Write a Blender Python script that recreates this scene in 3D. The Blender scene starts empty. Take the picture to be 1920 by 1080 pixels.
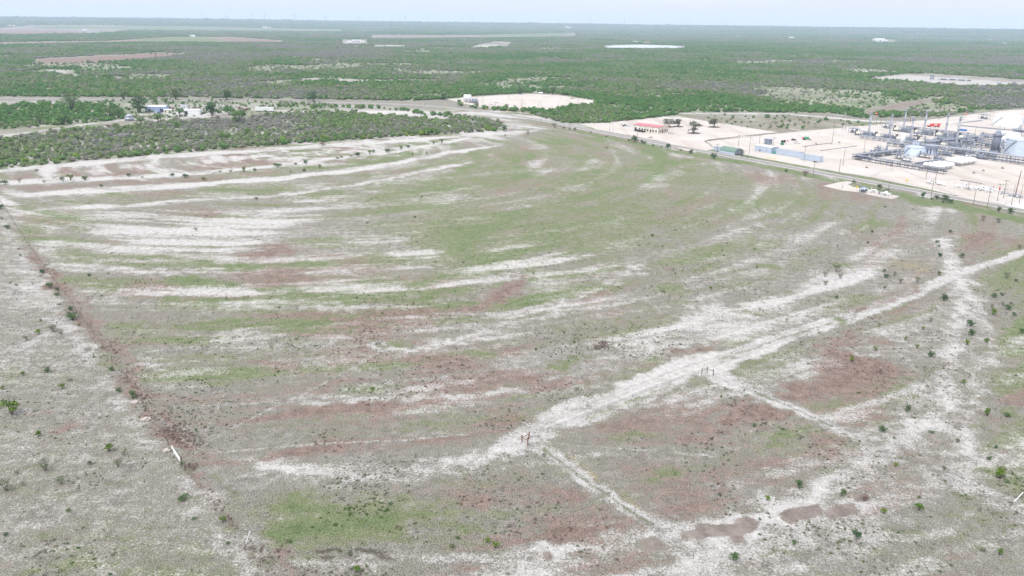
import bpy, bmesh, math, random
import numpy as np
from mathutils import Matrix, Vector
random.seed(7); RNG = np.random.default_rng(11)
S = bpy.context.scene
C = S.collection

# ------------------------------------------------------------------ camera
F_PX, EYE = 1500.0, 100.0                      # focal length for a 1920 px wide frame, drone height in metres
PITCH = math.atan((540 - 43) / F_PX); ROLL = math.atan(24 / 1920)
right = Vector((1, 0, 0)); up = Vector((0, math.sin(PITCH), math.cos(PITCH))); fwd = Vector((0, math.cos(PITCH), -math.sin(PITCH)))
cr = right * math.cos(ROLL) + up * math.sin(ROLL); cu = -right * math.sin(ROLL) + up * math.cos(ROLL)
cam_data = bpy.data.cameras.new('camera'); cam = bpy.data.objects.new('camera', cam_data); C.objects.link(cam)
cam.matrix_world = Matrix(((cr.x, cu.x, -fwd.x, 0), (cr.y, cu.y, -fwd.y, 0), (cr.z, cu.z, -fwd.z, EYE), (0, 0, 0, 1)))
cam_data.sensor_width = 36; cam_data.lens = F_PX * 36 / 1920; cam_data.clip_start = 1; cam_data.clip_end = 80000
S.camera = cam

# ------------------------------------------------------------------ sky, sun, exposure
SUN_EL, SUN_AZ = math.radians(58), math.radians(-142)   # azimuth clockwise from +Y: behind the camera, to the left
w = bpy.data.worlds.new('World'); S.world = w; w.use_nodes = True
nt = w.node_tree; nt.nodes.clear()
def N(tree, typ, **kw):
    n = tree.nodes.new(typ)
    for k, v in kw.items():
        if k == 'ins':
            for a, b in v.items(): n.inputs[a].default_value = b
        else: setattr(n, k, v)
    return n
out = N(nt, 'ShaderNodeOutputWorld'); bg = N(nt, 'ShaderNodeBackground', ins={'Strength': 0.1})
sky = N(nt, 'ShaderNodeTexSky', sky_type='NISHITA', sun_disc=False, sun_elevation=SUN_EL, sun_rotation=SUN_AZ)
sky.air_density = 1.0; sky.dust_density = 1.0; sky.ozone_density = 1.0
tc = N(nt, 'ShaderNodeTexCoord')
sep = N(nt, 'ShaderNodeSeparateXYZ'); nt.links.new(tc.outputs['Generated'], sep.inputs[0])
# cloud layer: direction projected on a plane overhead, so that the streaks run out towards the horizon
zc = N(nt, 'ShaderNodeMath', operation='MAXIMUM', ins={1: 0.0}); nt.links.new(sep.outputs['Z'], zc.inputs[0])
za = N(nt, 'ShaderNodeMath', operation='ADD', ins={1: 0.035}); nt.links.new(zc.outputs[0], za.inputs[0])
dv = N(nt, 'ShaderNodeVectorMath', operation='SCALE')
inv = N(nt, 'ShaderNodeMath', operation='DIVIDE', ins={0: 1.0}); nt.links.new(za.outputs[0], inv.inputs[1])
nt.links.new(tc.outputs['Generated'], dv.inputs[0]); nt.links.new(inv.outputs[0], dv.inputs['Scale'])
cn = N(nt, 'ShaderNodeTexNoise', ins={'Scale': 0.23, 'Detail': 6.0, 'Roughness': 0.55}); nt.links.new(dv.outputs[0], cn.inputs['Vector'])
cr_ = N(nt, 'ShaderNodeMapRange', ins={'From Min': 0.34, 'From Max': 0.6, 'To Min': 0.72, 'To Max': 0.97}); nt.links.new(cn.outputs['Fac'], cr_.inputs['Value'])
mx = N(nt, 'ShaderNodeMix', data_type='RGBA'); zr = N(nt, 'ShaderNodeMapRange', ins={'From Min': 0.0, 'From Max': 1.0, 'To Min': 3.75, 'To Max': 10.5}); nt.links.new(zc.outputs[0], zr.inputs['Value'])   # an overcast sky is brighter overhead
cc = N(nt, 'ShaderNodeVectorMath', operation='SCALE'); cc.inputs[0].default_value = (.99, 1.0, 1.06); nt.links.new(zr.outputs[0], cc.inputs['Scale']); nt.links.new(cc.outputs[0], mx.inputs[7])
nt.links.new(cr_.outputs[0], mx.inputs[0]); nt.links.new(sky.outputs[0], mx.inputs[6])
nt.links.new(mx.outputs[2], bg.inputs['Color']); nt.links.new(bg.outputs[0], out.inputs['Surface'])

sl = bpy.data.lights.new('sun', 'SUN'); sun = bpy.data.objects.new('sun', sl); C.objects.link(sun)
sl.energy = 1.5; sl.angle = math.radians(12); sl.color = (1.0, 0.96, 0.9)
sd = Vector((math.sin(SUN_AZ) * math.cos(SUN_EL), math.cos(SUN_AZ) * math.cos(SUN_EL), math.sin(SUN_EL)))
sun.rotation_euler = sd.to_track_quat('Z', 'Y').to_euler(); sun.location = (0, 0, 300)
vs = S.view_settings; vs.view_transform = 'Standard'; vs.look = 'None'; vs.gamma = 1; vs.use_curve_mapping = False
vs.exposure = 1.14
S.cycles.volume_bounces = 1

# ------------------------------------------------------------------ helpers
def G(px, py, z=0.0):
    """survey helper: the point of the ground (height z) seen at a spot of the 1920x1080 photograph"""
    a, b = px - 960, 540 - py
    d = cr * a + cu * b + fwd * F_PX
    t = (z - EYE) / d.z
    return Vector((d.x * t, d.y * t, z))
def seen_y(P):
    q = Vector(P) - Vector((0, 0, EYE)); return 540 - q.dot(cu) / q.dot(fwd) * F_PX
def seen_x(P):
    q = Vector(P) - Vector((0, 0, EYE)); return 960 + q.dot(cr) / q.dot(fwd) * F_PX
def height_to(b, ytop):
    """height of an upright thing whose foot is at b and whose top reaches the row ytop"""
    lo, hi = 0.0, 60.0
    for _ in range(40):
        m = (lo + hi) / 2
        if seen_y((b.x, b.y, m)) > ytop: lo = m
        else: hi = m
    return lo
def mpp(b):
    """metres per photograph pixel at b"""
    return (Vector(b) - Vector((0, 0, EYE))).dot(fwd) / F_PX

def _h(ix, iy, seed):
    n = (ix.astype(np.int64) * 374761393 + iy.astype(np.int64) * 668265263 + seed * 1442695041) & 0xffffffff
    n = ((n ^ (n >> 13)) * 1274126177) & 0xffffffff
    return ((n ^ (n >> 16)) & 0xffff) / 65535.0
def vnoise(x, y, seed=0):
    ix = np.floor(x); iy = np.floor(y); fx = x - ix; fy = y - iy
    fx = fx * fx * (3 - 2 * fx); fy = fy * fy * (3 - 2 * fy)
    a = _h(ix, iy, seed); b = _h(ix + 1, iy, seed); c = _h(ix, iy + 1, seed); d = _h(ix + 1, iy + 1, seed)
    return (a * (1 - fx) + b * fx) * (1 - fy) + (c * (1 - fx) + d * fx) * fy
def fbm(x, y, seed=0, o=4):
    s = 0; a = 0.5; t = 0
    for k in range(o):
        s = s + a * vnoise(x, y, seed + k * 17); t += a; a *= 0.5; x = x * 2.03; y = y * 2.03
    return s / t
def sstep(a, b, x):
    t = np.clip((x - a) / (b - a), 0, 1); return t * t * (3 - 2 * t)
def poly_sdf(x, y, poly):
    """signed distance, positive inside"""
    P = np.asarray(poly, float); Q = np.roll(P, -1, 0)
    best = np.full(x.shape, 1e18); ins = np.zeros(x.shape, bool)
    for (ax, ay), (bx, by) in zip(P, Q):
        ex, ey = bx - ax, by - ay; L = ex * ex + ey * ey + 1e-12
        t = np.clip(((x - ax) * ex + (y - ay) * ey) / L, 0, 1)
        dx = x - ax - t * ex; dy = y - ay - t * ey
        best = np.minimum(best, dx * dx + dy * dy)
        c = (ay > y) != (by > y)
        with np.errstate(divide='ignore', invalid='ignore'):
            ins ^= c & (x < ex * (y - ay) / (by - ay if by != ay else 1e-12) + ax)
    d = np.sqrt(best); return np.where(ins, d, -d)
def land(px, py):
    """like G, but on the rising land far out"""
    g = G(px, py)
    if g.y < 2200: return g
    z = 0.0
    for _ in range(14): z = z * .5 + .5 * min(float(terrain(np.array([g.x]), np.array([g.y]))[0]), 72.0); g = G(px, py, z)
    return g
def W2(pts): return [(g.x, g.y) for g in (land(a, b) for a, b in pts)]
def terrain(x, y):
    r = np.hypot(x, y); th = np.arctan2(x, y)
    big = fbm(x / 2600 + 9.2, y / 2600 + 3.1, 41, 3) - 0.5
    z = sstep(2200, 6000, r) * big * 26
    ridge = sstep(8500, 16500, r) * (101 + 10 * (fbm(th * 14 + 5, r / 9000, 43, 3) - 0.5))
    return z * (1 - sstep(9000, 15000, r) * 0.7) + ridge
def ribbon(pts):
    """outline of a strip on the ground; pts = (px, py, half width in pixels)"""
    L, R = [], []
    for i, p in enumerate(pts):
        a = pts[max(i - 1, 0)]; b = pts[min(i + 1, len(pts) - 1)]
        tx, ty = b[0] - a[0], b[1] - a[1]; l = math.hypot(tx, ty) or 1
        nx, ny = -ty / l, tx / l
        L.append((p[0] + nx * p[2], p[1] + ny * p[2])); R.append((p[0] - nx * p[2], p[1] - ny * p[2]))
    return W2(L + R[::-1])
def oval(cx, cy, rx, ry, tilt=0):
    c, s = math.cos(math.radians(tilt)), math.sin(math.radians(tilt))
    return W2([(cx + rx * math.cos(t) * c - ry * math.sin(t) * s, cy + rx * math.cos(t) * s + ry * math.sin(t) * c) for t in [k * math.pi / 7 for k in range(14)]])

class MB:
    """collects shapes, links them as ONE mesh object"""
    def __init__(s): s.v = []; s.f = []; s.sm = []
    def add(s, v, f, smooth=False):
        o = len(s.v); s.v += [tuple(p) for p in v]; s.f += [tuple(i + o for i in q) for q in f]; s.sm += [smooth] * len(f); return s
    def box(s, x0, y0, z0, x1, y1, z1, taper=0.0):
        t = taper
        return s.add([(x0, y0, z0), (x1, y0, z0), (x1, y1, z0), (x0, y1, z0), (x0 + t, y0 + t, z1), (x1 - t, y0 + t, z1), (x1 - t, y1 - t, z1), (x0 + t, y1 - t, z1)],
                     [(3, 2, 1, 0), (4, 5, 6, 7), (0, 1, 5, 4), (1, 2, 6, 5), (2, 3, 7, 6), (3, 0, 4, 7)])
    def tube(s, a, b, r0, r1=None, n=8, caps=True):
        a, b = Vector(a), Vector(b); r1 = r0 if r1 is None else r1
        d = (b - a).normalized(); q = d.to_track_quat('Z', 'Y'); X = q @ Vector((1, 0, 0)); Y = q @ Vector((0, 1, 0))
        v = [a + (X * math.cos(k * 2 * math.pi / n) + Y * math.sin(k * 2 * math.pi / n)) * r0 for k in range(n)] + [b + (X * math.cos(k * 2 * math.pi / n) + Y * math.sin(k * 2 * math.pi / n)) * r1 for k in range(n)]
        f = [(k, (k + 1) % n, n + (k + 1) % n, n + k) for k in range(n)]
        s.add(v, f, n > 6)
        if caps: s.add(v, [tuple(range(n))[::-1], tuple(range(n, 2 * n))])
        return s
    def path(s, pts, r, n=6):
        for a, b in zip(pts, pts[1:]): s.tube(a, b, r, n=n)
        return s
    def lathe(s, prof, n=28, c=(0, 0, 0), smooth=True):
        """prof = (r, z) pairs"""
        v = []; f = []
        for r, z in prof: v += [(c[0] + r * math.cos(k * 2 * math.pi / n), c[1] + r * math.sin(k * 2 * math.pi / n), c[2] + z) for k in range(n)]
        for j in range(len(prof) - 1):
            for k in range(n): f.append((j * n + k, j * n + (k + 1) % n, (j + 1) * n + (k + 1) % n, (j + 1) * n + k))
        f.append(tuple(range(n))[::-1]); f.append(tuple((len(prof) - 1) * n + k for k in range(n)))
        return s.add(v, f, smooth)
    def capsule(s, a, b, r, n=14):
        a, b = Vector(a), Vector(b); d = (b - a).normalized(); q = d.to_track_quat('Z', 'Y'); X = q @ Vector((1, 0, 0)); Y = q @ Vector((0, 1, 0))
        rings = [(a - d * r * .95 * math.cos(t), r * math.sin(t)) for t in (0.15, .6, 1.05, math.pi / 2)] + [(b + d * r * .95 * math.cos(t), r * math.sin(t)) for t in (math.pi / 2, 1.05, .6, .15)]
        v = []; f = []
        for c, rr in rings: v += [c + (X * math.cos(k * 2 * math.pi / n) + Y * math.sin(k * 2 * math.pi / n)) * rr for k in range(n)]
        for j in range(len(rings) - 1):
            for k in range(n): f.append((j * n + k, j * n + (k + 1) % n, (j + 1) * n + (k + 1) % n, (j + 1) * n + k))
        f.append(tuple(range(n))[::-1]); f.append(tuple((len(rings) - 1) * n + k for k in range(n)))
        return s.add(v, f, True)
    def prism(s, prof, y0, y1):
        """profile in x,z extruded along y"""
        n = len(prof); v = [(x, y0, z) for x, z in prof] + [(x, y1, z) for x, z in prof]
        return s.add(v, [(k, (k + 1) % n, n + (k + 1) % n, n + k) for k in range(n)] + [tuple(range(n))[::-1], tuple(range(n, 2 * n))])
    def mesh(s, name, m):
        me = bpy.data.meshes.new(name); me.from_pydata(s.v, [], s.f)
        me.polygons.foreach_set('use_smooth', s.sm); me.materials.append(m); me.update(); return me
    def build(s, name, m, parent=None):
        o = bpy.data.objects.new(name, s.mesh(name, m)); C.objects.link(o)
        if parent: o.parent = parent
        return o
def tag(o, label=None, cat=None, group=None, kind=None):
    for k, v in (('label', label), ('category', cat), ('group', group), ('kind', kind)):
        if v: o[k] = v
    return o
def thing(name, label, cat, loc, rz=0.0, group=None):
    o = bpy.data.objects.new(name, None); o.empty_display_size = 0.5; C.objects.link(o); o.location = loc; o.rotation_euler = (0, 0, rz)
    return tag(o, label, cat, group)
def share(name, me, parent=None, loc=(0, 0, 0), rz=0.0, sc=1.0):
    o = bpy.data.objects.new(name, me); C.objects.link(o); o.location = loc; o.rotation_euler = (0, 0, rz); o.scale = (sc, sc, sc) if not isinstance(sc, tuple) else sc
    if parent: o.parent = parent
    return o
def dup(root, loc, rz=None, label=None, group=None, sc=None):
    r = root.copy(); C.objects.link(r); r.location = loc
    if rz is not None: r.rotation_euler = (0, 0, rz)
    if sc is not None: r.scale = (sc, sc, sc)
    if label: r['label'] = label
    if group: r['group'] = group
    for ch in list(root.children):
        c = ch.copy(); C.objects.link(c); c.parent = r
        for g in ch.children:
            d = g.copy(); C.objects.link(d); d.parent = c
    return r

# ------------------------------------------------------------------ materials
def mat(name, col, rough=0.8, metal=0.0, var=0.15, scale=1.5, spec=0.3, obj_var=0.0):
    m = bpy.data.materials.new(name); m.use_nodes = True; t = m.node_tree; b = t.nodes['Principled BSDF']
    b.inputs['Roughness'].default_value = rough; b.inputs['Metallic'].default_value = metal; b.inputs['Specular IOR Level'].default_value = spec
    g = N(t, 'ShaderNodeTexCoord'); n = N(t, 'ShaderNodeTexNoise', ins={'Scale': scale, 'Detail': 5.0, 'Roughness': 0.65}); t.links.new(g.outputs['Object'], n.inputs['Vector'])
    r = N(t, 'ShaderNodeMapRange', ins={'From Min': 0.3, 'From Max': 0.7, 'To Min': 1 - var, 'To Max': 1 + var}); t.links.new(n.outputs['Fac'], r.inputs['Value'])
    fac = r.outputs[0]
    if obj_var:
        oi = N(t, 'ShaderNodeObjectInfo'); q = N(t, 'ShaderNodeMapRange', ins={'To Min': 1 - obj_var, 'To Max': 1 + obj_var}); t.links.new(oi.outputs['Random'], q.inputs['Value'])
        mu = N(t, 'ShaderNodeMath', operation='MULTIPLY'); t.links.new(fac, mu.inputs[0]); t.links.new(q.outputs[0], mu.inputs[1]); fac = mu.outputs[0]
    v = N(t, 'ShaderNodeVectorMath', operation='SCALE'); v.inputs[0].default_value = col[:3]; t.links.new(fac, v.inputs['Scale'])
    t.links.new(v.outputs[0], b.inputs['Base Color']); return m
def leaf_mat(name, cols, attr=None):
    """foliage: colour ramp driven by the plant's own random number (or the scatter's tone), plus patches inside the crown"""
    m = bpy.data.materials.new(name); m.use_nodes = True; t = m.node_tree; b = t.nodes['Principled BSDF']
    b.inputs['Roughness'].default_value = 0.7; b.inputs['Specular IOR Level'].default_value = 0.2
    if attr: a = N(t, 'ShaderNodeAttribute', attribute_type='INSTANCER', attribute_name=attr); src = a.outputs['Fac']
    else: a = N(t, 'ShaderNodeObjectInfo'); src = a.outputs['Random']
    g = N(t, 'ShaderNodeTexCoord'); n = N(t, 'ShaderNodeTexNoise', ins={'Scale': 5.0, 'Detail': 3.0}); t.links.new(g.outputs['Object'], n.inputs['Vector'])
    ad = N(t, 'ShaderNodeMath', operation='MULTIPLY_ADD', ins={1: 0.5, 2: -0.25}); t.links.new(n.outputs['Fac'], ad.inputs[0])
    su = N(t, 'ShaderNodeMath', operation='ADD', use_clamp=True); t.links.new(ad.outputs[0], su.inputs[0]); t.links.new(src, su.inputs[1])
    rp = N(t, 'ShaderNodeValToRGB'); e = rp.color_ramp.elements
    while len(e) < len(cols): e.new(0.5)
    for k, c in enumerate(cols): e[k].position = k / (len(cols) - 1); e[k].color = (*c, 1)
    t.links.new(su.outputs[0], rp.inputs[0]); t.links.new(rp.outputs[0], b.inputs['Base Color'])
    tr = N(t, 'ShaderNodeBsdfTranslucent'); t.links.new(rp.outputs[0], tr.inputs['Color']); ms = N(t, 'ShaderNodeMixShader', ins={0: 0.25})   # thin leaves let light through
    t.links.new(b.outputs[0], ms.inputs[1]); t.links.new(tr.outputs[0], ms.inputs[2]); t.links.new(ms.outputs[0], t.nodes['Material Output'].inputs['Surface'])
    return m
M = {
 'asphalt': mat('asphalt', (.19, .187, .19), .9, var=.12, scale=.3), 'paint': mat('road_paint', (.75, .75, .72), .7), 'yellow_paint': mat('yellow_road_paint', (.6, .42, .08), .7),
 'gravel': mat('caliche_gravel', (.36, .345, .33), .95, var=.18, scale=.12), 'pad': None,
 'steel': mat('grey_painted_steel', (.20, .225, .28), .5, .1, .18, .6), 'steel_dark': mat('dark_steel', (.13, .14, .165), .55, .2, .25, 1.0), 'galv': mat('galvanised_steel', (.30, .32, .36), .45, .2, .15, .8),
 'bluegrey': mat('blue_grey_paint', (.40, .46, .55), .5, 0, .1, .25), 'greytank': mat('grey_tank_paint', (.33, .38, .45), .5, 0, .1, .2),
 'white': mat('white_paint', (.64, .65, .66), .4, 0, .05, .3), 'cream': mat('cream_panel', (.62, .58, .50), .6, 0, .06, .4), 'black': mat('black_paint', (.012, .012, .014), .5),
 'red': mat('red_paint', (.5, .05, .045), .5, 0, .1), 'redroof': mat('red_metal_roof', (.42, .12, .145), .5, 0, .08, .5), 'rust': mat('rusty_steel', (.16, .06, .035), .9, 0, .4, 1.5),
 'blue': mat('blue_paint', (.06, .16, .5), .5), 'teal': mat('teal_paint', (.10, .38, .36), .5), 'green': mat('green_paint', (.03, .22, .12), .5), 'greencanvas': mat('pale_green_canvas', (.13, .20, .165), .8, 0, .2, .5), 'yellow': mat('yellow_paint', (.75, .5, .06), .5), 'orange': mat('orange_beacon', (.8, .18, .1), .5),
 'wood': mat('weathered_wood', (.16, .125, .10), .9, 0, .3, 3), 'bark': mat('bark', (.10, .085, .07), .95, 0, .3, 4), 'deadwood': mat('dead_twigs', (.17, .145, .13), .95, 0, .3, 4),
 'glass': mat('dark_glass', (.02, .025, .03), .15, 0, .05, spec=.6), 'rubber': mat('tyre_rubber', (.02, .02, .02), .85), 'chrome': mat('bright_pipe', (.7, .71, .72), .35, .4, .1),
 'corr': mat('pale_blue_sheet_metal', (.30, .38, .55), .45, .1, .12, .4), 'stone': mat('pale_rubble', (.36, .32, .29), .9, 0, .3, 2), 'turbine': mat('turbine_white', (.20, .22, .26), .5),
 'lf_bright': leaf_mat('leaves_bright', [(.075, .16, .02), (.115, .20, .02), (.15, .23, .022)]), 'lf_dark': leaf_mat('leaves_dark', [(.04, .10, .035), (.065, .13, .04), (.085, .15, .05)]),
 'lf_grey': leaf_mat('leaves_grey_green', [(.10, .13, .07), (.13, .16, .085), (.15, .17, .10)]), 'lf_oak': leaf_mat('oak_leaves', [(.105, .12, .09), (.125, .14, .105), (.14, .15, .115)]),
 'lf_dead': leaf_mat('dry_brown_leaves', [(.13, .085, .07), (.16, .105, .085), (.18, .12, .10)]), 'lf_tree': leaf_mat('tree_leaves', [(.045, .10, .035), (.07, .13, .045), (.09, .15, .05)]),
 'lf_brush': leaf_mat('brush_leaves', [(.08, .185, .048), (.125, .215, .062), (.168, .222, .098), (.20, .22, .155), (.21, .213, .19)], 'tone'),
 'lf_thicket': leaf_mat('thicket_leaves', [(.085, .19, .05), (.12, .21, .07), (.155, .215, .10)]), 'lf_thgrey': leaf_mat('grey_thicket_leaves', [(.175, .205, .13), (.205, .22, .155), (.23, .23, .18)]), 'lf_thyel': leaf_mat('yellow_green_thicket_leaves', [(.12, .22, .03), (.15, .23, .035), (.18, .235, .05)]),
}
# ------------------------------------------------------------------ the ground: one sheet, with survey maps of what grows where
angs = np.concatenate([np.radians(np.arange(-37, 37.01, 0.16)), np.radians(np.arange(40, 321, 5.0))])
rings = np.concatenate([[25, 50, 75, 92], 100 * np.exp(np.arange(0, math.log(3), 0.003)), 300 * np.exp(np.arange(0.003, math.log(13 / 3), 0.006)), 1300 * np.exp(np.arange(0.02, math.log(20), 0.021)), [27000]])
A, R_ = np.meshgrid(angs, rings); X = (np.sin(A) * R_).ravel(); Y = (np.cos(A) * R_).ravel(); RR = R_.ravel()
TH = A.ravel()
Z = terrain(X, Y)

# the maps.  (channel, strength, softness, outline); channel: w bare caliche, g green grass, b rusty dry grass, y yellow grass, d dark burnt/mossy
MAPS = []
def s_(ch, st, so, pts): MAPS.append((ch, st, so, ribbon(pts)))
def p_(ch, st, so, pts): MAPS.append((ch, st, so, W2(pts)))
def o_(ch, st, so, *a): MAPS.append((ch, st, so, oval(*a)))
# broad tones
p_('g', .55, 6, [(20, 380), (600, 335), (1050, 245), (1300, 300), (1560, 352), (1640, 380), (1480, 410), (1350, 440), (1250, 520), (1150, 540), (1000, 480), (830, 430), (640, 385), (480, 380), (330, 405), (130, 420), (230, 480), (90, 480), (60, 440)])
p_('w', .30, 7, [(640, 400), (830, 365), (1000, 345), (1080, 360), (900, 430), (760, 470)])
p_('g', .5, 6, [(0, 330), (250, 345), (600, 305), (1000, 246), (1050, 243), (900, 285), (600, 340), (0, 380)])
p_('g', .25, 4, [(0, 520), (110, 510), (300, 790), (500, 1090), (0, 1090)])
p_('w', .42, 5, [(0, 500), (110, 500), (300, 800), (480, 1085), (0, 1085)])
p_('b', .42, 5, [(390, 770), (520, 740), (700, 752), (1000, 742), (1190, 708), (1100, 755), (960, 805), (860, 832), (600, 815), (430, 835)])
p_('b', .45, 5, [(430, 700), (620, 680), (900, 700), (1160, 680), (1200, 700), (1000, 740), (700, 740), (520, 735)])
p_('b', .33, 5, [(150, 500), (260, 510), (330, 560), (420, 600), (350, 680), (450, 760), (380, 820), (300, 740), (220, 640), (160, 560)])
p_('w', .45, 5, [(1250, 470), (1420, 420), (1560, 420), (1600, 470), (1500, 560), (1600, 600), (1380, 680), (1260, 690), (1180, 640), (1150, 560)])
p_('w', .62, 5, [(1560, 820), (1700, 700), (1800, 560), (1850, 560), (1870, 760), (1820, 880), (1600, 1000), (1300, 1075), (1000, 1070), (1200, 1010), (1400, 940)])
p_('g', .35, 5, [(1800, 900), (1920, 860), (1920, 1080), (1480, 1085), (1620, 1010), (1740, 960)])
p_('b', .25, 5, [(1560, 390), (1920, 410), (1920, 520), (1800, 510), (1700, 560), (1560, 480)])
p_('g', .35, 4, [(1850, 560), (1920, 540), (1920, 820), (1840, 780), (1870, 660)])
# tracks and streaks along the far side
s_('w', .95, .7, [(-60, 326, 4), (0, 321, 4), (83, 313, 5), (202, 302, 5), (333, 292, 4), (467, 283, 4), (633, 272, 3.5), (740, 265, 3), (833, 257, 3), (957, 248, 2.2), (1010, 244, 1)])
s_('w', .9, .6, [(-40, 341, 5), (50, 342, 6), (133, 337, 4), (267, 332, 4), (367, 325, 4), (467, 317, 3.5), (567, 305, 3.5), (640, 295, 3), (723, 287, 3), (807, 273, 3), (893, 256, 2.5), (1000, 246, 1.5)])
s_('b', .6, 1.2, [(30, 353, 5), (200, 348, 5), (380, 336, 5), (520, 322, 4)])
s_('w', .95, .7, [(20, 367, 3), (133, 360, 6), (267, 353, 6), (367, 348, 5), (433, 340, 4), (500, 337, 4), (567, 328, 4), (640, 322, 5), (740, 307, 4), (807, 293, 4), (907, 277, 2), (940, 272, 1)])
s_('w', .5, .8, [(260, 362, 2), (400, 352, 2), (560, 338, 2)])
o_('w', .95, .7, 5, 377, 36, 8, 14)
s_('w', .85, .8, [(63, 393, 2), (167, 388, 4), (233, 387, 4), (317, 379, 3.5), (383, 375, 3), (483, 371, 2), (567, 360, 2), (640, 351, 2.5), (730, 334, 2.5), (773, 325, 3), (840, 313, 3), (890, 303, 1.5)])
s_('w', .6, .8, [(700, 345, 2), (790, 330, 2), (860, 318, 2), (950, 303, 1.5)])
s_('w', .75, .9, [(130, 424, 2), (150, 422, 4), (190, 427, 3), (260, 426, 2)])
s_('w', .5, 1, [(140, 398, 3), (210, 401, 3), (310, 402, 2)])
s_('w', .5, 1, [(880, 330, 3), (1000, 318, 4), (1060, 322, 3)])
s_('b', .6, 1.4, [(210, 396, 3), (330, 388, 6), (390, 392, 5), (420, 398, 2)])
# the broad bare area
p_('w', .72, 3, [(310, 420), (430, 408), (560, 411), (660, 430), (740, 430), (800, 447), (740, 485), (640, 492), (440, 497), (300, 478), (160, 470), (150, 455), (215, 440)])
p_('w', .45, 4, [(560, 400), (700, 395), (830, 430), (840, 450), (720, 490), (600, 440)])
o_('b', .85, 1.6, 510, 470, 70, 11, -4)
o_('b', .5, 1.6, 205, 455, 28, 4); o_('b', .5, 1.6, 560, 425, 50, 6, -8)
s_('w', .7, 1.2, [(95, 498, 4), (200, 503, 6), (300, 507, 6), (383, 513, 5), (467, 524, 3)])
s_('w', .6, 1.5, [(720, 505, 3), (800, 490, 7), (850, 478, 6), (900, 460, 4)])
s_('g', .8, 1.4, [(110, 488, 4), (233, 482, 6), (333, 487, 8), (433, 500, 8), (540, 497, 5), (640, 500, 3)])
p_('b', .62, 2, [(400, 515), (520, 505), (640, 498), (800, 500), (870, 490), (840, 510), (760, 525), (640, 530), (500, 540), (420, 530)])
s_('w', .55, 1, [(640, 515, 3), (720, 520, 3), (830, 500, 3), (880, 480, 2)])
p_('g', .85, 2.5, [(800, 465), (880, 430), (960, 395), (1000, 380), (1060, 370), (960, 430), (880, 490), (810, 530), (740, 545), (760, 520), (840, 490)])
p_('g', .8, 3, [(640, 400), (740, 372), (860, 345), (960, 322), (830, 340), (700, 365)])
for a in [(383, 530, 70, 11, 4), (533, 543, 60, 9, 3), (320, 560, 20, 5), (383, 580, 30, 6), (483, 582, 28, 5), (417, 603, 60, 9), (567, 613, 45, 8), (243, 607, 24, 6), (187, 547, 26, 7, 10), (150, 430, 24, 5), (140, 440, 18, 3), (60, 430, 12, 7), (135, 473, 18, 4), (770, 558, 55, 7, -4), (650, 625, 30, 6), (740, 640, 28, 5), (690, 725, 60, 8, -4), (860, 600, 40, 8, -10), (700, 480, 25, 6), (830, 462, 22, 5), (1010, 360, 20, 4), (1090, 330, 50, 5, -12), (1240, 310, 70, 10, -8), (960, 750, 18, 5), (550, 640, 40, 5), (1060, 680, 50, 8, -10)]:
    o_('g', .85, 1.3, *a)
o_('g', 1.0, 1.2, 343, 637, 42, 8, -3); o_('g', .95, 1.2, 440, 690, 40, 6); o_('g', .9, 1.2, 390, 720, 30, 6)
for a in [(870, 318, 60, 8, -14), (1000, 355, 30, 4), (1120, 350, 90, 8, -20), (1180, 330, 60, 6, -22), (1290, 340, 60, 8, -20), (1200, 410, 110, 10, -24), (1330, 400, 40, 6, -15), (1400, 470, 30, 6), (1460, 545, 26, 6), (1410, 580, 40, 7, 12), (1355, 600, 30, 6), (1290, 570, 30, 9), (1250, 540, 40, 9), (1440, 500, 36, 5), (1600, 560, 24, 8, 20), (1570, 500, 30, 9), (1650, 420, 40, 9), (1480, 420, 50, 6, -10), (1220, 580, 40, 6), (1170, 620, 30, 6, -10), (1090, 635, 24, 6), (1020, 645, 30, 5), (960, 635, 22, 5), (900, 665, 40, 6)]:
    o_('g', .75, 1.5, *a)
# white terraces of the middle ground
s_('w', .6, 1.4, [(180, 558, 3), (300, 575, 5), (420, 586, 4), (500, 572, 5), (633, 581, 6), (740, 578, 6), (797, 572, 3), (850, 555, 2)])
s_('w', .75, 1.4, [(420, 630, 4), (567, 640, 5), (640, 647, 5), (773, 650, 6), (857, 638, 9), (923, 621, 10), (1007, 594, 9), (1057, 574, 9), (1090, 556, 7), (1157, 520, 8), (1190, 503, 10), (1200, 497, 4)])
s_('w', .65, 1.4, [(1060, 655, 5), (1075, 640, 5), (1090, 598, 6), (1157, 562, 6), (1187, 541, 5)])
s_('w', .65, 1.2, [(873, 530, 3), (957, 520, 4), (990, 494, 7), (1040, 480, 6), (1030, 500, 4)])
s_('w', .6, 1.2, [(880, 548, 2), (950, 520, 2), (1000, 490, 2)])
p_('b', .9, 1.6, [(800, 590), (870, 565), (940, 535), (985, 513), (1000, 530), (960, 555), (930, 575), (860, 590), (820, 598)])
o_('b', .6, 1.6, 1200, 530, 34, 10, -20); o_('b', .6, 1.6, 1160, 590, 40, 8, -8); o_('b', .6, 1.6, 990, 650, 55, 8); o_('b', .55, 1.6, 1120, 610, 36, 7); o_('b', .6, 1.5, 740, 600, 50, 8, -4); o_('b', .6, 1.4, 1245, 505, 40, 8, 10)
s_('w', .62, 1.2, [(440, 655, 4), (560, 648, 4), (640, 650, 6)]); s_('w', .5, 1.4, [(300, 660, 5), (480, 650, 7), (620, 690, 5), (700, 690, 4)])
s_('w', .8, 1.0, [(520, 750, 2), (640, 752, 6), (720, 748, 5), (820, 742, 7), (930, 738, 6), (1000, 736, 2)])
s_('w', .55, 1.2, [(640, 730, 4), (740, 715, 5), (860, 712, 4)])
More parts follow.
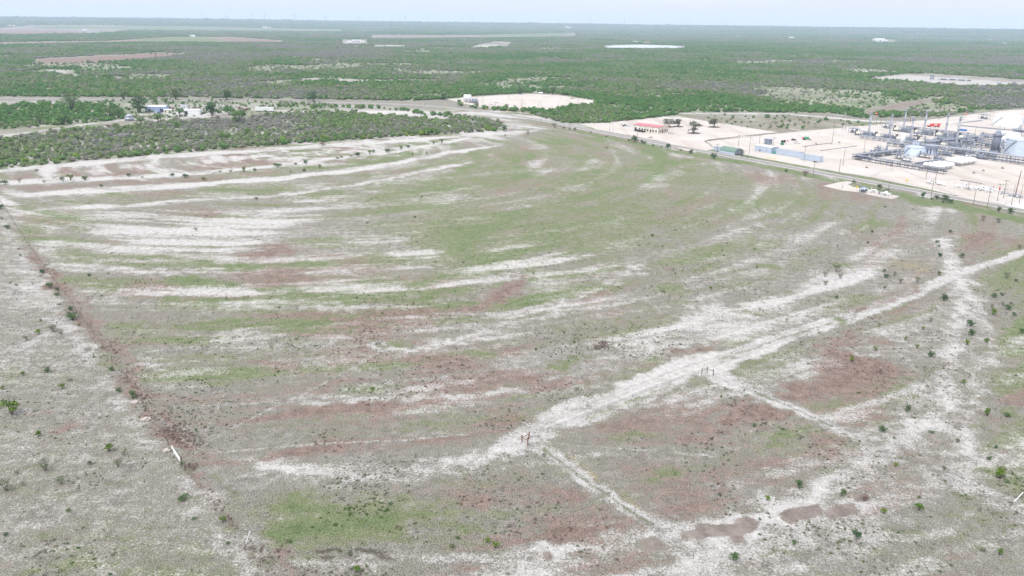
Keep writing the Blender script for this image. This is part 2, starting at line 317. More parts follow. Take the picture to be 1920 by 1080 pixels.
s_('w', .55, 1.3, [(480, 560, 3), (560, 555, 3), (700, 553, 3), (800, 545, 2)])
for a in [(1020, 668, 70, 10, -8), (1150, 690, 60, 10, -10), (1080, 700, 70, 8, -8)]: o_('w', .5, 2, *a)
# right hand side
p_('w', .85, 2, [(1280, 630), (1290, 610), (1310, 556), (1340, 553), (1385, 580), (1360, 600), (1330, 620), (1300, 650), (1270, 668)])
o_('b', .75, 1.5, 1310, 665, 48, 14, -8); o_('b', .6, 1.5, 1340, 645, 40, 8, 10); o_('b', .7, 1.5, 1130, 645, 20, 8, -14)
s_('w', .6, 1.4, [(1410, 415, 5), (1440, 420, 5), (1450, 440, 4), (1400, 460, 3)]); s_('w', .55, 1.4, [(1560, 430, 4), (1610, 440, 4), (1580, 455, 5)])
p_('w', .45, 2.5, [(1500, 520), (1620, 545), (1630, 570), (1560, 600), (1470, 600), (1420, 560)])
p_('y', .55, 3.5, [(1640, 470), (1680, 460), (1720, 490), (1750, 505), (1720, 510), (1650, 500), (1625, 485)])
o_('y', .4, 2.6, 1725, 412, 26, 12, -20); o_('y', .4, 2.4, 1850, 430, 60, 8, 6)
o_('b', .75, 2, 1860, 465, 60, 12, -8); o_('b', .6, 2, 1700, 445, 60, 10); o_('b', .6, 2, 1660, 550, 30, 12, -10); o_('b', .7, 1.4, 1830, 505, 40, 10, -14)
p_('b', .9, 1.6, [(1600, 617), (1640, 625), (1610, 645), (1590, 660), (1660, 670), (1700, 690), (1640, 720), (1560, 742), (1500, 765), (1470, 745), (1490, 700), (1510, 665)])
p_('b', .85, 1.6, [(1370, 745), (1430, 752), (1480, 775), (1440, 800), (1370, 800), (1330, 780)])
p_('b', .6, 1.8, [(1090, 790), (1180, 770), (1290, 770), (1400, 810), (1340, 830), (1220, 850), (1120, 830)])
p_('g', .75, 1.6, [(1440, 800), (1510, 790), (1550, 800), (1480, 845), (1420, 850)])
p_('b', .6, 1.8, [(1120, 860), (1300, 850), (1400, 880), (1360, 950), (1260, 970), (1160, 930)])
o_('g', .6, 1.6, 1240, 890, 90, 14, -14); o_('g', .55, 1.4, 1200, 820, 60, 10); o_('b', .55, 1.2, 1545, 855, 24, 10)
# tracks
s_('w', .97, .9, [(905, 850, 8), (960, 832, 22), (1020, 800, 26), (1100, 768, 24), (1200, 728, 25), (1300, 692, 24), (1345, 676, 20)])
s_('w', .92, .5, [(1330, 684, 19), (1420, 655, 17), (1500, 622, 15), (1580, 598, 13)])
s_('w', .72, .3, [(1580, 601, 12), (1690, 560, 11), (1760, 530, 10), (1800, 512, 8), (1860, 494, 6.5), (1920, 472, 6), (1990, 450, 6)])
for o5 in (-5, 4): s_('w', .9, .28, [(1590, 600 + o5, 2), (1690, 559 + o5, 2), (1800, 512 + o5 * .8, 1.6), (1920, 472 + o5 * .6, 1.4)])
s_('b', .5, .4, [(1810, 518, 3), (1870, 500, 3), (1930, 478, 3)])
p_('w', .75, 3, [(1500, 900), (1600, 820), (1700, 730), (1760, 640), (1790, 640), (1830, 760), (1790, 880), (1640, 960), (1480, 1000), (1380, 1020), (1300, 1010), (1400, 960)])
p_('w', .7, 3, [(1420, 640), (1540, 560), (1600, 590), (1530, 640), (1440, 700)])
p_('w', .6, 3, [(560, 880), (700, 868), (880, 850), (900, 880), (760, 905), (620, 930), (500, 920), (420, 880), (480, 865)])
s_('b', .85, .6, [(1598, 588, 3), (1660, 566, 4), (1740, 534, 4)])
s_('g', .8, .7, [(1100, 782, 4), (1180, 752, 5), (1260, 720, 4)]); o_('g', .95, 1, 1565, 600, 18, 8, 25); o_('g', .7, 1, 1330, 708, 14, 5); o_('g', .8, 1, 1360, 675, 16, 4, -10)
s_('w', .85, .9, [(1330, 700, 14), (1400, 728, 11), (1460, 752, 10), (1510, 775, 9), (1570, 805, 10), (1640, 830, 12)])
s_('w', .85, .9, [(1000, 828, 16), (1040, 850, 13), (1090, 890, 13), (1160, 945, 13), (1230, 985, 15), (1300, 1000, 14)])
s_('y', .6, .6, [(1060, 850, 4), (1110, 890, 5), (1180, 940, 5), (1220, 965, 3)])
s_('w', .7, 1.4, [(940, 850, 14), (860, 866, 16), (760, 885, 16), (660, 890, 18), (560, 888, 18), (470, 870, 14), (400, 850, 10)])
p_('b', .62, 1.6, [(720, 905), (860, 890), (960, 880), (1080, 905), (1120, 935), (1000, 960), (880, 955), (760, 945)])
p_('g', .3, 1.8, [(720, 880), (900, 870), (1000, 880), (1000, 910), (760, 920)])
s_('w', .85, 1.6, [(1772, 445, 14), (1785, 490, 20), (1800, 520, 20), (1805, 560, 18), (1800, 620, 20), (1790, 680, 18), (1765, 760, 26), (1720, 810, 34), (1640, 860, 34), (1560, 905, 34), (1480, 950, 30), (1380, 990, 30), (1250, 1015, 28), (1100, 1035, 24), (960, 1040, 18)])
s_('w', .8, 1.4, [(1830, 560, 8), (1855, 620, 9), (1845, 690, 12), (1830, 760, 14), (1800, 840, 26), (1740, 900, 18)])
s_('w', .95, .8, [(1770, 480, 12), (1790, 500, 16), (1775, 515, 14)])
s_('w', .7, 1.6, [(1000, 1040, 16), (860, 1050, 14), (720, 1050, 14), (600, 1055, 16), (520, 1050, 14)])
s_('w', .6, 1.3, [(1660, 860, 12), (1760, 890, 16), (1880, 940, 20), (1960, 960, 16)])
s_('w', .6, 1.3, [(1500, 1030, 10), (1640, 1010, 18), (1780, 990, 16), (1840, 970, 8)])
o_('w', .95, 1, 1800, 850, 34, 14, -14); o_('w', .9, .8, 1895, 950, 22, 10, 10)
s_('b', .45, 1.4, [(1880, 560, 8), (1870, 640, 10), (1865, 720, 12), (1840, 790, 10)])
s_('d', .25, 1.2, [(1815, 590, 6), (1812, 650, 7), (1800, 720, 8)])
o_('b', .6, 1.4, 1730, 690, 40, 9, -12); o_('b', .5, 1.3, 1780, 690, 20, 10); o_('b', .55, 1.3, 1650, 640, 40, 8, 8)
for a in [(1610, 700, 22, 10), (1530, 860, 26, 6), (1740, 758, 12, 5), (1700, 770, 14, 5), (1560, 930, 20, 8)]: o_('b', .5, 1.2, *a)
for a in [(1480, 1040, 50, 9, -8), (1630, 1040, 60, 10, -8), (1780, 1010, 50, 9, -20), (1880, 1000, 40, 10, -20), (1800, 930, 40, 10), (1700, 990, 40, 12), (1890, 780, 30, 14), (1840, 800, 20, 8), (1860, 880, 36, 12), (1560, 880, 30, 7), (1600, 1075, 70, 8)]: o_('g', .65, 1.3, *a)
for a in [(1900, 850, 30, 10), (1850, 960, 36, 8, -12), (1700, 920, 30, 9), (1780, 1040, 40, 8), (1420, 1065, 60, 8)]: o_('b', .55, 1.3, *a)
# left of the fence
s_('w', .6, 1.2, [(0, 410, 10), (60, 505, 20), (120, 600, 24), (180, 690, 26), (250, 790, 30), (320, 880, 32), (410, 985, 34), (480, 1090, 36)])
p_('w', .6, 2, [(0, 505), (90, 500), (130, 570), (60, 590), (0, 580)]); s_('w', .55, 1.6, [(0, 660, 12), (60, 640, 10), (140, 650, 10)])
s_('w', .45, 1.5, [(0, 850, 10), (60, 820, 14), (170, 790, 16)]); s_('w', .4, 1.6, [(0, 990, 14), (120, 960, 18), (260, 930, 20), (360, 920, 14)])
s_('b', 1, 1.3, [(50, 462, 7), (95, 515, 13), (150, 590, 17), (195, 650, 18), (228, 695, 20), (265, 738, 20), (290, 772, 18), (320, 815, 14)])
s_('d', .5, 1.1, [(120, 560, 3), (160, 600, 6), (205, 660, 6), (240, 710, 6)])
p_('b', 1, .7, [(300, 800), (330, 805), (374, 833), (350, 848), (318, 835), (298, 815)]); s_('b', .8, 1, [(345, 868, 8), (365, 890, 12), (385, 915, 10)])
s_('d', .3, 1, [(70, 480, 3), (150, 590, 4), (225, 695, 5), (330, 830, 4)])
o_('b', .7, 1.2, 118, 800, 36, 10, -10); o_('b', .5, 1.2, 20, 800, 24, 6); o_('b', .6, 1.2, 100, 765, 50, 7, -14); o_('b', .5, 1.2, 215, 790, 8, 10); o_('b', .4, 1.2, 86, 825, 14, 4)
for a in [(90, 715, 60, 7, -10), (185, 750, 20, 6), (200, 690, 20, 8), (75, 600, 12, 8), (60, 880, 50, 9), (220, 900, 60, 8, -10), (310, 880, 40, 12), (40, 930, 50, 9), (100, 1050, 60, 14, -10), (300, 1050, 40, 10), (80, 1000, 40, 7), (320, 1040, 20, 6), (370, 980, 14, 6), (190, 680, 12, 14), (410, 1060, 16, 6), (345, 935, 16, 6)]: o_('g', .6, 1.6, *a)
s_('g', .6, 1.2, [(170, 660, 4), (190, 690, 4), (210, 715, 3)]); s_('g', .7, 1.2, [(395, 880, 6), (430, 930, 8), (440, 990, 6)])
# bright green bottom patch and the burnt patches under it
p_('g', .62, 4, [(470, 950), (540, 915), (640, 925), (760, 915), (880, 940), (950, 990), (900, 1030), (760, 1030), (600, 1040), (500, 1035), (470, 990)])
for a in [(700, 985, 110, 18, -6), (600, 1000, 70, 16, -8), (780, 965, 70, 16, -4), (560, 960, 40, 10), (520, 1010, 30, 14), (660, 950, 60, 8, -6), (850, 975, 40, 9), (740, 1012, 60, 7)]: o_('g', 1, 2.2, *a)
for a in [(530, 975, 14, 4), (585, 968, 10, 3), (640, 938, 30, 5, -8), (700, 940, 24, 4)]: o_('w', .5, 1.4, *a)
s_('g', .45, 2, [(820, 960, 14), (900, 990, 18), (980, 990, 14), (900, 1030, 10)])
for a in [(610, 1032, 26, 5), (606, 1044, 14, 5), (690, 1034, 46, 5, 5), (720, 1046, 20, 5, 20), (755, 1030, 14, 3)]: o_('d', .8, .6, *a)
p_('b', .7, 1.2, [(495, 1030), (540, 1020), (560, 1060), (560, 1090), (500, 1090)]); o_('b', .6, 1.4, 840, 1010, 60, 8, -6); o_('b', .55, 1.3, 900, 1035, 70, 7); o_('b', .6, 1.2, 760, 985, 20, 6); o_('d', .3, 1.2, 950, 985, 60, 9, -10)
# crisp mauve mats of dead weeds on the bare strip
p_('m', 1, .4, [(1192, 1018), (1210, 1010), (1228, 1008), (1236, 1016), (1252, 1024), (1246, 1032), (1224, 1038), (1204, 1034)])
p_('m', 1, .4, [(1276, 1000), (1308, 992), (1312, 980), (1340, 984), (1376, 982), (1400, 968), (1426, 978), (1418, 990), (1394, 1000), (1398, 1014), (1380, 1016), (1370, 1004), (1330, 1006), (1318, 1012), (1296, 1008), (1284, 1016)])
p_('m', 1, .4, [(1462, 960), (1500, 948), (1530, 944), (1536, 960), (1512, 972), (1478, 980), (1466, 972)]); p_('m', 1, .4, [(1545, 962), (1566, 948), (1606, 944), (1612, 958), (1584, 968), (1554, 976)])
p_('m', 1, .4, [(1018, 1040), (1030, 1036), (1036, 1046), (1026, 1052)]); o_('m', .7, .3, 1618, 936, 13, 7, -20)
# foot trails and wheel ruts
TR = [[(372, 842), (378, 825), (390, 800), (402, 775), (414, 750), (420, 738)], [(374, 838), (430, 805), (500, 770), (560, 742), (620, 712), (680, 680), (718, 655)], [(395, 850), (480, 842), (600, 832), (740, 826), (880, 814)], [(1020, 828), (1100, 836), (1280, 850), (1340, 856)], [(242, 690), (262, 722), (290, 770), (318, 805), (350, 828), (372, 842), (350, 862)], [(0, 912), (120, 890), (230, 870), (340, 848)], [(20, 740), (40, 715), (55, 690)]]
for t in TR: MAPS.append(('w', .42, .12, ribbon([(a, b, 1.2 + .9 * abs(math.cos(math.atan2(t[-1][1] - t[0][1], t[-1][0] - t[0][0]))) * (b - 500) / 340) for a, b in t])))
for off in (-7, 5): MAPS.append(('r', .8, .07, ribbon([(a, b + off * s, 1.0) for a, b, s in [(1700, 850, 1), (1760, 880, 1.1), (1840, 915, 1.2), (1920, 950, 1.3)]]))); MAPS.append(('r', .6, .07, ribbon([(1030 + off, 845, 1), (1085 + off, 888, 1.2), (1150 + off, 940, 1.2), (1225 + off, 988, 1.3)]))); MAPS.append(('r', .6, .07, ribbon([(1350, 708 + off * .7, 1), (1420, 735 + off * .7, 1), (1500, 768 + off * .7, 1), (1560, 798 + off * .7, 1)]))); MAPS.append(('r', .5, .07, ribbon([(180 + off, 690, 1), (260 + off * 1.2, 795, 1.2), (330 + off * 1.4, 880, 1.4), (420 + off * 1.6, 985, 1.5), (490 + off * 1.7, 1085, 1.7)]))); MAPS.append(('r', .45, .07, ribbon([(1060, 800 + off, 1), (1160, 760 + off, 1), (1260, 722 + off, 1), (1330, 695 + off, 1)])))
for off in (-26, -14, 20, 34): MAPS.append(('r', .38, .08, ribbon([(170 + off * .7, 690, 1), (250 + off, 795, 1.2), (320 + off * 1.2, 880, 1.4), (410 + off * 1.5, 985, 1.5), (480 + off * 1.7, 1090, 1.7)])))
for k_, (off, st_) in enumerate(((-9, .55), (-2, .3), (7, .55))): MAPS.append(('r', st_ + .2, .08, ribbon([(1000, 808 + off, 1.2), (1100, 768 + off, 1.2), (1200, 728 + off, 1.1), (1300, 692 + off, 1), (1400, 659 + off * .8, 1), (1500, 622 + off * .7, .9), (1590, 596 + off * .6, .9)])))
s_('g', .6, .25, [(1380, 664, 2), (1460, 637, 2), (1560, 604, 1.6)]); s_('g', .55, .25, [(1020, 842, 2.5), (1090, 893, 3), (1170, 952, 3), (1225, 985, 3)]); s_('g', .45, .25, [(1380, 720, 2), (1470, 757, 2), (1560, 800, 2)])
# verges of the road
s_('g', 1, .5, [(1085, 246, 2), (1200, 270, 3), (1300, 291, 3), (1400, 306, 3.5), (1500, 325, 4), (1570, 340, 4)]); s_('g', 1, .5, [(1600, 350, 4), (1700, 368, 6), (1800, 389, 5), (1930, 416, 5)])
s_('g', .9, 1, [(1690, 372, 6), (1750, 384, 4)]); s_('g', .8, .4, [(1150, 248, 1.5), (1220, 258, 2.5), (1250, 266, 2)]); s_('g', .75, .4, [(1292, 275, 2.5), (1400, 293, 3), (1500, 312, 3), (1620, 333, 3.5), (1700, 350, 4), (1770, 364, 4), (1800, 369, 2)]); s_('g', .8, .4, [(1858, 378, 3), (1880, 385, 2)])
# beyond the road: clearings, fields and bare ground among the brush
p_('w', .75, 3, [(-200, 290), (0, 262), (60, 250), (130, 236), (200, 232), (240, 228), (300, 222), (240, 222), (170, 232), (80, 240), (0, 244), (-200, 255)])
p_('w', .5, 3, [(-300, 200), (0, 188), (700, 196), (860, 210), (990, 232), (1050, 242), (940, 240), (800, 222), (640, 208), (500, 204), (420, 218), (300, 222), (200, 196), (0, 196)])
p_('w', .8, 1.5, [(660, 208), (740, 205), (860, 218), (960, 236), (1000, 241), (930, 242), (850, 228), (740, 217), (670, 215)])
p_('w', .85, 1.5, [(300, 205), (360, 208), (420, 214), (350, 220), (310, 216)]); p_('w', .6, 1.5, [(500, 205), (640, 208), (600, 216), (520, 214), (480, 210)]); s_('b', .5, 1.5, [(200, 190, 2), (400, 190, 2), (600, 192, 2)])
p_('b', .5, 2, [(1330, 210), (1400, 208), (1560, 224), (1610, 236), (1440, 246), (1360, 232), (1300, 220)]); p_('w', .4, 2, [(1300, 212), (1400, 209), (1500, 218), (1400, 226), (1320, 220)])
s_('w', .95, .5, [(1180, 211, .8), (1300, 212.5, .8), (1380, 213, .8), (1470, 213, .9), (1560, 221, 1.2), (1640, 228, 1.6), (1700, 228, 1)])
p_('w', .6, 1.5, [(1560, 210), (1600, 208), (1640, 212), (1600, 218), (1570, 216)])
p_('b', .75, 1.5, [(1610, 212), (1640, 203), (1700, 192), (1770, 182), (1790, 183), (1720, 196), (1670, 208), (1640, 216)])
s_('b', .8, 1.2, [(1840, 178, 1.5), (1900, 172, 2), (2000, 165, 2)])
p_('w', .62, 1, [(1625, 148), (1660, 143), (1700, 139), (1740, 139), (1860, 147), (1990, 158), (1990, 166), (1900, 160), (1840, 163), (1780, 160), (1720, 154)])
s_('w', .9, 1, [(1585, 137, 1.2), (1600, 135, 1.2), (1640, 134, .8), (1675, 135, .8)]); p_('b', .5, 1, [(1680, 139), (1720, 138), (1800, 144), (1920, 152), (1920, 156), (1800, 147)])
p_('b', 1, 1, [(66, 118), (72, 111), (140, 108), (240, 103), (290, 99), (340, 100), (345, 103), (300, 107), (220, 115), (150, 117)])
p_('b', .75, 1, [(-200, 83), (0, 80), (200, 77), (330, 70), (430, 70), (530, 76), (525, 80), (400, 82), (250, 80), (0, 84)])
p_('g', .8, 1, [(240, 74), (330, 69.5), (390, 70), (430, 76), (360, 79), (280, 78)])
p_('b', .7, 1, [(-100, 56), (60, 55), (140, 58), (180, 63), (60, 65), (-100, 64)]); p_('g', 1, 1, [(50, 49), (130, 48), (400, 51), (640, 56), (640, 60), (500, 58), (240, 55), (80, 54)])
p_('b', .6, 1, [(700, 66), (860, 67), (960, 69), (930, 72), (760, 71)]); p_('g', .9, 1, [(840, 62), (960, 61), (1080, 63), (1050, 68), (900, 67)]); p_('b', .55, 1, [(1000, 92), (1280, 100), (1300, 110), (1080, 108)]); p_('b', .45, 1, [(1280, 74), (1500, 80), (1540, 83), (1300, 82)])
for a in [(110, 134, 24, 4, 4), (145, 142, 10, 2, 8), (212, 146, 20, 2), (180, 136, 10, 1.5), (730, 86, 30, 1.6), (915, 86, 34, 2.4), (945, 80, 14, .8), (1045, 114, 30, 1), (640, 150, 80, 2.5), (720, 155, 60, 2), (560, 109, 60, 1.4), (1450, 142, 30, 1.2), (600, 145, 26, 1), (660, 79, 24, 2), (1190, 80, 14, 1), (1660, 77, 16, .9), (1600, 147, 14, 1.2), (430, 86, 20, .9), (490, 80, 22, .9), (1060, 141, 50, .9), (1250, 158, 14, 1), (1180, 162, 30, 1), (905, 141, 10, 2)]: o_('w', .58, 1, *a)
s_('w', .8, 1, [(570, 148, 1), (700, 152, 1), (820, 151, 1)]); s_('b', .55, 1, [(60, 152, 2), (280, 152, 4), (330, 152, 3)]); s_('b', .5, 1, [(450, 152, 2), (560, 150, 3), (620, 152, 2)])
s_('w', .6, .8, [(640, 153, 1), (560, 153, 1)]); s_('w', .5, 1, [(780, 128, 2), (900, 136, 2), (700, 128, 2)])

MASK = {k: np.zeros(X.shape) for k in 'wgbydmr'}
near = RR < 1200
# banding of the old contour rows, and broken patchiness
cx, cy = -150.0, 640.0
rho = np.hypot(X - cx, Y - cy); ph = np.arctan2(Y - cy, X - cx) * 260
band = fbm(rho / 7, ph / 55, 3, 4); band2 = fbm(rho / 22 + 4, ph / 110, 8, 4); pat = fbm(X / 19, Y / 19, 12, 4); pat2 = fbm(X / 60 + 7, Y / 60, 15, 4)
field = (RR < 1000).astype(float)
MASK['w'] += field * np.clip(0.27 + 1.3 * (band - .5) + 1.2 * (band2 - .5) + .8 * (pat - .5), 0, .75)
MASK['g'] += field * np.clip(0.24 + 1.7 * (pat2 - .5) + 1.5 * (fbm(rho / 11 + 30, ph / 60, 21, 4) - .5), 0, .8) * (.35 + .65 * sstep(190, 340, RR))
MASK['b'] += field * np.clip(0.20 + 1.8 * (fbm(X / 35 + 3, Y / 35, 33, 4) - .5) + 1.2 * (fbm(rho / 9 + 60, ph / 50, 22, 4) - .5), 0, .75)
MASK['y'] += field * np.clip(1.2 * (fbm(X / 26 + 13, Y / 26, 37, 4) - .6), 0, .5)
arc = lambda a, b, sd, lo, hi: sstep(lo, hi, fbm(rho / a + sd, ph / b + sd * .7, sd, 4)) * field
wq = 14 * (fbm(X / 40, Y / 40, 99, 3) - .5); rho = rho + wq
bw = arc(8, 150, 101, .50, .66); bg = arc(11, 170, 113, .48, .64); bb = arc(9, 130, 127, .50, .66); nearfade = .45 + .55 * sstep(150, 260, RR)
lf = sstep(-4, 3, poly_sdf(X, Y, np.array(W2([(-300, 330), (-20, 345), (2, 380), (62, 470), (130, 562), (200, 662), (250, 728), (312, 826), (360, 895), (430, 985), (520, 1100), (0, 1180), (-400, 1100)])))) * (RR < 1000); keepf = 1 - .8 * lf
bw = bw * keepf; bg = bg * keepf; bb = bb * keepf; MASK['w'] = MASK['w'] * keepf + .34 * lf; MASK['b'] *= 1 - .55 * lf; MASK['g'] = MASK['g'] * keepf + lf * np.clip(.13 + 1.3 * (pat2 - .5), 0, .4)
MASK['w'] += .34 * bw * nearfade * (1 - .8 * sstep(-20, 90, X) * sstep(280, 420, RR)); MASK['g'] += .46 * bg * (1 - .6 * bw) * nearfade; MASK['b'] += .45 * bb * (1 - .6 * bw) * (1 - .5 * bg)
for k_ in 'wgb': MASK[k_] = np.clip(MASK[k_], 0, .85)
brk = np.clip(.45 + 1.1 * fbm(X / 9, Y / 9, 71, 4), .55, 1.15); brk2 = np.clip(.5 + .85 * fbm(X / 30 + 5, Y / 30, 72, 3), .6, 1.1)
wx = fbm(X / 13, Y / 13, 51, 4) - .5; wy = fbm(X / 13 + 40, Y / 13, 52, 4) - .5
wx2 = fbm(X / 3.2, Y / 3.2, 53, 3) - .5; wy2 = fbm(X / 3.2 + 40, Y / 3.2, 54, 3) - .5
far_w = np.clip(RR / 300, .6, 30)
for ch, st, so, poly in MAPS:
    P = np.array(poly); ctr = np.hypot(P[:, 0], P[:, 1]).mean(); soft = so * ctr * (0.014 if so > .3 and ctr < 900 else 0.008)
    amp = 22 * np.clip(ctr / 330, .3, 4) * np.clip(so, .1, 1.6) * .42
    pad_ = amp + 2 * soft + 2
    sel = np.nonzero((X > P[:, 0].min() - pad_) & (X < P[:, 0].max() + pad_) & (Y > P[:, 1].min() - pad_) & (Y < P[:, 1].max() + pad_))[0]
    if not len(sel): continue
    fine = min(1.0, ctr / 300) * 7 * min(so, 1.3)
    d = poly_sdf(X[sel] + amp * wx[sel] + fine * wx2[sel] * (ctr < 900), Y[sel] + amp * wy[sel] + fine * wy2[sel] * (ctr < 900), P)
    m = sstep(-soft, soft, d) * st
    if so > .3 and ctr < 900: m = np.minimum(m * brk[sel] * brk2[sel], 1)
    if ch == 'w' and so >= 2.5 and ctr < 900: m = m * (.62 + .5 * bw[sel])
    for k in 'wgbydm':
        if k == ch: MASK[k][sel] = np.maximum(MASK[k][sel], m)
        elif ch != 'r': MASK[k][sel] *= 1 - .8 * m
    if ch == 'r': MASK['r'][sel] = np.maximum(MASK['r'][sel], m)

# where brush stands (also used to plant it)
BEYOND = W2([(-900, 175), (0, 181), (300, 182.5), (700, 188), (780, 189), (840, 186), (868, 194), (905, 203), (987, 209), (1000, 216), (1060, 231), (1120, 231), (1180, 226), (1250, 218), (1300, 210.5), (1400, 210), (1500, 212), (1560, 212), (1620, 222), (1700, 219), (1760, 219), (1870, 206), (2100, 190), (2700, 180), (2700, 110), (1900, 90), (1000, 75), (0, 65), (-900, 60)])
THICKET = W2([(-120, 330), (0, 317), (60, 311), (200, 298), (400, 281), (600, 266), (760, 256), (935, 246), (945, 236), (850, 228), (700, 217), (640, 211), (520, 214), (440, 224), (330, 226), (250, 238), (120, 246), (0, 262), (-200, 280)])
SIDE = W2([(-200, 205), (0, 199), (80, 195), (170, 196), (225, 203), (240, 222), (190, 229), (90, 237), (0, 242), (-200, 250)])
ROADSIDE = W2([(520, 194), (640, 199), (760, 206), (880, 220), (960, 232), (930, 236), (800, 216), (700, 204), (600, 203), (520, 202)])
GRASSPLOT = W2([(1300, 214), (1480, 216), (1620, 231), (1620, 236), (1440, 246), (1360, 232)])
CLEAR = [W2(q) for q in [
    [(838, 186), (871, 181), (931, 177), (997, 174), (1044, 176), (1081, 183), (1122, 189), (1106, 197), (1072, 200), (1040, 207), (987, 207), (905, 203), (869, 194)],
    [(62, 120), (68, 110), (240, 102), (290, 98), (348, 100), (345, 105), (220, 116)], [(-200, 85), (-200, 80), (0, 79), (200, 76.5), (330, 69), (430, 69), (535, 76), (525, 81), (250, 80.5), (0, 85)],
    [(-100, 56), (60, 47), (130, 47), (400, 50.5), (640, 55), (640, 60.5), (500, 59), (240, 57), (180, 64), (60, 66), (-100, 65)],
    [(1615, 149), (1660, 142), (1700, 138), (1740, 137.5), (1860, 145), (1990, 156), (1990, 168), (1900, 161), (1840, 165), (1780, 161), (1720, 155)],
    [(1605, 214), (1640, 202), (1700, 190), (1770, 181), (1795, 183), (1720, 197), (1680, 210), (1640, 222)], [(1836, 181), (1850, 176), (1920, 169), (2000, 163), (2000, 168), (1900, 175)],
    [(86, 134), (100, 130), (134, 135), (160, 143), (140, 145), (110, 140)], [(192, 148), (195, 144), (230, 144), (234, 148)], [(1130, 92), (1135, 84), (1200, 83), (1285, 86), (1285, 92)], [(700, 89), (700, 84), (762, 84), (762, 89)], [(880, 89), (900, 83), (930, 77), (962, 79), (952, 89)],
    [(690, 72), (700, 65), (860, 66), (1080, 61), (1080, 69), (960, 71), (760, 73)], [(570, 150), (560, 146), (700, 150), (820, 149), (820, 153), (700, 155)], [(640, 84), (640, 74), (690, 74), (690, 84)], [(1640, 80), (1640, 74), (1680, 74), (1680, 80)], [(1580, 139), (1600, 133), (1680, 133), (1680, 137), (1600, 138)], [(1170, 213.5), (1180, 210), (1300, 211), (1480, 211.5), (1480, 215), (1300, 214)]]]
def brush_density(x, y):
    r = np.hypot(x, y); d = np.zeros(x.shape)
    def ins(poly, val):
        P = np.array(poly); s = np.nonzero((x > P[:, 0].min()) & (x < P[:, 0].max()) & (y > P[:, 1].min()) & (y < P[:, 1].max()))[0]
        if len(s): k = poly_sdf(x[s], y[s], P) > 0; d[s[k]] = val
    ins(BEYOND, 1.0); d[r > 5200] = 1.0
    n = fbm(x / 170, y / 170, 61, 4); n2 = fbm(x / 420 + 3, y / 420, 62, 3)
    n3 = fbm(x / 34, y / 34, 64, 3); d *= np.clip(1.6 - 2.4 * sstep(.47, .74, n) * sstep(.45, .62, n2), .24, 1) * np.clip(1.6 - 1.5 * sstep(.45, .75, n3), .45, 1)
    ins(W2([(150, 190), (300, 187), (560, 190), (640, 196), (600, 208), (480, 212), (300, 222), (200, 224)]), .2); ins(THICKET, .9); ins(SIDE, .62); ins(ROADSIDE, .42); ins(GRASSPLOT, .13)
    for c in CLEAR: ins(c, 0.0)
    return d
BR = brush_density(X, Y)
me = bpy.data.meshes.new('ground'); nr, na = R_.shape
co = np.stack([X, Y, Z], 1).astype(np.float32)
i = np.arange(nr - 1)[:, None] * na; j = np.arange(na)[None, :]; j2 = (j + 1) % na
quads = np.stack([i + j, i + j2, i + na + j2, i + na + j], -1).reshape(-1, 4)[:, ::-1]
nv = len(co); co = np.vstack([co, [[0, 0, 0]]]); fan = [(k, nv, (k + 1) % na) for k in range(na)]
me.vertices.add(len(co)); me.vertices.foreach_set('co', co.ravel().astype(np.float32))
nl = quads.size + 3 * len(fan); me.loops.add(nl); me.loops.foreach_set('vertex_index', np.concatenate([quads.ravel(), np.array(fan).ravel()]).astype(np.int32))
npl = len(quads) + len(fan); me.polygons.add(npl)
me.polygons.foreach_set('loop_start', np.concatenate([np.arange(len(quads)) * 4, quads.size + np.arange(len(fan)) * 3]).astype(np.int32))
me.polygons.foreach_set('loop_total', np.concatenate([np.full(len(quads), 4), np.full(len(fan), 3)]).astype(np.int32))
me.update(calc_edges=True); me.validate()
me.polygons.foreach_set('use_smooth', np.ones(len(me.polygons), bool))
def setcol(nm, a, b, c, d):
    at = me.attributes.new(nm, 'FLOAT_COLOR', 'POINT'); v = np.zeros((len(me.vertices), 4), np.float32); n = len(a)
    v[:n, 0] = a; v[:n, 1] = b; v[:n, 2] = c; v[:n, 3] = d; at.data.foreach_set('color', v.ravel())
setcol('cover', MASK['w'], MASK['g'], MASK['b'], MASK['y']); setcol('cover_b', MASK['d'], MASK['m'], MASK['r'], BR)

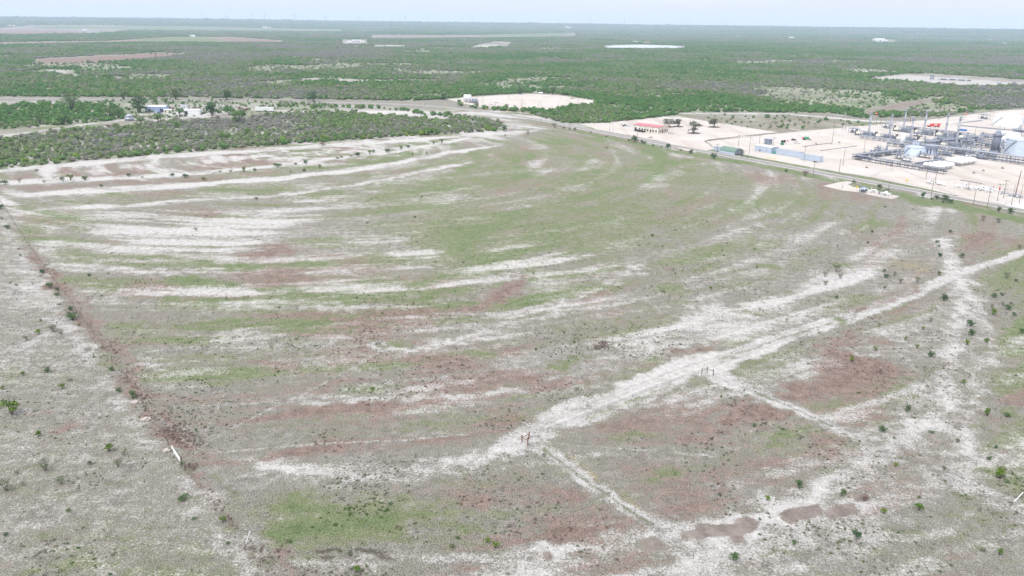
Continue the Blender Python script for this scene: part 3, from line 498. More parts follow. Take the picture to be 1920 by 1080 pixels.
def ground_mat():
    m = bpy.data.materials.new('dry_pasture'); m.use_nodes = True; t = m.node_tree; L = t.links.new; b = t.nodes['Principled BSDF']
    b.inputs['Roughness'].default_value = .95; b.inputs['Specular IOR Level'].default_value = .1
    geo = N(t, 'ShaderNodeNewGeometry'); P = geo.outputs['Position']
    def noise(sc, det=4.0, ro=.6, off=0):
        mp = N(t, 'ShaderNodeMapping'); mp.inputs['Location'].default_value = (off, off * .7, 0); L(P, mp.inputs[0])
        n = N(t, 'ShaderNodeTexNoise', noise_dimensions='2D', ins={'Scale': sc, 'Detail': det, 'Roughness': ro}); L(mp.outputs[0], n.inputs['Vector']); return n.outputs['Fac']
    def mth(op, a, b_=None, c=None, cl=False):
        n = N(t, 'ShaderNodeMath', operation=op, use_clamp=cl)
        for k, v in enumerate((a, b_, c)):
            if v is None: continue
            if isinstance(v, (int, float)): n.inputs[k].default_value = v
            else: L(v, n.inputs[k])
        return n.outputs[0]
    def rng(v, a, b_, c=0.0, d=1.0, ty='SMOOTHSTEP'):
        n = N(t, 'ShaderNodeMapRange', interpolation_type=ty, ins={'From Min': a, 'From Max': b_, 'To Min': c, 'To Max': d}); L(v, n.inputs['Value']); return n.outputs[0]
    def mixc(f, a, b_):
        n = N(t, 'ShaderNodeMix', data_type='RGBA')
        if isinstance(f, (int, float)): n.inputs[0].default_value = f
        else: L(f, n.inputs[0])
        for k, v in ((6, a), (7, b_)):
            if isinstance(v, tuple): n.inputs[k].default_value = (*v, 1)
            else: L(v, n.inputs[k])
        return n.outputs[2]
    def attr(nm):
        a = N(t, 'ShaderNodeAttribute', attribute_type='GEOMETRY', attribute_name=nm); s = N(t, 'ShaderNodeSeparateColor'); L(a.outputs['Color'], s.inputs[0])
        return s.outputs[0], s.outputs[1], s.outputs[2], a.outputs['Alpha']
    w_, g_, b_, y_ = attr('cover'); d_, m_, r_, br = attr('cover_b')
    n1 = noise(1.7, 5, .7); n2 = noise(.42, 4, .6, 31); n3 = noise(3.6, 3, .6, 77); n4 = noise(.09, 4, .6, 5); n5 = noise(.5, 5, .7, 200); n6 = noise(.013, 4, .6, 9); nf = noise(.28, 10, .8, 300); nf2 = noise(.33, 10, .8, 410); nf3 = noise(.3, 9, .78, 530)
    mp = N(t, 'ShaderNodeMapping'); mp.inputs['Rotation'].default_value = (0, 0, -1.0); mp.inputs['Scale'].default_value = (.16, 1, 1); L(P, mp.inputs[0])
    sn = N(t, 'ShaderNodeTexNoise', noise_dimensions='2D', ins={'Scale': .32, 'Detail': 7.0, 'Roughness': .7}); L(mp.outputs[0], sn.inputs['Vector']); ns = sn.outputs['Fac']; nw = mth('MULTIPLY_ADD', n1, .5, mth('MULTIPLY_ADD', n3, .18, mth('MULTIPLY', nf3, .32)))
    # ragged speckle: tussock by tussock the cover changes
    def rag(v, n, k=1.5, lo=.34, hi=.66): return rng(mth('MULTIPLY_ADD', mth('SUBTRACT', n, .5), k, v), lo, hi)
    grey = mixc(rng(nf3, .3, .7), (.126, .117, .100), (.262, .249, .222)); grey = mixc(rng(n4, .35, .65), grey, (.178, .170, .135))
    green = mixc(rng(nf, .3, .7), (.078, .122, .040), (.165, .196, .098)); olive = mixc(rng(nf3, .3, .7), (.108, .127, .055), (.188, .198, .110))
    green = mixc(rng(g_, .38, .85), olive, green)
    brown = mixc(rng(nf2, .3, .7), (.118, .078, .062), (.255, .188, .160)); yel = mixc(rng(n1, .3, .7), (.18, .145, .055), (.31, .26, .13))
    white = mixc(rng(n5, .3, .75), (.38, .368, .355), (.56, .545, .53))
    c = mixc(rag(mth('MULTIPLY_ADD', mth('SUBTRACT', ns, .5), .9, g_), nf, 1.3, .22, .62), grey, green)
    c = mixc(rag(mth('MULTIPLY_ADD', mth('SUBTRACT', ns, .5), -.8, b_), nf2, 1.5, .30, .70), c, brown); c = mixc(rag(y_, nf3, 1.3, .2, .8), c, yel)
    c = mixc(mth('MULTIPLY', rag(mth('MULTIPLY_ADD', mth('SUBTRACT', ns, .5), .7, w_), nw, 3.0, .29, .76), .92), c, white)
    # dark stemmy tussocks, scattered also over the bare ground
    tus = mth('MULTIPLY', rng(n3, .52, .70), rng(w_, .55, 1.0, .75, .42)); c = mixc(tus, c, (.085, .085, .062))
    pale = mth('MULTIPLY', mth('MULTIPLY', rng(n3, .47, .30), .62), mth('MULTIPLY_ADD', mth('MAXIMUM', g_, b_), -.75, 1.0, True)); c = mixc(pale, c, (.50, .485, .46))
    c = mixc(rag(d_, n1, 1.0, .3, .7), c, (.085, .075, .06)); c = mixc(mth('MULTIPLY', rag(m_, nf, 1.9, .40, .58), .9), c, mixc(rng(nf, .3, .7), (.130, .105, .092), (.265, .225, .205)))
    c = mixc(mth('MULTIPLY', r_, rng(n2, .35, .6, .2, .75)), c, (.17, .16, .135))
    # floor of the brush: litter, grass and sand between the crowns
    fl = mixc(rng(n4, .35, .65), (.13, .17, .08), (.33, .32, .27)); fl = mixc(rng(n6, .38, .62), fl, mixc(rng(n2, .4, .6), (.09, .15, .055), (.16, .17, .11)))
    c = mixc(mth('MULTIPLY', mth('MULTIPLY', rng(br, .02, .3), .95), rng(w_, .3, .7, 1.0, .0)), c, fl)
    L(c, b.inputs['Base Color'])
    bp = N(t, 'ShaderNodeBump', ins={'Strength': .8, 'Distance': .5}); L(mth('ADD', n1, mth('MULTIPLY', n3, .5)), bp.inputs['Height']); L(bp.outputs[0], b.inputs['Normal'])
    return m
me.materials.append(ground_mat())
ground = bpy.data.objects.new('ground', me); C.objects.link(ground); ground['kind'] = 'structure'
# ------------------------------------------------------------------ haze: one closed box of even air round everything
hb = MB().box(-30000, -30000, -30, 30000, 30000, 330); hm = bpy.data.materials.new('haze_air'); hm.use_nodes = True; ht = hm.node_tree; ht.nodes.clear()
ho = N(ht, 'ShaderNodeOutputMaterial'); hv = N(ht, 'ShaderNodeVolumePrincipled', ins={'Color': (.64, .765, 1.0, 1), 'Density': 6.0e-5, 'Anisotropy': 0.0}); ht.links.new(hv.outputs[0], ho.inputs['Volume'])
haze = hb.build('haze', hm); haze['kind'] = 'stuff'

# ------------------------------------------------------------------ road
def smooth(pts, n=8):
    P = [Vector(p) for p in pts]; P = [P[0] * 2 - P[1]] + P + [P[-1] * 2 - P[-2]]; o = []
    for a, b, c, d in zip(P, P[1:], P[2:], P[3:]):
        for k in range(n):
            t = k / n; o.append(.5 * ((2 * b) + (c - a) * t + (2 * a - 5 * b + 4 * c - d) * t * t + (3 * b - a - 3 * c + d) * t ** 3))
    return o + [P[-2]]
RU = Vector((.5395, -.842, 0)).normalized(); RV = Vector((-RU.y, RU.x, 0)); RZ = math.atan2(RU.y, RU.x)   # along the road / away from the pasture
rd0 = G(1400, 298.5)
ROAD = smooth([(-1500, 1062, 0), (-900, 1060, 0), (-664, 1055, 0), (-420, 1054, 0), (-250, 1051, 0), (-150, 1040, 0), (-68, 996, 0), (15, 905, 0), tuple(rd0 - RU * 170), tuple(rd0), tuple(rd0 + RU * 220), tuple(rd0 + RU * 500)], 10)
def strip(line, offs, z, m, name, parent=None, kind=None, dash=None, mb=None):
    v = []; mb = mb or MB()
    for i, p in enumerate(line):
        t = (line[min(i + 1, len(line) - 1)] - line[max(i - 1, 0)]).normalized(); n = Vector((-t.y, t.x, 0))
        v += [p + n * offs[0] + Vector((0, 0, z)), p + n * offs[1] + Vector((0, 0, z))]
    mb.add(v, [(2 * i + 1, 2 * i + 3, 2 * i + 2, 2 * i) for i in range(len(line) - 1)])
    if name is None: return mb
    o = mb.build(name, m, parent)
    if kind: o['kind'] = kind
    return o
strip(ROAD, (-6.0, 6.0), .06, M['gravel'], 'road_shoulder', kind='structure')
road = strip(ROAD, (-3.9, 3.9), .12, M['asphalt'], 'road', kind='structure')
mb = MB(); strip(ROAD, (-3.6, -3.48), .14, None, None, mb=mb); strip(ROAD, (3.48, 3.6), .14, None, None, mb=mb); o = mb.build('edge_line', M['paint'], road)
mb = MB(); strip(ROAD, (-.2, -.08), .14, None, None, mb=mb); strip(ROAD, (.08, .2), .14, None, None, mb=mb); mb.build('centre_line', M['yellow_paint'], road)

# ------------------------------------------------------------------ caliche pads
def pad_mat():
    m = bpy.data.materials.new('packed_caliche'); m.use_nodes = True; t = m.node_tree; L = t.links.new; b = t.nodes['Principled BSDF']; b.inputs['Roughness'].default_value = .95; b.inputs['Specular IOR Level'].default_value = .1
    geo = N(t, 'ShaderNodeNewGeometry')
    def nz(sc, d, st=(1, 1, 1), rot=0):
        mp = N(t, 'ShaderNodeMapping'); mp.inputs['Scale'].default_value = st; mp.inputs['Rotation'].default_value = (0, 0, rot); L(geo.outputs['Position'], mp.inputs[0])
        n = N(t, 'ShaderNodeTexNoise', noise_dimensions='2D', ins={'Scale': sc, 'Detail': d, 'Roughness': .6}); L(mp.outputs[0], n.inputs['Vector']); return n.outputs['Fac']
    def rg(v, a, b_, c, d): n = N(t, 'ShaderNodeMapRange', ins={'From Min': a, 'From Max': b_, 'To Min': c, 'To Max': d}); L(v, n.inputs['Value']); return n.outputs[0]
    def mix(f, a, c):
        n = N(t, 'ShaderNodeMix', data_type='RGBA'); L(f, n.inputs[0])
        for k, v in ((6, a), (7, c)):
            if isinstance(v, tuple): n.inputs[k].default_value = (*v, 1)
            else: L(v, n.inputs[k])
        return n.outputs[2]
    c = mix(rg(nz(.03, 5), .35, .65, 0, 1), (.43, .405, .377), (.385, .345, .31)); c = mix(rg(nz(.12, 5, (1, .12, 1), -RZ), .52, .70, 0, .6), c, (.43, .405, .385)); c = mix(rg(nz(.5, 4), .55, .75, 0, .5), c, (.29, .26, .235))
    c = mix(rg(nz(.06, 4, (1, .06, 1), -RZ + .5), .58, .68, 0, .5), c, (.30, .255, .225)); L(c, b.inputs['Base Color']); return m
M['pad'] = pad_mat()
def pad(name, pts, z, m=None, rag=2.0):
    P = [G(*p) for p in pts]; o = []
    for a, b in zip(P, P[1:] + P[:1]):
        n = max(1, int((b - a).length / 6))
        for k in range(n):
            q = a.lerp(b, k / n); j = min(rag, .25 * (b - a).length); o.append((q.x + (vnoise(np.array(q.x / 9), np.array(q.y / 9), 3) - .5) * j, q.y + (vnoise(np.array(q.x / 9 + 50), np.array(q.y / 9), 4) - .5) * j, z))
    bm = bmesh.new(); f = bm.faces.new([bm.verts.new(p) for p in o]); f.normal_update()
    if f.normal.z < 0: f.normal_flip()
    bmesh.ops.triangulate(bm, faces=[f]); me = bpy.data.meshes.new(name); bm.to_mesh(me); bm.free(); me.materials.append(m or M['pad'])
    ob = bpy.data.objects.new(name, me); C.objects.link(ob); ob['kind'] = 'structure'; return ob
pad('plant_yard', [(1324, 265), (1345, 281), (1440, 299), (1540, 317), (1640, 334), (1735, 354), (1800, 368), (1870, 381), (1930, 392), (2030, 410), (2160, 380), (2200, 260), (2100, 215), (1960, 203), (1872, 208), (1765, 222), (1640, 234), (1560, 241), (1440, 252)], .05)
pad('office_yard', [(1088, 232), (1120, 231), (1180, 225.5), (1250, 219), (1288, 221), (1330, 228), (1400, 239), (1458, 248), (1400, 254), (1330, 261), (1320, 265), (1342, 280), (1305, 283), (1280, 275), (1250, 267), (1180, 254), (1120, 243)], .08)
pad('tank_pad', [(838, 186), (871, 183), (931, 179), (997, 176), (1044, 178), (1081, 184), (1118, 189), (1106, 196), (1072, 199), (1040, 206), (987, 206), (959, 204), (905, 201.5), (869, 194)], .05)
pad('valve_yard', [(1541, 348.5), (1576, 341), (1590, 339.5), (1600, 342), (1590, 345), (1601, 350), (1640, 357), (1662, 363.5), (1690, 368), (1672, 373.5), (1640, 368), (1610, 361), (1580, 357.5)], .05)
pad('yard_entrance', [(1786, 371), (1800, 367), (1852, 376), (1862, 384), (1846, 386), (1812, 378)], .10)
pad('yard_driveway', [(1255, 268.5), (1285, 274), (1305, 283.5), (1300, 286), (1270, 278)], .11)
def sub(name, pts, z, col, nm): return pad(name, pts, z, mat(nm, col, .9, var=.15, scale=.1), 1.0)
sub('grey_gravel_plot', [(1870, 390), (1900, 381), (1960, 372), (2030, 405), (1960, 400)], .09, (.42, .415, .41), 'grey_gravel')
# berm of grey spoil between the office yard and the plant
bmb = MB(); a, b = G(1392, 263), G(1660, 238); nn = 60; rr = np.random.default_rng(5)
d = (b - a).normalized(); nrm = Vector((-d.y, d.x, 0)); v = []; f = []
for k in range(nn + 1):
    p = a.lerp(b, k / nn); wv = 5 + rr.normal() * .5; hgt = 1.1 + rr.normal() * .15
    if k in (0, nn): hgt = .1
    v += [p + nrm * (wv + 2) + Vector((0, 0, .02)), p + nrm * 1.2 + Vector((0, 0, hgt)), p - nrm * 1.2 + Vector((0, 0, hgt * .95)), p - nrm * (wv + 3) + Vector((0, 0, .02))]
for k in range(nn):
    for j in range(3): f.append((4 * k + j, 4 * k + j + 1, 4 * k + j + 5, 4 * k + j + 4)[::-1])
bmb.add(v, f, True); bm_ = bmb.build('spoil_berm', mat('grey_spoil', (.40, .375, .355), .95, var=.3, scale=.35)); bm_['kind'] = 'structure'
for k, (pts) in enumerate([[(1783, 232.5), (1800, 231.5), (1845, 226.5), (1838, 225)], [(1790, 235.3), (1866, 243), (1920, 246.5), (1920, 244.5), (1866, 240.5), (1800, 234.2)]]):
    sub('containment_strip', pts, .10 + .01 * k, (.15, .15, .17), 'dark_liner_%s' % 'ab'[k])
pond = sub('pond', [(1133, 89.5), (1150, 86.2), (1200, 85.0), (1262, 86.4), (1281, 89), (1270, 91.3), (1190, 90.6), (1145, 90.6)], 2.5, (.50, .53, .56), 'pond_water')
pm = pond.data.materials[0].node_tree.nodes['Principled BSDF']; pm.inputs['Roughness'].default_value = .12; pm.inputs['Specular IOR Level'].default_value = .6

# ------------------------------------------------------------------ foliage meshes
def crown(mb, rng, w, h, n, leaf, z0=.25, lobes=7, flat=.75, ragged=.25, lo=.25):
    """leaf-sized cards spread through an uneven crown"""
    L = []
    for k in range(lobes):
        a = rng.uniform(0, 6.283); rr = w * .5 * .62 * math.sqrt(rng.uniform(0, 1)); zz = z0 + (h - z0) * rng.uniform(lo, .78) * (1 - .35 * (rr / (w * .5)))
        L.append((rr * math.cos(a), rr * math.sin(a), zz, w * rng.uniform(.16, .30)))
    for k in range(n):
        x, y, z, s = L[rng.integers(len(L))]
        d = rng.normal(size=3); d /= np.linalg.norm(d) + 1e-9; d[2] = abs(d[2]) * 1.0 - .35
        rad = s * (rng.uniform(.55, 1.0) + (rng.uniform(0, ragged) if rng.uniform() < .2 else 0))
        p = np.array([x, y, z]) + d * rad * np.array([1, 1, flat]); p[2] = max(p[2], .06 * h)
        nn = d + rng.normal(size=3) * .55; nn[2] += .6; nn /= np.linalg.norm(nn)
        t = np.cross(nn, rng.normal(size=3)); t /= np.linalg.norm(t) + 1e-9; u = np.cross(nn, t); e = leaf * rng.uniform(.6, 1.35)
        mb.add([p - t * e, p - u * e * .6, p + t * e + nn * e * .15, p + u * e * .6], [(0, 1, 2, 3)])
def limbs(mb, rng, w, h, n, r, base=.05, spread=.35):
    for k in range(n):
        a = 6.283 * k / n + rng.uniform(-.5, .5); b0 = Vector((base * math.cos(a), base * math.sin(a), 0)); m_ = Vector((w * spread * .45 * math.cos(a), w * spread * .45 * math.sin(a), h * .45)); e = Vector((w * spread * math.cos(a + .3), w * spread * math.sin(a + .3), h * rng.uniform(.7, .92)))
        mb.tube(b0, m_, r, r * .7, 5, False); mb.tube(m_, e, r * .7, r * .25, 5, False)
        for q in range(2):
            e2 = m_.lerp(e, .3 + .3 * q) + Vector((rng.uniform(-1, 1) * w * .2, rng.uniform(-1, 1) * w * .2, h * .22)); mb.tube(m_.lerp(e, .2 + .3 * q), e2, r * .4, r * .12, 4, False)
def brush_mesh(name, seed, w, h, n, leaf, m, lobes=8, twig=True, core=True):
    rng = np.random.default_rng(seed); mb = MB(); crown(mb, rng, w, h, n, leaf, lobes=lobes, z0=.2 * h)
    if core:
        for k in range(3):
            a = rng.uniform(0, 6.28); mb.lathe([(.05 * w, .05 * h), (.24 * w, .25 * h), (.23 * w, .5 * h), (.08 * w, .68 * h)], 6, (w * .14 * math.cos(a), w * .14 * math.sin(a), 0), False)
    return mb.mesh(name, m)
SRC = bpy.data.collections.new('brush_sources')      # source shapes of the scatter, not part of the scene itself
BV = [brush_mesh('brush', 100 + k, 1, .62 + .06 * (k % 4), 110, .085, M['lf_brush'], 7 + k % 3) for k in range(7)]
for k in range(2):                                    # leafless grey brush
    rng = np.random.default_rng(300 + k); mb = MB(); crown(mb, rng, 1, .6, 60, .05, lobes=8, z0=.15); limbs(mb, rng, 1, .62, 9, .012, spread=.4); BV.append(mb.mesh('brush', M['lf_brush']))
for k, m_ in enumerate(BV):
    o = bpy.data.objects.new('brush_%02d' % k, m_); SRC.objects.link(o)
def scatter(name, pts, sc, rz, tone, vi, coll, zs=None):
    me = bpy.data.meshes.new(name); me.vertices.add(len(pts)); me.vertices.foreach_set('co', np.asarray(pts, np.float32).ravel())
    for nm, ty, a in (('sc', 'FLOAT', sc), ('rz', 'FLOAT', rz), ('tone', 'FLOAT', tone), ('vi', 'INT', vi), ('zs', 'FLOAT', zs if zs is not None else sc)):
        at = me.attributes.new(nm, ty, 'POINT'); at.data.foreach_set('value', np.asarray(a, np.int32 if ty == 'INT' else np.float32))
    ob = bpy.data.objects.new(name, me); C.objects.link(ob); ob['kind'] = 'stuff'
    g = bpy.data.node_groups.new(name, 'GeometryNodeTree'); g.interface.new_socket('Geometry', in_out='INPUT', socket_type='NodeSocketGeometry'); g.interface.new_socket('Geometry', in_out='OUTPUT', socket_type='NodeSocketGeometry')
    gi = N(g, 'NodeGroupInput'); go = N(g, 'NodeGroupOutput'); ip = N(g, 'GeometryNodeInstanceOnPoints'); ci = N(g, 'GeometryNodeCollectionInfo', transform_space='RELATIVE')
    ci.inputs['Collection'].default_value = coll; ci.inputs['Separate Children'].default_value = True; ci.inputs['Reset Children'].default_value = True
    def na_(nm, ty): n = N(g, 'GeometryNodeInputNamedAttribute', data_type=ty); n.inputs['Name'].default_value = nm; return n.outputs['Attribute']
    cx1 = N(g, 'ShaderNodeCombineXYZ'); g.links.new(na_('rz', 'FLOAT'), cx1.inputs['Z']); cx2 = N(g, 'ShaderNodeCombineXYZ'); s_at = na_('sc', 'FLOAT')
    for a in 'XY': g.links.new(s_at, cx2.inputs[a])
    g.links.new(na_('zs', 'FLOAT'), cx2.inputs['Z'])
    e2r = N(g, 'FunctionNodeEulerToRotation'); g.links.new(cx1.outputs[0], e2r.inputs[0])
    g.links.new(gi.outputs[0], ip.inputs['Points']); g.links.new(ci.outputs[0], ip.inputs['Instance']); ip.inputs['Pick Instance'].default_value = True
    g.links.new(na_('vi', 'INT'), ip.inputs['Instance Index']); g.links.new(e2r.outputs[0], ip.inputs['Rotation']); g.links.new(cx2.outputs[0], ip.inputs['Scale']); g.links.new(ip.outputs[0], go.inputs[0])
    md = ob.modifiers.new('scatter', 'NODES'); md.node_group = g; return ob
def tone_at(x, y, rng):
    a = fbm(x / 140 + 20, y / 140, 81, 3); b = fbm(x / 900 + 2, y / 900, 82, 3)
    return np.clip(.37 + 2.3 * (a - .5) + 1.8 * (b - .5) + rng.normal(size=x.shape) * .26, 0, 1)
# the wide brush beyond the road, thinning the spacing with distance
rng = np.random.default_rng(21); PX_, PY_, SS = [], [], []
r = 560.0
while r < 15000:
    s = (3.6 + .0021 * r) if r < 9000 else 24 + .004 * (r - 9000); n = int(2 * .66 * r / s); a = np.linspace(-.66, .66, n) + rng.uniform(-.5, .5, n) * s / r; q = r + rng.uniform(-.5, .5, n) * s
    PX_.append(np.sin(a) * q); PY_.append(np.cos(a) * q); SS.append(np.full(n, s)); r += s
bx, by, bs = map(np.concatenate, (PX_, PY_, SS)); den = brush_density(bx, by); keep = rng.uniform(size=bx.shape) < den; bx, by, bs = bx[keep], by[keep], bs[keep]
dist = np.hypot(bx, by); inT = (poly_sdf(bx, by, np.array(THICKET)) > 1.0)
order = np.nonzero(inT)[0]; front = np.array(W2([(-120, 330), (0, 317), (60, 311), (200, 298), (400, 281), (600, 266), (760, 256), (935, 246)])); fd = np.full(len(order), 1e9)
for a_, b_ in zip(front, front[1:]):
    e_ = b_ - a_; q_ = np.stack([bx[order], by[order]], 1) - a_; t_ = np.clip((q_ @ e_) / (e_ @ e_), 0, 1); fd = np.minimum(fd, np.hypot(*(q_ - t_[:, None] * e_).T))
vis = (bx[order] > -.66 * by[order]) & (bx[order] < 60); order = order[vis][np.argsort(fd[vis])][:255]; single = np.zeros(bx.shape, bool); single[order] = True
bt = tone_at(bx, by, rng); bt[inT] = np.clip(bt[inT] + .26, 0, 1)
size = bs * rng.uniform(.6, 1.5, bx.shape) * np.where(rng.uniform(size=bx.shape) < .07, 1.5, 1.0); low = np.array(brush_density(bx, by)) < .4; size[low] *= .62
bz = terrain(bx, by); vi = np.where(bt > .74, rng.integers(6, 9, bx.shape), rng.integers(0, 7, bx.shape)); zs = np.minimum(size, 6.5 + .35 * size) * rng.uniform(.75, 1.1, bx.shape); rzz = rng.uniform(0, 6.28, bx.shape)
# taller, darker trees lining the far road, the tank pad and the back of the plant
ex = []
for line, n_ in (([(-40, 180), (300, 182), (560, 185), (700, 187), (780, 188.5), (840, 185.5)], 170), ([(840, 185), (905, 178.5), (975, 175), (1044, 174), (1090, 183), (1130, 190), (1125, 198)], 60), ([(860, 199), (905, 205), (985, 211)], 18), ([(1130, 231), (1180, 225), (1250, 217)], 34), ([(1640, 216), (1700, 217), (1765, 217), (1868, 204), (1980, 196)], 60)):
    Q = [G(*q) for q in line]
    for k in range(n_): i_ = int(rng.integers(len(Q) - 1)); q = Q[i_].lerp(Q[i_ + 1], float(rng.uniform())); ex.append((q.x + rng.normal() * 2, q.y + abs(rng.normal()) * 6, rng.uniform(4.5, 9.5)))
ex = np.array(ex); ne = len(ex); bx, by = np.append(bx, ex[:, 0]), np.append(by, ex[:, 1]); size = np.append(size, ex[:, 2]); bz = np.append(bz, np.zeros(ne)); zs = np.append(zs, ex[:, 2] * rng.uniform(.8, 1.1, ne)); bt = np.append(bt, rng.uniform(0, .22, ne)); vi = np.append(vi, rng.integers(0, 7, ne)); rzz = np.append(rzz, rng.uniform(0, 6.28, ne)); single = np.append(single, np.zeros(ne, bool))
k = ~single
brush = scatter('brush', np.stack([bx, by, bz], 1)[k], size[k], rzz[k], bt[k], vi[k], SRC, zs[k])
tag(brush, 'green and grey mesquite brush covering the plain beyond the road', 'brush', kind='stuff')
TV = []
for lm in ('lf_thicket', 'lf_thgrey', 'lf_thyel'):
    for k in range(4): TV.append(brush_mesh('shrub', 400 + k + len(TV), 1, .62 + .06 * k, 230, .058, M[lm], 8))
SEG = [(60, 'at the left end of the thicket'), (140, 'left of the thicket dip, near the left end'), (230, 'in the thicket front below the left tree belt'), (310, 'in the thicket front below the grain bin'), (390, 'in the thicket front below the blue farm shed'), (470, 'in the thicket front below the round farm tree'), (560, 'in the thicket front below the white trailer'), (660, 'in the thicket front right of the trailer'), (760, 'in the right half of the thicket front'), (860, 'near the right end of the thicket front'), (2000, 'at the right tip of the thicket')]
for n_, i_ in enumerate(order):
    q = 2 if rng.uniform() < .16 else 1 if rng.uniform() < .52 else 0; sg = next(b for a, b in SEG if seen_x((bx[i_], by[i_], 0)) < a)
    o = share('brush_shrub', TV[q * 4 + n_ % 4], None, (bx[i_], by[i_], 0), rzz[i_], (size[i_] * 1.05, size[i_] * 1.05, zs[i_] * 1.1))
    tag(o, '%s%s shrub %s' % ('big ' if size[i_] > 7.2 else 'small ' if size[i_] < 5.4 else '', ('green', 'grey', 'yellow green')[q], sg), 'shrub', 'shrubs along the near edge of the thicket')

# grass tussocks standing on the pasture
TUF = bpy.data.collections.new('tussock_sources')
tm = leaf_mat('tussock_blades', [(.075, .14, .025), (.11, .14, .045), (.155, .15, .128), (.27, .262, .24), (.14, .09, .066)], 'tone')
for k in range(4):
    rg_ = np.random.default_rng(500 + k); mb = MB()
    for q in range(14):
        a = rg_.uniform(0, 6.28); b0 = np.array([math.cos(a), math.sin(a), 0]) * rg_.uniform(0, .35); e = b0 + np.array([math.cos(a) * rg_.uniform(.2, .7), math.sin(a) * rg_.uniform(.2, .7), rg_.uniform(.5, 1.1)]); s = np.array([-math.sin(a), math.cos(a), 0]) * .11
        mb.add([b0 - s, b0 + s, e + s * .3, e - s * .3], [(0, 1, 2, 3)])
    o = bpy.data.objects.new('tussock_%02d' % k, mb.mesh('tussock', tm)); TUF.objects.link(o)
n = 200000; ta = rng.uniform(-.64, .64, n); tr = 118 * np.exp(rng.uniform(0, 1, n) ** 1.25 * math.log(640 / 118)); tx, ty = np.sin(ta) * tr, np.cos(ta) * tr
# look the survey maps up at the tussocks (nearest vertex of the ground)
ri = np.clip(np.searchsorted(rings, tr), 0, len(rings) - 1); ai = np.clip(np.searchsorted(angs[:463], ta), 0, 462); idx = ri * len(angs) + ai
mw, mg, mbn, mdk, mt = (MASK[c][idx] for c in 'wgbdr'); mt = np.maximum(mt, MASK['m'][idx])
keep = (rng.uniform(size=n) < np.clip(1.6 - tr / 400, 0, 1)) & (rng.uniform(size=n) < np.clip(1.0 - 1.02 * mw, .02, 1) * np.clip(.35 + 1.1 * fbm(tx / 5, ty / 5, 91, 3), 0, 1)) & (mt < .3)
tone = np.where(mg > .42, rng.uniform(-.1, .4, n), np.where(mbn > .42, rng.uniform(.5, 1.1, n), rng.uniform(.25, .8, n))); tsz = rng.uniform(.08, .21, n) * np.clip(tr / 220, .8, 1.5)
tsz = np.where(rng.uniform(size=n) < .04, tsz * 1.7, tsz)
tus = scatter('grass_tussocks', np.stack([tx, ty, np.zeros(n)], 1)[keep], tsz[keep], rng.uniform(0, 6.28, n)[keep], np.clip(tone, 0, 1)[keep], rng.integers(0, 4, n)[keep], TUF, (tsz * rng.uniform(.5, 1, n))[keep])
tag(tus, 'short tussocks of dry and green grass over the pasture', 'grass', kind='stuff')

# dry weeds and dead brush heaped along the old fence line
DW = bpy.data.collections.new('weed_sources')
for k in range(3):
    rg_ = np.random.default_rng(800 + k); mb = MB(); crown(mb, rg_, 1, .5, 70, .07, z0=.05, lobes=6, ragged=.5); DW.objects.link(bpy.data.objects.new('weed_%d' % k, mb.mesh('weed', leaf_mat('dead_weeds_%s' % 'abc'[k], [(.13, .09, .072), (.185, .13, .105), (.23, .175, .15)]))))
wp = []
for (line, wd, n) in (([(40, 440), (60, 466), (95, 515), (150, 590), (195, 650), (228, 695), (265, 738), (300, 785), (335, 830)], 2.6, 620), ([(300, 806), (330, 818), (372, 834)], 2.6, 190), ([(345, 868), (365, 890), (388, 918)], 1.6, 200), ([(395, 935), (440, 995), (500, 1070)], 1.0, 60), ([(495, 1040), (530, 1030), (560, 1075)], 2.5, 60)):
    Q = [G(*q) for q in line]
    for _ in range(n):
        k = int(rng.integers(len(Q) - 1)); q = Q[k].lerp(Q[k + 1], float(rng.uniform())); wp.append((q.x + rng.normal() * wd * .7 + .8, q.y + rng.normal() * wd * .7, 0))
wp = np.array(wp); n = len(wp); ok = fbm(wp[:, 0] / 6, wp[:, 1] / 6, 95, 3) > .44; wp = wp[ok]; n = len(wp); ws = rng.uniform(.4, 1.1, n)
tag(scatter('dry_weeds', wp, ws, rng.uniform(0, 6.28, n), rng.uniform(0, 1, n), rng.integers(0, 3, n), DW, ws * rng.uniform(.6, 1.0, n)), 'rusty dry weeds heaped along the left fence line', 'weeds', kind='stuff')

# low weed clumps dotted over the near pasture
WC = bpy.data.collections.new('clump_sources')
for k, cs in enumerate(([(.06, .11, .035), (.09, .14, .045)], [(.10, .12, .06), (.14, .15, .09)], [(.13, .09, .07), (.18, .135, .11)], [(.17, .165, .13), (.24, .23, .20)])):
    rg_ = np.random.default_rng(860 + k); mb = MB(); crown(mb, rg_, 1, .55, 60, .085, z0=.04, lobes=6, ragged=.5, lo=.05); WC.objects.link(bpy.data.objects.new('clump_%d' % k, mb.mesh('clump', leaf_mat('clump_leaves_%s' % 'abcd'[k], cs))))
n = 36000; ca = rng.uniform(-.64, .64, n); c_r = 118 * np.exp(rng.uniform(0, 1, n) * math.log(520 / 118)); px_, py_ = np.sin(ca) * c_r, np.cos(ca) * c_r
ix_ = np.clip(np.searchsorted(rings, c_r), 0, len(rings) - 1) * len(angs) + np.clip(np.searchsorted(angs[:463], ca), 0, 462)
cg, cb_, cw_, crt = MASK['g'][ix_], MASK['b'][ix_], MASK['w'][ix_], np.maximum(MASK['r'][ix_], MASK['m'][ix_]); cl = fbm(px_ / 16, py_ / 16, 131, 4)
ok = (rng.uniform(size=n) < np.clip(3.2 * (cl - .46), 0, 1) * np.clip(1.25 - cw_, .12, 1)) & (crt < .25) & (lf[ix_] * rng.uniform(size=n) < .6)
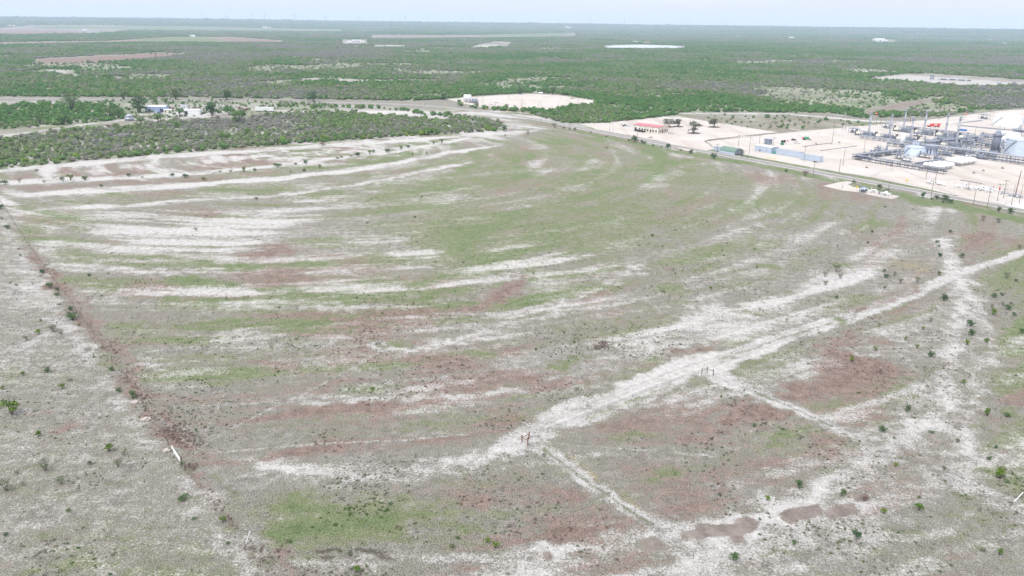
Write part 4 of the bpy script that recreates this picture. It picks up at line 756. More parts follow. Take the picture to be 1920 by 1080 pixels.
cv = np.where(cg > .45, 0, np.where(cb_ > .45, 2, rng.choice([0, 1, 1, 3, 3], n))); cs_ = rng.uniform(.4, 1.15, n) * np.where(rng.uniform(size=n) < .05, 1.6, 1); m_ = int(ok.sum())
tag(scatter('weed_clumps', np.stack([px_, py_, np.zeros(n)], 1)[ok], cs_[ok], rng.uniform(0, 6.28, m_), rng.uniform(0, 1, m_), cv[ok], WC, (cs_ * rng.uniform(.5, .9, n))[ok]), 'low weed clumps dotted over the near pasture', 'weeds', kind='stuff')
# ------------------------------------------------------------------ the gas plant
def at(px, py, z=0.06): g = G(px, py); return Vector((g.x, g.y, z))
def tank(name, label, px, py, rad, h, m, roof='cone', group=None, ladder=True, bands=1):
    t = thing(name, label, 'tank', at(px, py), RZ, group)
    n = 40
    mb = MB(); mb.lathe([(rad + .3, 0), (rad + .3, .35), (rad, .35), (rad, h)], n); mb.build('wall', m, t)
    if roof == 'dome': prof = [(rad + .12, h - .1), (rad + .12, h + .12)] + [(rad * math.cos(a), h + .12 + rad * .32 * math.sin(a)) for a in (.15, .4, .65, .9, 1.15, 1.4, 1.52)]
    else: prof = [(rad + .12, h - .1), (rad + .12, h + .12), (rad * .5, h + .12 + rad * .05), (.3, h + .12 + rad * .1)]
    MB().lathe(prof, n).build('roof', m if roof == 'dome' else M['bluegrey'] if m is not M['white'] else m, t)
    if ladder:
        mb = MB()
        for k in range(18):                          # spiral stair on the shell
            a0, a1 = -2.6 + k * .06, -2.6 + (k + 1) * .06; z0, z1 = .3 + h * k / 18, .3 + h * (k + 1) / 18
            p = lambda a, z, r: (r * math.cos(a), r * math.sin(a), z)
            mb.add([p(a0, z0, rad + .05), p(a1, z0, rad + .05), p(a1, z0, rad + .95), p(a0, z0, rad + .95)], [(0, 1, 2, 3)]); mb.tube(p(a0, z0 + 1, rad + .95), p(a1, z1 + 1, rad + .95), .05, n=4); mb.tube(p(a0, z0, rad + .95), p(a0, z0 + 1, rad + .95), .04, n=4)
        mb.build('stair', M['steel'], t)
        mb = MB()
        for k in range(20): a = k * .314; mb.tube((rad * .97 * math.cos(a), rad * .97 * math.sin(a), h), (rad * .97 * math.cos(a), rad * .97 * math.sin(a), h + 1.1), .04, n=4); mb.tube((rad * .97 * math.cos(a), rad * .97 * math.sin(a), h + 1.1), (rad * .97 * math.cos(a + .314), rad * .97 * math.sin(a + .314), h + 1.1), .04, n=4)
        if roof != 'dome': mb.build('railing', M['steel'], t)
    mb = MB().tube((0, -rad - .8, .9), (0, -rad + .1, .9), .35).tube((0, -rad - .8, .9), (0, -rad - .95, .9), .5); mb.build('manhole', M['steel'], t)
    return t
def hgt(px, py, ytop): return height_to(G(px, py), ytop)
b = G(1713.5, 292); tank('storage_tank', 'blue grey round tank with low roof standing alone among the pipe racks', 1713.5, 290.5, 17.6 * mpp(b), hgt(1713.5, 295, 279.5), M['bluegrey'])
b = G(1888, 238); tank('domed_tank', 'large white tank with a domed top at the back of the plant', 1888, 236, 24 * mpp(b), hgt(1888, 242.5, 225), M['white'], 'dome')
b = G(1890, 262); tank('white_tank', 'flat topped white tank between the domed tank and the big grey tank', 1891, 266, 17 * mpp(b), hgt(1891, 270, 252.5), M['white'])
b = G(1915, 292); tank('storage_tank', 'biggest grey tank, cut off by the right edge of the photo', 1914, 291, 29 * mpp(b), hgt(1910, 300, 269.5), M['greytank'])
b = G(1930, 236); tank('storage_tank', 'pale grey tank behind the domed white tank at the right edge', 1930, 234, 12 * mpp(b), hgt(1930, 237, 219), M['bluegrey'])
# small white standing vessel
t = thing('white_vessel', 'tall narrow white vessel beside the compressor row', 'vessel', at(1690.5, 276), RZ); h = hgt(1690.5, 277, 252); r = 4.3 * mpp(G(1690, 276))
MB().lathe([(r, 0), (r, h), (r * .8, h + .5), (r * .2, h + .8)], 20).build('shell', M['white'], t); MB().box(-r - .5, -r - .5, -.05, r + .5, r + .5, .3).build('footing', M['pad'], t); mb = MB()
for k in range(14): mb.tube((-r - .25, -.25, .6 + k * h / 14), (-r - .25, .25, .6 + k * h / 14), .03, n=4)
for s in (-.25, .25): mb.tube((-r - .25, s, .3), (-r - .25, s, h + .6), .04, n=4)
mb.build('ladder', M['galv'], t)

# heater stack: thick grey tower with platforms
t = thing('heater_tower', 'thick dark grey tower with two platforms left of the big grey tank', 'tower', at(1864, 289), RZ); h = hgt(1864, 290, 246); mp_ = mpp(G(1864, 289)); r = 7.0 * mp_
MB().box(-r * 1.25, -r * 1.1, 0, r * 1.25, r * 1.1, h * .2, .8).build('base', M['steel'], t); MB().lathe([(r * .98, h * .2), (r * .98, h * .86), (r * .55, h * .93), (r * .55, h)], 22).build('shaft', M['steel'], t)
mb = MB()
for z in (h * .24, h * .8):
    mb.lathe([(r * 1.0, z), (r * 1.28, z), (r * 1.28, z + .2), (r * 1.0, z + .2)], 22)
    for k in range(16): a = k * .3927; mb.tube((r * 1.26 * math.cos(a), r * 1.26 * math.sin(a), z), (r * 1.26 * math.cos(a), r * 1.26 * math.sin(a), z + 1.1), .05, n=4); mb.tube((r * 1.26 * math.cos(a), r * 1.26 * math.sin(a), z + 1.1), (r * 1.26 * math.cos(a + .3927), r * 1.26 * math.sin(a + .3927), z + 1.1), .05, n=4)
mb.build('platform', M['steel_dark'], t); mb = MB()
for k in range(7): a = k * .9; mb.tube((r * 1.02 * math.cos(a), r * 1.02 * math.sin(a), h * .2), (r * 1.02 * math.cos(a), r * 1.02 * math.sin(a), h * .85), .13, n=5)
mb.build('pipe', M['galv'], t); MB().path([(r, 0, h * .4), (r + 4, 0, h * .12), (r + 9, -1, h * .1)], .7, 8).build('duct', M['galv'], t)

# slender stacks
def stack(px, py, ytop, label, lean=0):
    h = hgt(px, py, ytop); t = thing('exhaust_stack', label, 'stack', at(px, py), RZ, 'slender grey stacks over the compressor rows')
    MB().lathe([(1.25, 0), (1.25, h * .16), (.8, h * .2), (.72, h)], 12).build('shaft', M['galv'], t)
    mb = MB()
    for z, w_ in ((h * .93, 1.35), (h * .55, 1.15)):
        mb.lathe([(.7, z), (w_ + .2, z), (w_ + .2, z + .12), (.7, z + .12)], 10)
        for k in range(8): a = k * .785; mb.tube(((w_ + .15) * math.cos(a), (w_ + .15) * math.sin(a), z), ((w_ + .15) * math.cos(a), (w_ + .15) * math.sin(a), z + 1.1), .05, n=4); mb.tube(((w_ + .15) * math.cos(a), (w_ + .15) * math.sin(a), z + 1.1), ((w_ + .15) * math.cos(a + .785), (w_ + .15) * math.sin(a + .785), z + 1.1), .05, n=4)
    mb.build('platform', M['steel'], t); mb = MB()
    for s in (-.22, .22): mb.tube((s, -1.35, 0), (s, -1.0, h * .95), .05, n=4)
    for k in range(int(h / .8)): mb.tube((-.22, -1.32 + .3 * k * .8 / h, .4 + .8 * k), (.22, -1.32 + .3 * k * .8 / h, .4 + .8 * k), .03, n=4)
    mb.build('ladder', M['steel'], t); MB().lathe([(.95, h), (1.0, h + .5), (.3, h + .9)], 10).build('cap', M['galv'], t); return t
for a in [(1628.3, 253, 211, 'leftmost slender grey stack of the front compressor row'), (1667, 258, 215.5, 'second slender stack from the left in the front compressor row'), (1706.5, 262, 221, 'slender stack just right of the narrow white vessel, its top bulky'), (1792, 273, 220, 'slender stack of the front row standing before the blue skip'),
          (1693, 247, 205.5, 'tallest looking slender stack, leftmost in the rear compressor row'), (1732, 247.5, 208, 'slender stack in the middle of the rear compressor row'), (1771.5, 256, 214, 'rear row slender stack right of the red crane')]: stack(*a)

# compressor units
def compressor():
    t = thing('compressor_unit', 'x', 'compressor', (0, 0, 0), 0, 'gas compressor units in two rows')
    MB().box(-9.5, -2.6, 0, 9.5, 2.6, .5).build('skid', M['steel_dark'], t)
    mb = MB().box(-1, -1.6, .5, 6.5, 1.6, 2.9, .2).box(-.2, -1.1, 2.9, 5.5, 1.1, 3.6, .2)
    for k in range(6): mb.box(-.6 + k * 1.1, -2.1, 1.2, 0 + k * 1.1, -1.6, 2.5).box(-.6 + k * 1.1, 1.6, 1.2, 0 + k * 1.1, 2.1, 2.5)
    mb.build('engine', M['steel'], t)
    MB().capsule((-7.6, -.6, 2.0), (-3.4, -.6, 2.0), 1.45).build('separator_vessel', M['cream'], t)
    for y in (-1.3, .9):
        o = MB().tube((-8.9, y, .5), (-8.9, y, 4.4), .42, n=10).tube((-8.9, y, 4.4), (-8.9, y, 5.6), .55, .5, n=10).build('silencer', M['black'], t)
    MB().box(-8.9, -1.8, 1.2, -7.6, 1.6, 2.6).build('intake_box', M['black'], t)
    MB().box(6.8, -2.4, .6, 9.4, 2.4, 3.4).build('cooler', M['steel'], t); MB().lathe([(1.1, 3.4), (1.3, 3.9), (1.1, 3.9)], 14, (8.1, 0, 0)).build('cooler_fan', M['steel_dark'], t)
    for y in (-2.0, 2.0): MB().path([(-3.2, y, .8), (-3.2, y, 3.9), (6.5, y, 3.9), (6.5, y, 1)], .22, 6).build('pipe', M['galv'], t)
    mb = MB()
    for x in (-5, -2, 1, 4, 7): mb.tube((x, -2.55, .5), (x, -2.55, 4.7), .09, n=4).tube((x, 2.55, .5), (x, 2.55, 4.7), .09, n=4).tube((x, -2.55, 4.7), (x, 2.55, 4.7), .09, n=4)
    for y in (-2.55, 2.55): mb.tube((-5, y, 4.7), (7, y, 4.7), .1, n=4).tube((-5, y, 4.0), (7, y, 4.0), .06, n=4)
    mb.build('frame', M['galv'], t); return t
cu0 = compressor(); A0 = at(1624, 254.5) - RV * 3.0; B0 = at(1689.5, 247.5) + RV * 2
ordw = ['first', 'second', 'third', 'fourth', 'fifth', 'sixth']
k = 0
for row, (o0, n_, sp) in enumerate(((A0, 5, 21.3), (B0, 4, 22.3))):
    for i_ in range(n_):
        lab = '%s compressor from the left in the %s row, black twin silencers and cream vessel' % (ordw[i_], 'front' if row == 0 else 'rear')
        loc = o0 + RU * (sp * i_)
        if k == 0: cu0.location = loc; cu0.rotation_euler = (0, 0, RZ); cu0['label'] = lab
        else: dup(cu0, loc, RZ, lab)
        k += 1

# pipe racks
def rack(p0, p1, label, levels=2, npipe=5, w_=3.4, hh=3.6, seed=1, sp=6.0, group='steel pipe racks through the plant'):
    d = p1 - p0; L = d.length; rz = math.atan2(d.y, d.x); t = thing('pipe_rack', label, 'pipe rack', p0, rz, group); rg = random.Random(seed)
    n = max(2, int(L / sp)); pm = MB().box(-.11, -w_ / 2 - .11, 0, .11, -w_ / 2 + .11, hh + .3).box(-.11, w_ / 2 - .11, 0, .11, w_ / 2 + .11, hh + .3).mesh('post', M['steel_dark']); bm_ = MB()
    for lv in range(levels): bm_.box(-.09, -w_ / 2 - .2, hh * (lv + 1) / levels - .25, .09, w_ / 2 + .2, hh * (lv + 1) / levels)
    bm_ = bm_.mesh('beam', M['steel'])
    for k in range(n + 1): share('post', pm, t, (L * k / n, 0, 0)); share('beam', bm_, t, (L * k / n, 0, 0))
    for lv in range(levels):
        for q in range(npipe):
            y = -w_ / 2 + .4 + q * (w_ - .8) / max(1, npipe - 1); r = rg.choice((.14, .18, .25, .32, .38)); z = hh * (lv + 1) / levels + r + .01
            MB().tube((-.5 - rg.random() * 2, y, z), (L + rg.random() * 2, y, z), r, n=7).build('pipe', rg.choice((M['steel'], M['galv'], M['galv'], M['steel_dark'])), t)
    mb = MB()                                           # drop legs and valves hanging from the rack
    for k in range(int(L / 3)):
        x = rg.uniform(0, L); y = rg.choice((-1, 1)) * (w_ / 2 + rg.uniform(.3, 1.6)); mb.path([(x, y * .4, hh), (x, y, hh), (x, y, .3)], rg.choice((.1, .14, .2)), 5)
        if rg.random() < .6: z = rg.uniform(.7, 1.8); mb.box(x - .35, y - .3, z, x + .35, y + .3, z + .6)
    mb.build('drop_leg', M['steel'], t); return t
V0 = at(1603, 299)
rack(V0, V0 + RV * 62 + RU * 0, 'pipe rack running up behind the blue grey round tank from the left tip', seed=2, npipe=6, w_=4.4)
rack(V0 - RV * 1 + RU * 2, V0 + RU * 74 - RV * 1, 'pipe rack along the front from the left tip towards the white bullet tanks', seed=3, npipe=5)
rack(at(1742, 282), at(1742, 282) + RU * 84, 'long pipe rack passing behind the white bullet tanks to the big grey tank', seed=4, npipe=7, w_=5.2, hh=4.6)
rack(at(1738, 276.5), at(1738, 276.5) + RV * 108, 'pipe rack slanting up to the right past the thick tower', seed=5, npipe=6, w_=4.4, hh=4.8)
rack(at(1610, 259) + RU * 3, at(1610, 259) + RU * 3 + RU * 112, 'pipe rack along the near side of the front compressor row', seed=6, npipe=4, w_=2.6, hh=2.6)
rack(at(1700, 243), at(1700, 243) + RU * 70, 'pipe rack behind the rear compressor row', seed=7, npipe=4, w_=2.6, hh=3.2)
rack(at(1775, 268), at(1775, 268) + RU * 66, 'pipe rack between the tower and the compressors', seed=8, npipe=5, w_=3.4)
rack(at(1850, 276.5), at(1850, 276.5) + RV * 60, 'pipe rack running back between the flat white tank and the tower', seed=9, npipe=4, w_=3.4, hh=4.6)
rack(at(1850, 300), at(1850, 300) + RU * 60, 'low pipe rail in front of the big grey tank', seed=10, npipe=3, w_=2.2, levels=1, hh=1.6)
rack(at(1665, 273), at(1665, 273) + RU * 40, 'short pipe rack before the narrow white vessel', seed=12, npipe=4, w_=3, hh=3)
rack(at(1900, 252), at(1900, 252) + RU * 40, 'pipe rack beside the white tanks at the right edge', seed=13, npipe=5, w_=3.5, hh=5)
rack(at(1718, 310), at(1718, 310) + RV * 30, 'short pipe rack feeding the nearer bank of bullet tanks', seed=14, npipe=3, w_=2.4, hh=2)
# process skids filling the yard
def skid(px, py, seed, label, group='process skids between the racks'):
    rg = random.Random(seed); t = thing('process_skid', label, 'process skid', at(px, py), RZ, group); L = rg.uniform(7, 11); w_ = rg.uniform(3, 4.5)
    MB().box(-L / 2, -w_ / 2, 0, L / 2, w_ / 2, .4).build('base', M['steel_dark'], t)
    n = rg.randint(1, 3)
    for k in range(n): x = -L / 2 + 1.2 + k * 2.3; hh = rg.uniform(3.5, 7); MB().lathe([(.7, .9), (.75, 1.1), (.75, hh - .4), (.4, hh)], 12, (x, w_ * .2, 0)).tube((x, w_ * .2, .4), (x, w_ * .2, 1), .5).build('column_vessel', rg.choice((M['galv'], M['steel'], M['galv'])), t)
    MB().capsule((-L / 4, -w_ * .2, 1.5), (L / 2 - 1.2, -w_ * .2, 1.5), .75, 12).build('drum', rg.choice((M['galv'], M['cream'], M['steel'], M['white'])), t)
    mb = MB()
    for k in range(9): x0 = rg.uniform(-L / 2, L / 2); y0 = rg.uniform(-w_ / 2, w_ / 2); z0 = rg.uniform(.8, 3.4); x1 = x0 + rg.uniform(-3, 3); mb.path([(x0, y0, .4), (x0, y0, z0), (x1, y0, z0), (x1, y0 + rg.uniform(-1.5, 1.5), z0), (x1, y0, .4)], rg.choice((.1, .15, .2)), 5)
    mb.build('piping', M['galv'], t); mb = MB()
    for k in range(8): x0 = rg.uniform(-L / 2, L / 2); y0 = rg.uniform(-w_ / 2, w_ / 2); z0 = rg.uniform(.5, 2.6); mb.box(x0 - .3, y0 - .3, z0, x0 + .3, y0 + .3, z0 + .7)
    mb.build('valve', M['steel_dark'], t); mb = MB()
    for x in (-L / 2, 0, L / 2): mb.tube((x, -w_ / 2, .4), (x, -w_ / 2, 3.2), .08, n=4).tube((x, w_ / 2, .4), (x, w_ / 2, 3.2), .08, n=4)
    for y in (-w_ / 2, w_ / 2): mb.tube((-L / 2, y, 3.2), (L / 2, y, 3.2), .09, n=4)
    mb.build('frame', M['steel'], t); return t
SK = [(1720, 268, 'behind the blue grey coolers'), (1738, 270, 'right of the coolers'), (1756, 268.5, 'below the slanting rack'), (1772, 272, 'midway along the slanting rack'), (1790, 276, 'under the fourth front stack'), (1806, 274, 'right of the fourth front stack'), (1822, 272, 'left of the thick tower'), (1838, 268, 'close to the thick tower'), (1812, 285, 'behind the long rack, cream drum'), (1842, 288, 'just left of the tower base'), (1880, 279, 'between the flat white tank and big grey tank'), (1755, 290, 'between the long rack and the far bullet tanks'), (1733, 296, 'right of the blue grey round tank'), (1775, 292, 'behind the far bank of bullet tanks'), (1640, 292, 'inside the fork of the left racks'), (1665, 290, 'inside the fork near the round tank'), (1690, 299, 'below the round tank'), (1815, 296, 'between the long rack and the bare yard'), (1838, 298, 'left of the big grey tank base'), (1912, 247, 'behind the flat white tank'), (1905, 238, 'beside the domed tank'), (1700, 268, 'right of the narrow white vessel'), (1820, 262, 'behind the slanting rack'), (1650, 284, 'in the upper half of the left fork'), (1625, 296, 'close to the left tip of the racks'), (1700, 303, 'below the round tank, to its left'), (1760, 300, 'above the nearer bullet tanks'), (1762, 262, 'between the front row and the slanting rack'), (1782, 265, 'left under the slanting rack, pale drum'), (1800, 290, 'above the further bullet tanks'), (1828, 283, 'before the tower on the long rack'), (1858, 298, 'at the foot of the tower'), (1846, 256, 'left of the flat white tank'), (1720, 256, 'between the two compressor rows'), (1785, 258, 'right between the two compressor rows'), (1812, 266, 'mid yard behind the coolers'), (1870, 270, 'just right of the tower'), (1900, 276, 'behind the big grey tank')]
for k, (a, b_, l) in enumerate(SK): skid(a, b_, 40 + k, 'grey process skid of vessels and pipes ' + l)
# coolers
t = thing('cooler_block', 'blue grey cooler building with tall open bays beside the round tank', 'cooler', at(1739.5, 290), RZ); h = hgt(1739, 291, 274)
MB().box(-5.5, -1.5, h * .62, 5.5, 4, h).build('roof_unit', M['steel'], t)
for k in range(4): MB().box(-5.2 + 2.8 * k, -1.2, 0, -3.6 + 2.8 * k, 3.6, h * .61).build('bay', M['bluegrey'], t)
MB().box(-5.2, 3.65, 0, 5.2, 4.0, h * .6).build('back_panel', M['steel_dark'], t)
t = thing('equipment_house', 'small blue grey equipment house behind the coolers', 'equipment house', at(1719.5, 274), RZ); MB().box(-3, -2.4, 0, 3, 2.4, 4.2).build('wall', M['bluegrey'], t); MB().box(-3.2, -2.6, 4.21, 3.2, 2.6, 4.5).build('roof', M['galv'], t); MB().box(-.6, -2.46, 0, .6, -2.405, 2.1).build('door', M['steel'], t)
# canopies over metering gear
def canopy(px, py, label, s=1.0):
    t = thing('canopy_shelter', label, 'shelter', at(px, py), RZ + math.pi / 2 * .0, 'open grey shelters at the ends of the compressor rows'); w_, d_, h_ = 9 * s, 6 * s, 4.2 * s
    pm = MB().box(-.15, -.15, 0, .15, .15, h_).mesh('post', M['steel'])
    for x in (-w_ / 2 + .3, 0, w_ / 2 - .3):
        for y in (-d_ / 2 + .3, d_ / 2 - .3): share('post', pm, t, (x, y, 0))
    MB().prism([(-w_ / 2, h_), (-w_ / 2, h_ + .2), (0, h_ + .9), (w_ / 2, h_ + .2), (w_ / 2, h_)], -d_ / 2, d_ / 2).build('roof', M['steel'], t)
    mb = MB().box(-3 * s, -1.5 * s, 0, -1 * s, 1.5 * s, 2.2 * s).box(.5 * s, -1 * s, 0, 3 * s, 1.2 * s, 1.6 * s); mb.build('switchgear', M['steel_dark'], t); MB().capsule((-.6 * s, -1.9 * s, 1.0), (3.2 * s, -1.9 * s, 1.0), .5, 10).build('drum', M['galv'], t); return t
canopy(1601, 249, 'open grey shelter at the left end of the front compressor row'); canopy(1663, 240.5, 'open grey shelter at the left end of the rear compressor row'); canopy(1845, 223, 'open grey shelter standing left of the domed white tank', 1.15)

# white bullet tanks in two banks
def bullet(loc, label, L=14.0, r=1.95):
    t = thing('bullet_tank', label, 'tank', loc, RZ, 'white bullet tanks on saddles')
    MB().capsule((-L / 2 + r, 0, r + 1.0), (L / 2 - r, 0, r + 1.0), r, 18).build('shell', M['white'], t)
    pm = MB().box(-.3, -r * .8, 0, .3, r * .8, 1.5).mesh('saddle', M['pad'])
    for x in (-L * .28, L * .28): share('saddle', pm, t, (x, 0, 0))
    MB().tube((0, 0, 2 * r + .95), (0, 0, 2 * r + 1.5), .28).tube((2, 0, 2 * r + .9), (2, 0, 2 * r + 1.35), .15).build('dome_valve', M['galv'], t); MB().box(-L * .3, -.35, 2 * r + 1.5, L * .3, .35, 2 * r + 1.58).build('walkway', M['steel'], t); return t
for (px, py, nm) in ((1746, 318.5, 'nearer'), (1790, 309.5, 'further')):
    o0 = at(px, py)
    for k in range(4):
        lab = '%s white bullet tank %s the %s bank' % (('nearest', 'second nearest', 'third nearest', 'rearmost')[k], 'in' if k < 3 else 'of', nm); bullet(o0 + RV * (5.9 * k), lab)
    t = thing('loading_manifold', 'dark pipe manifold along the foot of the %s bank of bullet tanks' % nm, 'manifold', o0 - RV * 3.6, RZ); mb = MB()
    for k in range(8): mb.path([(-6 + k * 1.6, 0, 0), (-6 + k * 1.6, 0, 1.1), (-6 + k * 1.6, 1.2, 1.1)], .12, 5).box(-6.25 + k * 1.6, -.3, .5, -5.75 + k * 1.6, .3, 1.0)
    mb.build('valve', M['steel_dark'], t); MB().tube((-7, 0, .45), (7, 0, .45), .25, n=6).build('pipe', M['steel'], t)

# white valve stations
def station(px, py, label, seed, n, w_=26, d_=9, rz=None, m=None):
    rg = random.Random(seed); t = thing('valve_station', label, 'valve station', at(px, py, .07), RZ if rz is None else rz); m = m or M['chrome']
    for k in range(n):
        x = rg.uniform(-w_ / 2, w_ / 2); y = rg.uniform(-d_ / 2, d_ / 2); L = rg.uniform(3, 7); r = rg.choice((.28, .36, .45)); hh = rg.uniform(1.0, 1.9); mb = MB(); ax = rg.random() < .72
        P_ = [(0, 0, -.05), (.25, 0, hh * .8), (.9, 0, hh), (L - .9, 0, hh), (L - .25, 0, hh * .8), (L, 0, -.05)]
        mb.path([(x + (p[0] if ax else 0) - L / 2 * ax, y + (0 if ax else p[0] * .7), p[2]) for p in P_], r, 8); mb.build('pipe_loop', m, t)
    for k in range(max(3, n // 2)): x = rg.uniform(-w_ / 2, w_ / 2); y = rg.uniform(-d_ / 2, d_ / 2); MB().box(x - .4, y - .4, .7, x + .4, y + .4, 1.5).tube((x, y, 1.5), (x, y, 2.3), .12).lathe([(.55, 2.3), (.6, 2.36), (.55, 2.42)], 10, (x, y, 0)).build('valve', rg.choice((M['white'], M['steel_dark'], M['white'])), t)
    return t
station(1640, 362.5, 'white looped pipework on the small fenced pad this side of the road', 70, 11, 22, 5)
station(1832, 357, 'dense white pipework inside the plant fence near the road entrance', 71, 20, 26, 9)
station(1765, 347, 'white pipework beside a yellow patch left of the denser pipework', 72, 9, 15, 6)
station(1862, 358, 'pale pipe rows to the right of the dense white pipework', 73, 8, 14, 7)
station(1896, 368, 'low galvanised pipework at the far right by the poles', 74, 5, 10, 4, m=M['galv'])
t = thing('meter_shelter', 'small blue roofed meter shelter on the pad this side of the road', 'shelter', at(1617, 361), RZ); pm = MB().box(-.1, -.1, 0, .1, .1, 2.6).mesh('post', M['steel_dark'])
for x in (-1.5, 1.5):
    for y in (-1.2, 1.2): share('post', pm, t, (x, y, 0))
MB().prism([(-1.9, 2.6), (-1.9, 2.75), (0, 3.2), (1.9, 2.75), (1.9, 2.6)], -1.6, 1.6).build('roof', M['corr'], t); MB().box(-1, -.7, 0, 1, .7, 1.6).build('meter_cabinet', M['steel_dark'], t)
def windsign(px, py, label, m='yellow'):
    t = thing('warning_sign', label, 'sign', at(px, py), RZ, 'yellow warning signs'); MB().tube((0, 0, 0), (0, 0, 2.4), .06, n=6).build('post', M['galv'], t); MB().box(-.7, -.05, 1.6, .7, .05, 2.9).build('plate', M[m], t)
windsign(1605.5, 358, 'yellow sign at the left end of the small valve pad'); windsign(1699, 344.5, 'small orange yellow marker inside the plant fence by the road')
for a, b_, l in [(835.6, 199, 'far yellow road sign left of the silver tanks'), (875.6, 203, 'yellow road sign below the silver tanks'), (911.6, 207, 'yellow road sign right of the silver tanks'), (951, 213, 'yellow road sign nearest to the bend of the road')]: windsign(a, b_, l)
t = thing('yellow_barrier', 'pair of yellow pipe barriers lying on the yard before the long sheds', 'barrier', at(1446, 298), RZ)
for k in range(4): MB().path([(-5 + k * 2.6, 0, 0), (-5 + k * 2.6, 0, .9), (-3 + k * 2.6, 0, .9), (-3 + k * 2.6, 0, 0)], .14, 6).build('rail', M['yellow'], t)
t = thing('yellow_pipe_frame', 'yellow pipework frame by the plant fence next to a leaning pole', 'pipe frame', at(1756, 346), RZ)
for k in range(3): MB().path([(-1.8 + k * 1.5, 0, 0), (-1.8 + k * 1.5, 0, 1.6), (-.8 + k * 1.5, 0, 1.6), (-.8 + k * 1.5, 1, .2)], .22, 6).build('rail', M['yellow'], t)

# ------------------------------------------------------------------ sheds, the office and other buildings
def gable(name, label, cat, loc, rz, w_, d_, h_, wm, rm, rise=.8, door=None, ribs=0, win=(), over=.3):
    """a sheet-metal building: wall, roof, ribs, doors and windows as parts; front is local -y"""
    t = thing(name, label, cat, loc, rz); MB().prism([(-d_ / 2, 0), (d_ / 2, 0), (d_ / 2, h_), (0, h_ + rise), (-d_ / 2, h_)], -w_ / 2, w_ / 2)
    mb = MB(); n = [(-d_ / 2, 0), (d_ / 2, 0), (d_ / 2, h_), (0, h_ + rise), (-d_ / 2, h_)]
    v = [(x, y, z) for x in (-w_ / 2, w_ / 2) for (y, z) in n]; mb.add(v, [(0, 1, 2, 3, 4), (9, 8, 7, 6, 5), (0, 5, 6, 1), (1, 6, 7, 2), (4, 9, 5, 0), (2, 7, 8, 3), (3, 8, 9, 4)]); mb.build('wall', wm, t)
    mb = MB(); o = over; e = rise / (d_ / 2)
    for s in (-1, 1): mb.add([(-w_ / 2 - o, s * (d_ / 2 + o), h_ - e * o + .06), (w_ / 2 + o, s * (d_ / 2 + o), h_ - e * o + .06), (w_ / 2 + o, 0, h_ + rise + .06), (-w_ / 2 - o, 0, h_ + rise + .06), (-w_ / 2 - o, s * (d_ / 2 + o), h_ - e * o + .2), (w_ / 2 + o, s * (d_ / 2 + o), h_ - e * o + .2), (w_ / 2 + o, 0, h_ + rise + .2), (-w_ / 2 - o, 0, h_ + rise + .2)], [(0, 1, 2, 3), (7, 6, 5, 4), (0, 4, 5, 1), (1, 5, 6, 2), (2, 6, 7, 3), (3, 7, 4, 0)])
    mb.build('roof', rm, t)
    if ribs:
        pm = MB().box(-.08, -.06, 0, .08, 0, h_).mesh('rib', wm)
        for k in range(ribs): share('rib', pm, t, (-w_ / 2 + (k + .5) * w_ / ribs, -d_ / 2 - .002, 0))
    for (x, y, ww, z0, z1, kind, face) in win:
        nm = 'door' if kind == 'd' else 'window'
        if face == 'f': q = MB().box(x - ww / 2, -d_ / 2 - .05, z0, x + ww / 2, -d_ / 2 - .004, z1).build(nm, M['glass'], t); fr = MB().box(x - ww / 2 - .12, -d_ / 2 - .09, z1, x + ww / 2 + .12, -d_ / 2 - .005, z1 + .12).box(x - ww / 2 - .12, -d_ / 2 - .09, z0, x - ww / 2 - .002, -d_ / 2 - .005, z1).box(x + ww / 2 + .002, -d_ / 2 - .09, z0, x + ww / 2 + .12, -d_ / 2 - .005, z1); fr.build('frame', M['white'], q)
        else: q = MB().box(w_ / 2 + .004, y - ww / 2, z0, w_ / 2 + .05, y + ww / 2, z1).build(nm, M['glass'], t); MB().box(w_ / 2 + .005, y - ww / 2 - .12, z1, w_ / 2 + .09, y + ww / 2 + .12, z1 + .12).build('frame', M['white'], q)
    return t
pL, pR = G(1188.5, 244.5), G(1234.5, 250.5); rz = math.atan2((pR - pL).y, (pR - pL).x); Wd = (pR - pL).length; nrm = Vector((-(pR - pL).y, (pR - pL).x, 0)).normalized(); D_ = 15.5; hW = hgt(1211, 247.5, 236.5)
win = [(-Wd / 2 + 2.2, 0, 2.6, 0.1, 3.2, 'w', 'f')] + [(-Wd / 2 + 7 + k * (Wd - 10) / 6, 0, 1.7, .8 if k % 4 else .1, 2.9, 'w' if k % 4 else 'd', 'f') for k in range(7)] + [(0, -5.5, 1.6, .9, 3.0, 'w', 's'), (0, -1.5, 1.5, .1, 3.1, 'd', 's'), (0, 2.8, 1.6, .9, 3.0, 'w', 's'), (0, 5.8, 1.4, .9, 3.0, 'w', 's')]
c = (pL + pR) / 2 + nrm * D_ / 2
off = gable('office_building', 'cream metal building with a red roof and dark windows beside the oaks', 'building', (c.x, c.y, .09), rz, Wd, D_, hW, M['cream'], M['redroof'], 1.1, win=win, over=.5)
MB().box(Wd / 2 + .004, -3.2, 3.2, Wd / 2 + 1.8, .4, 3.4).build('porch', M['redroof'], off)
for k in range(5): MB().box(-Wd / 2 + k * Wd / 4 - .15, -D_ / 2 - .12, 0, -Wd / 2 + k * Wd / 4 + .15, -D_ / 2 - .003, hW).build('downpipe', M['steel_dark'], off)
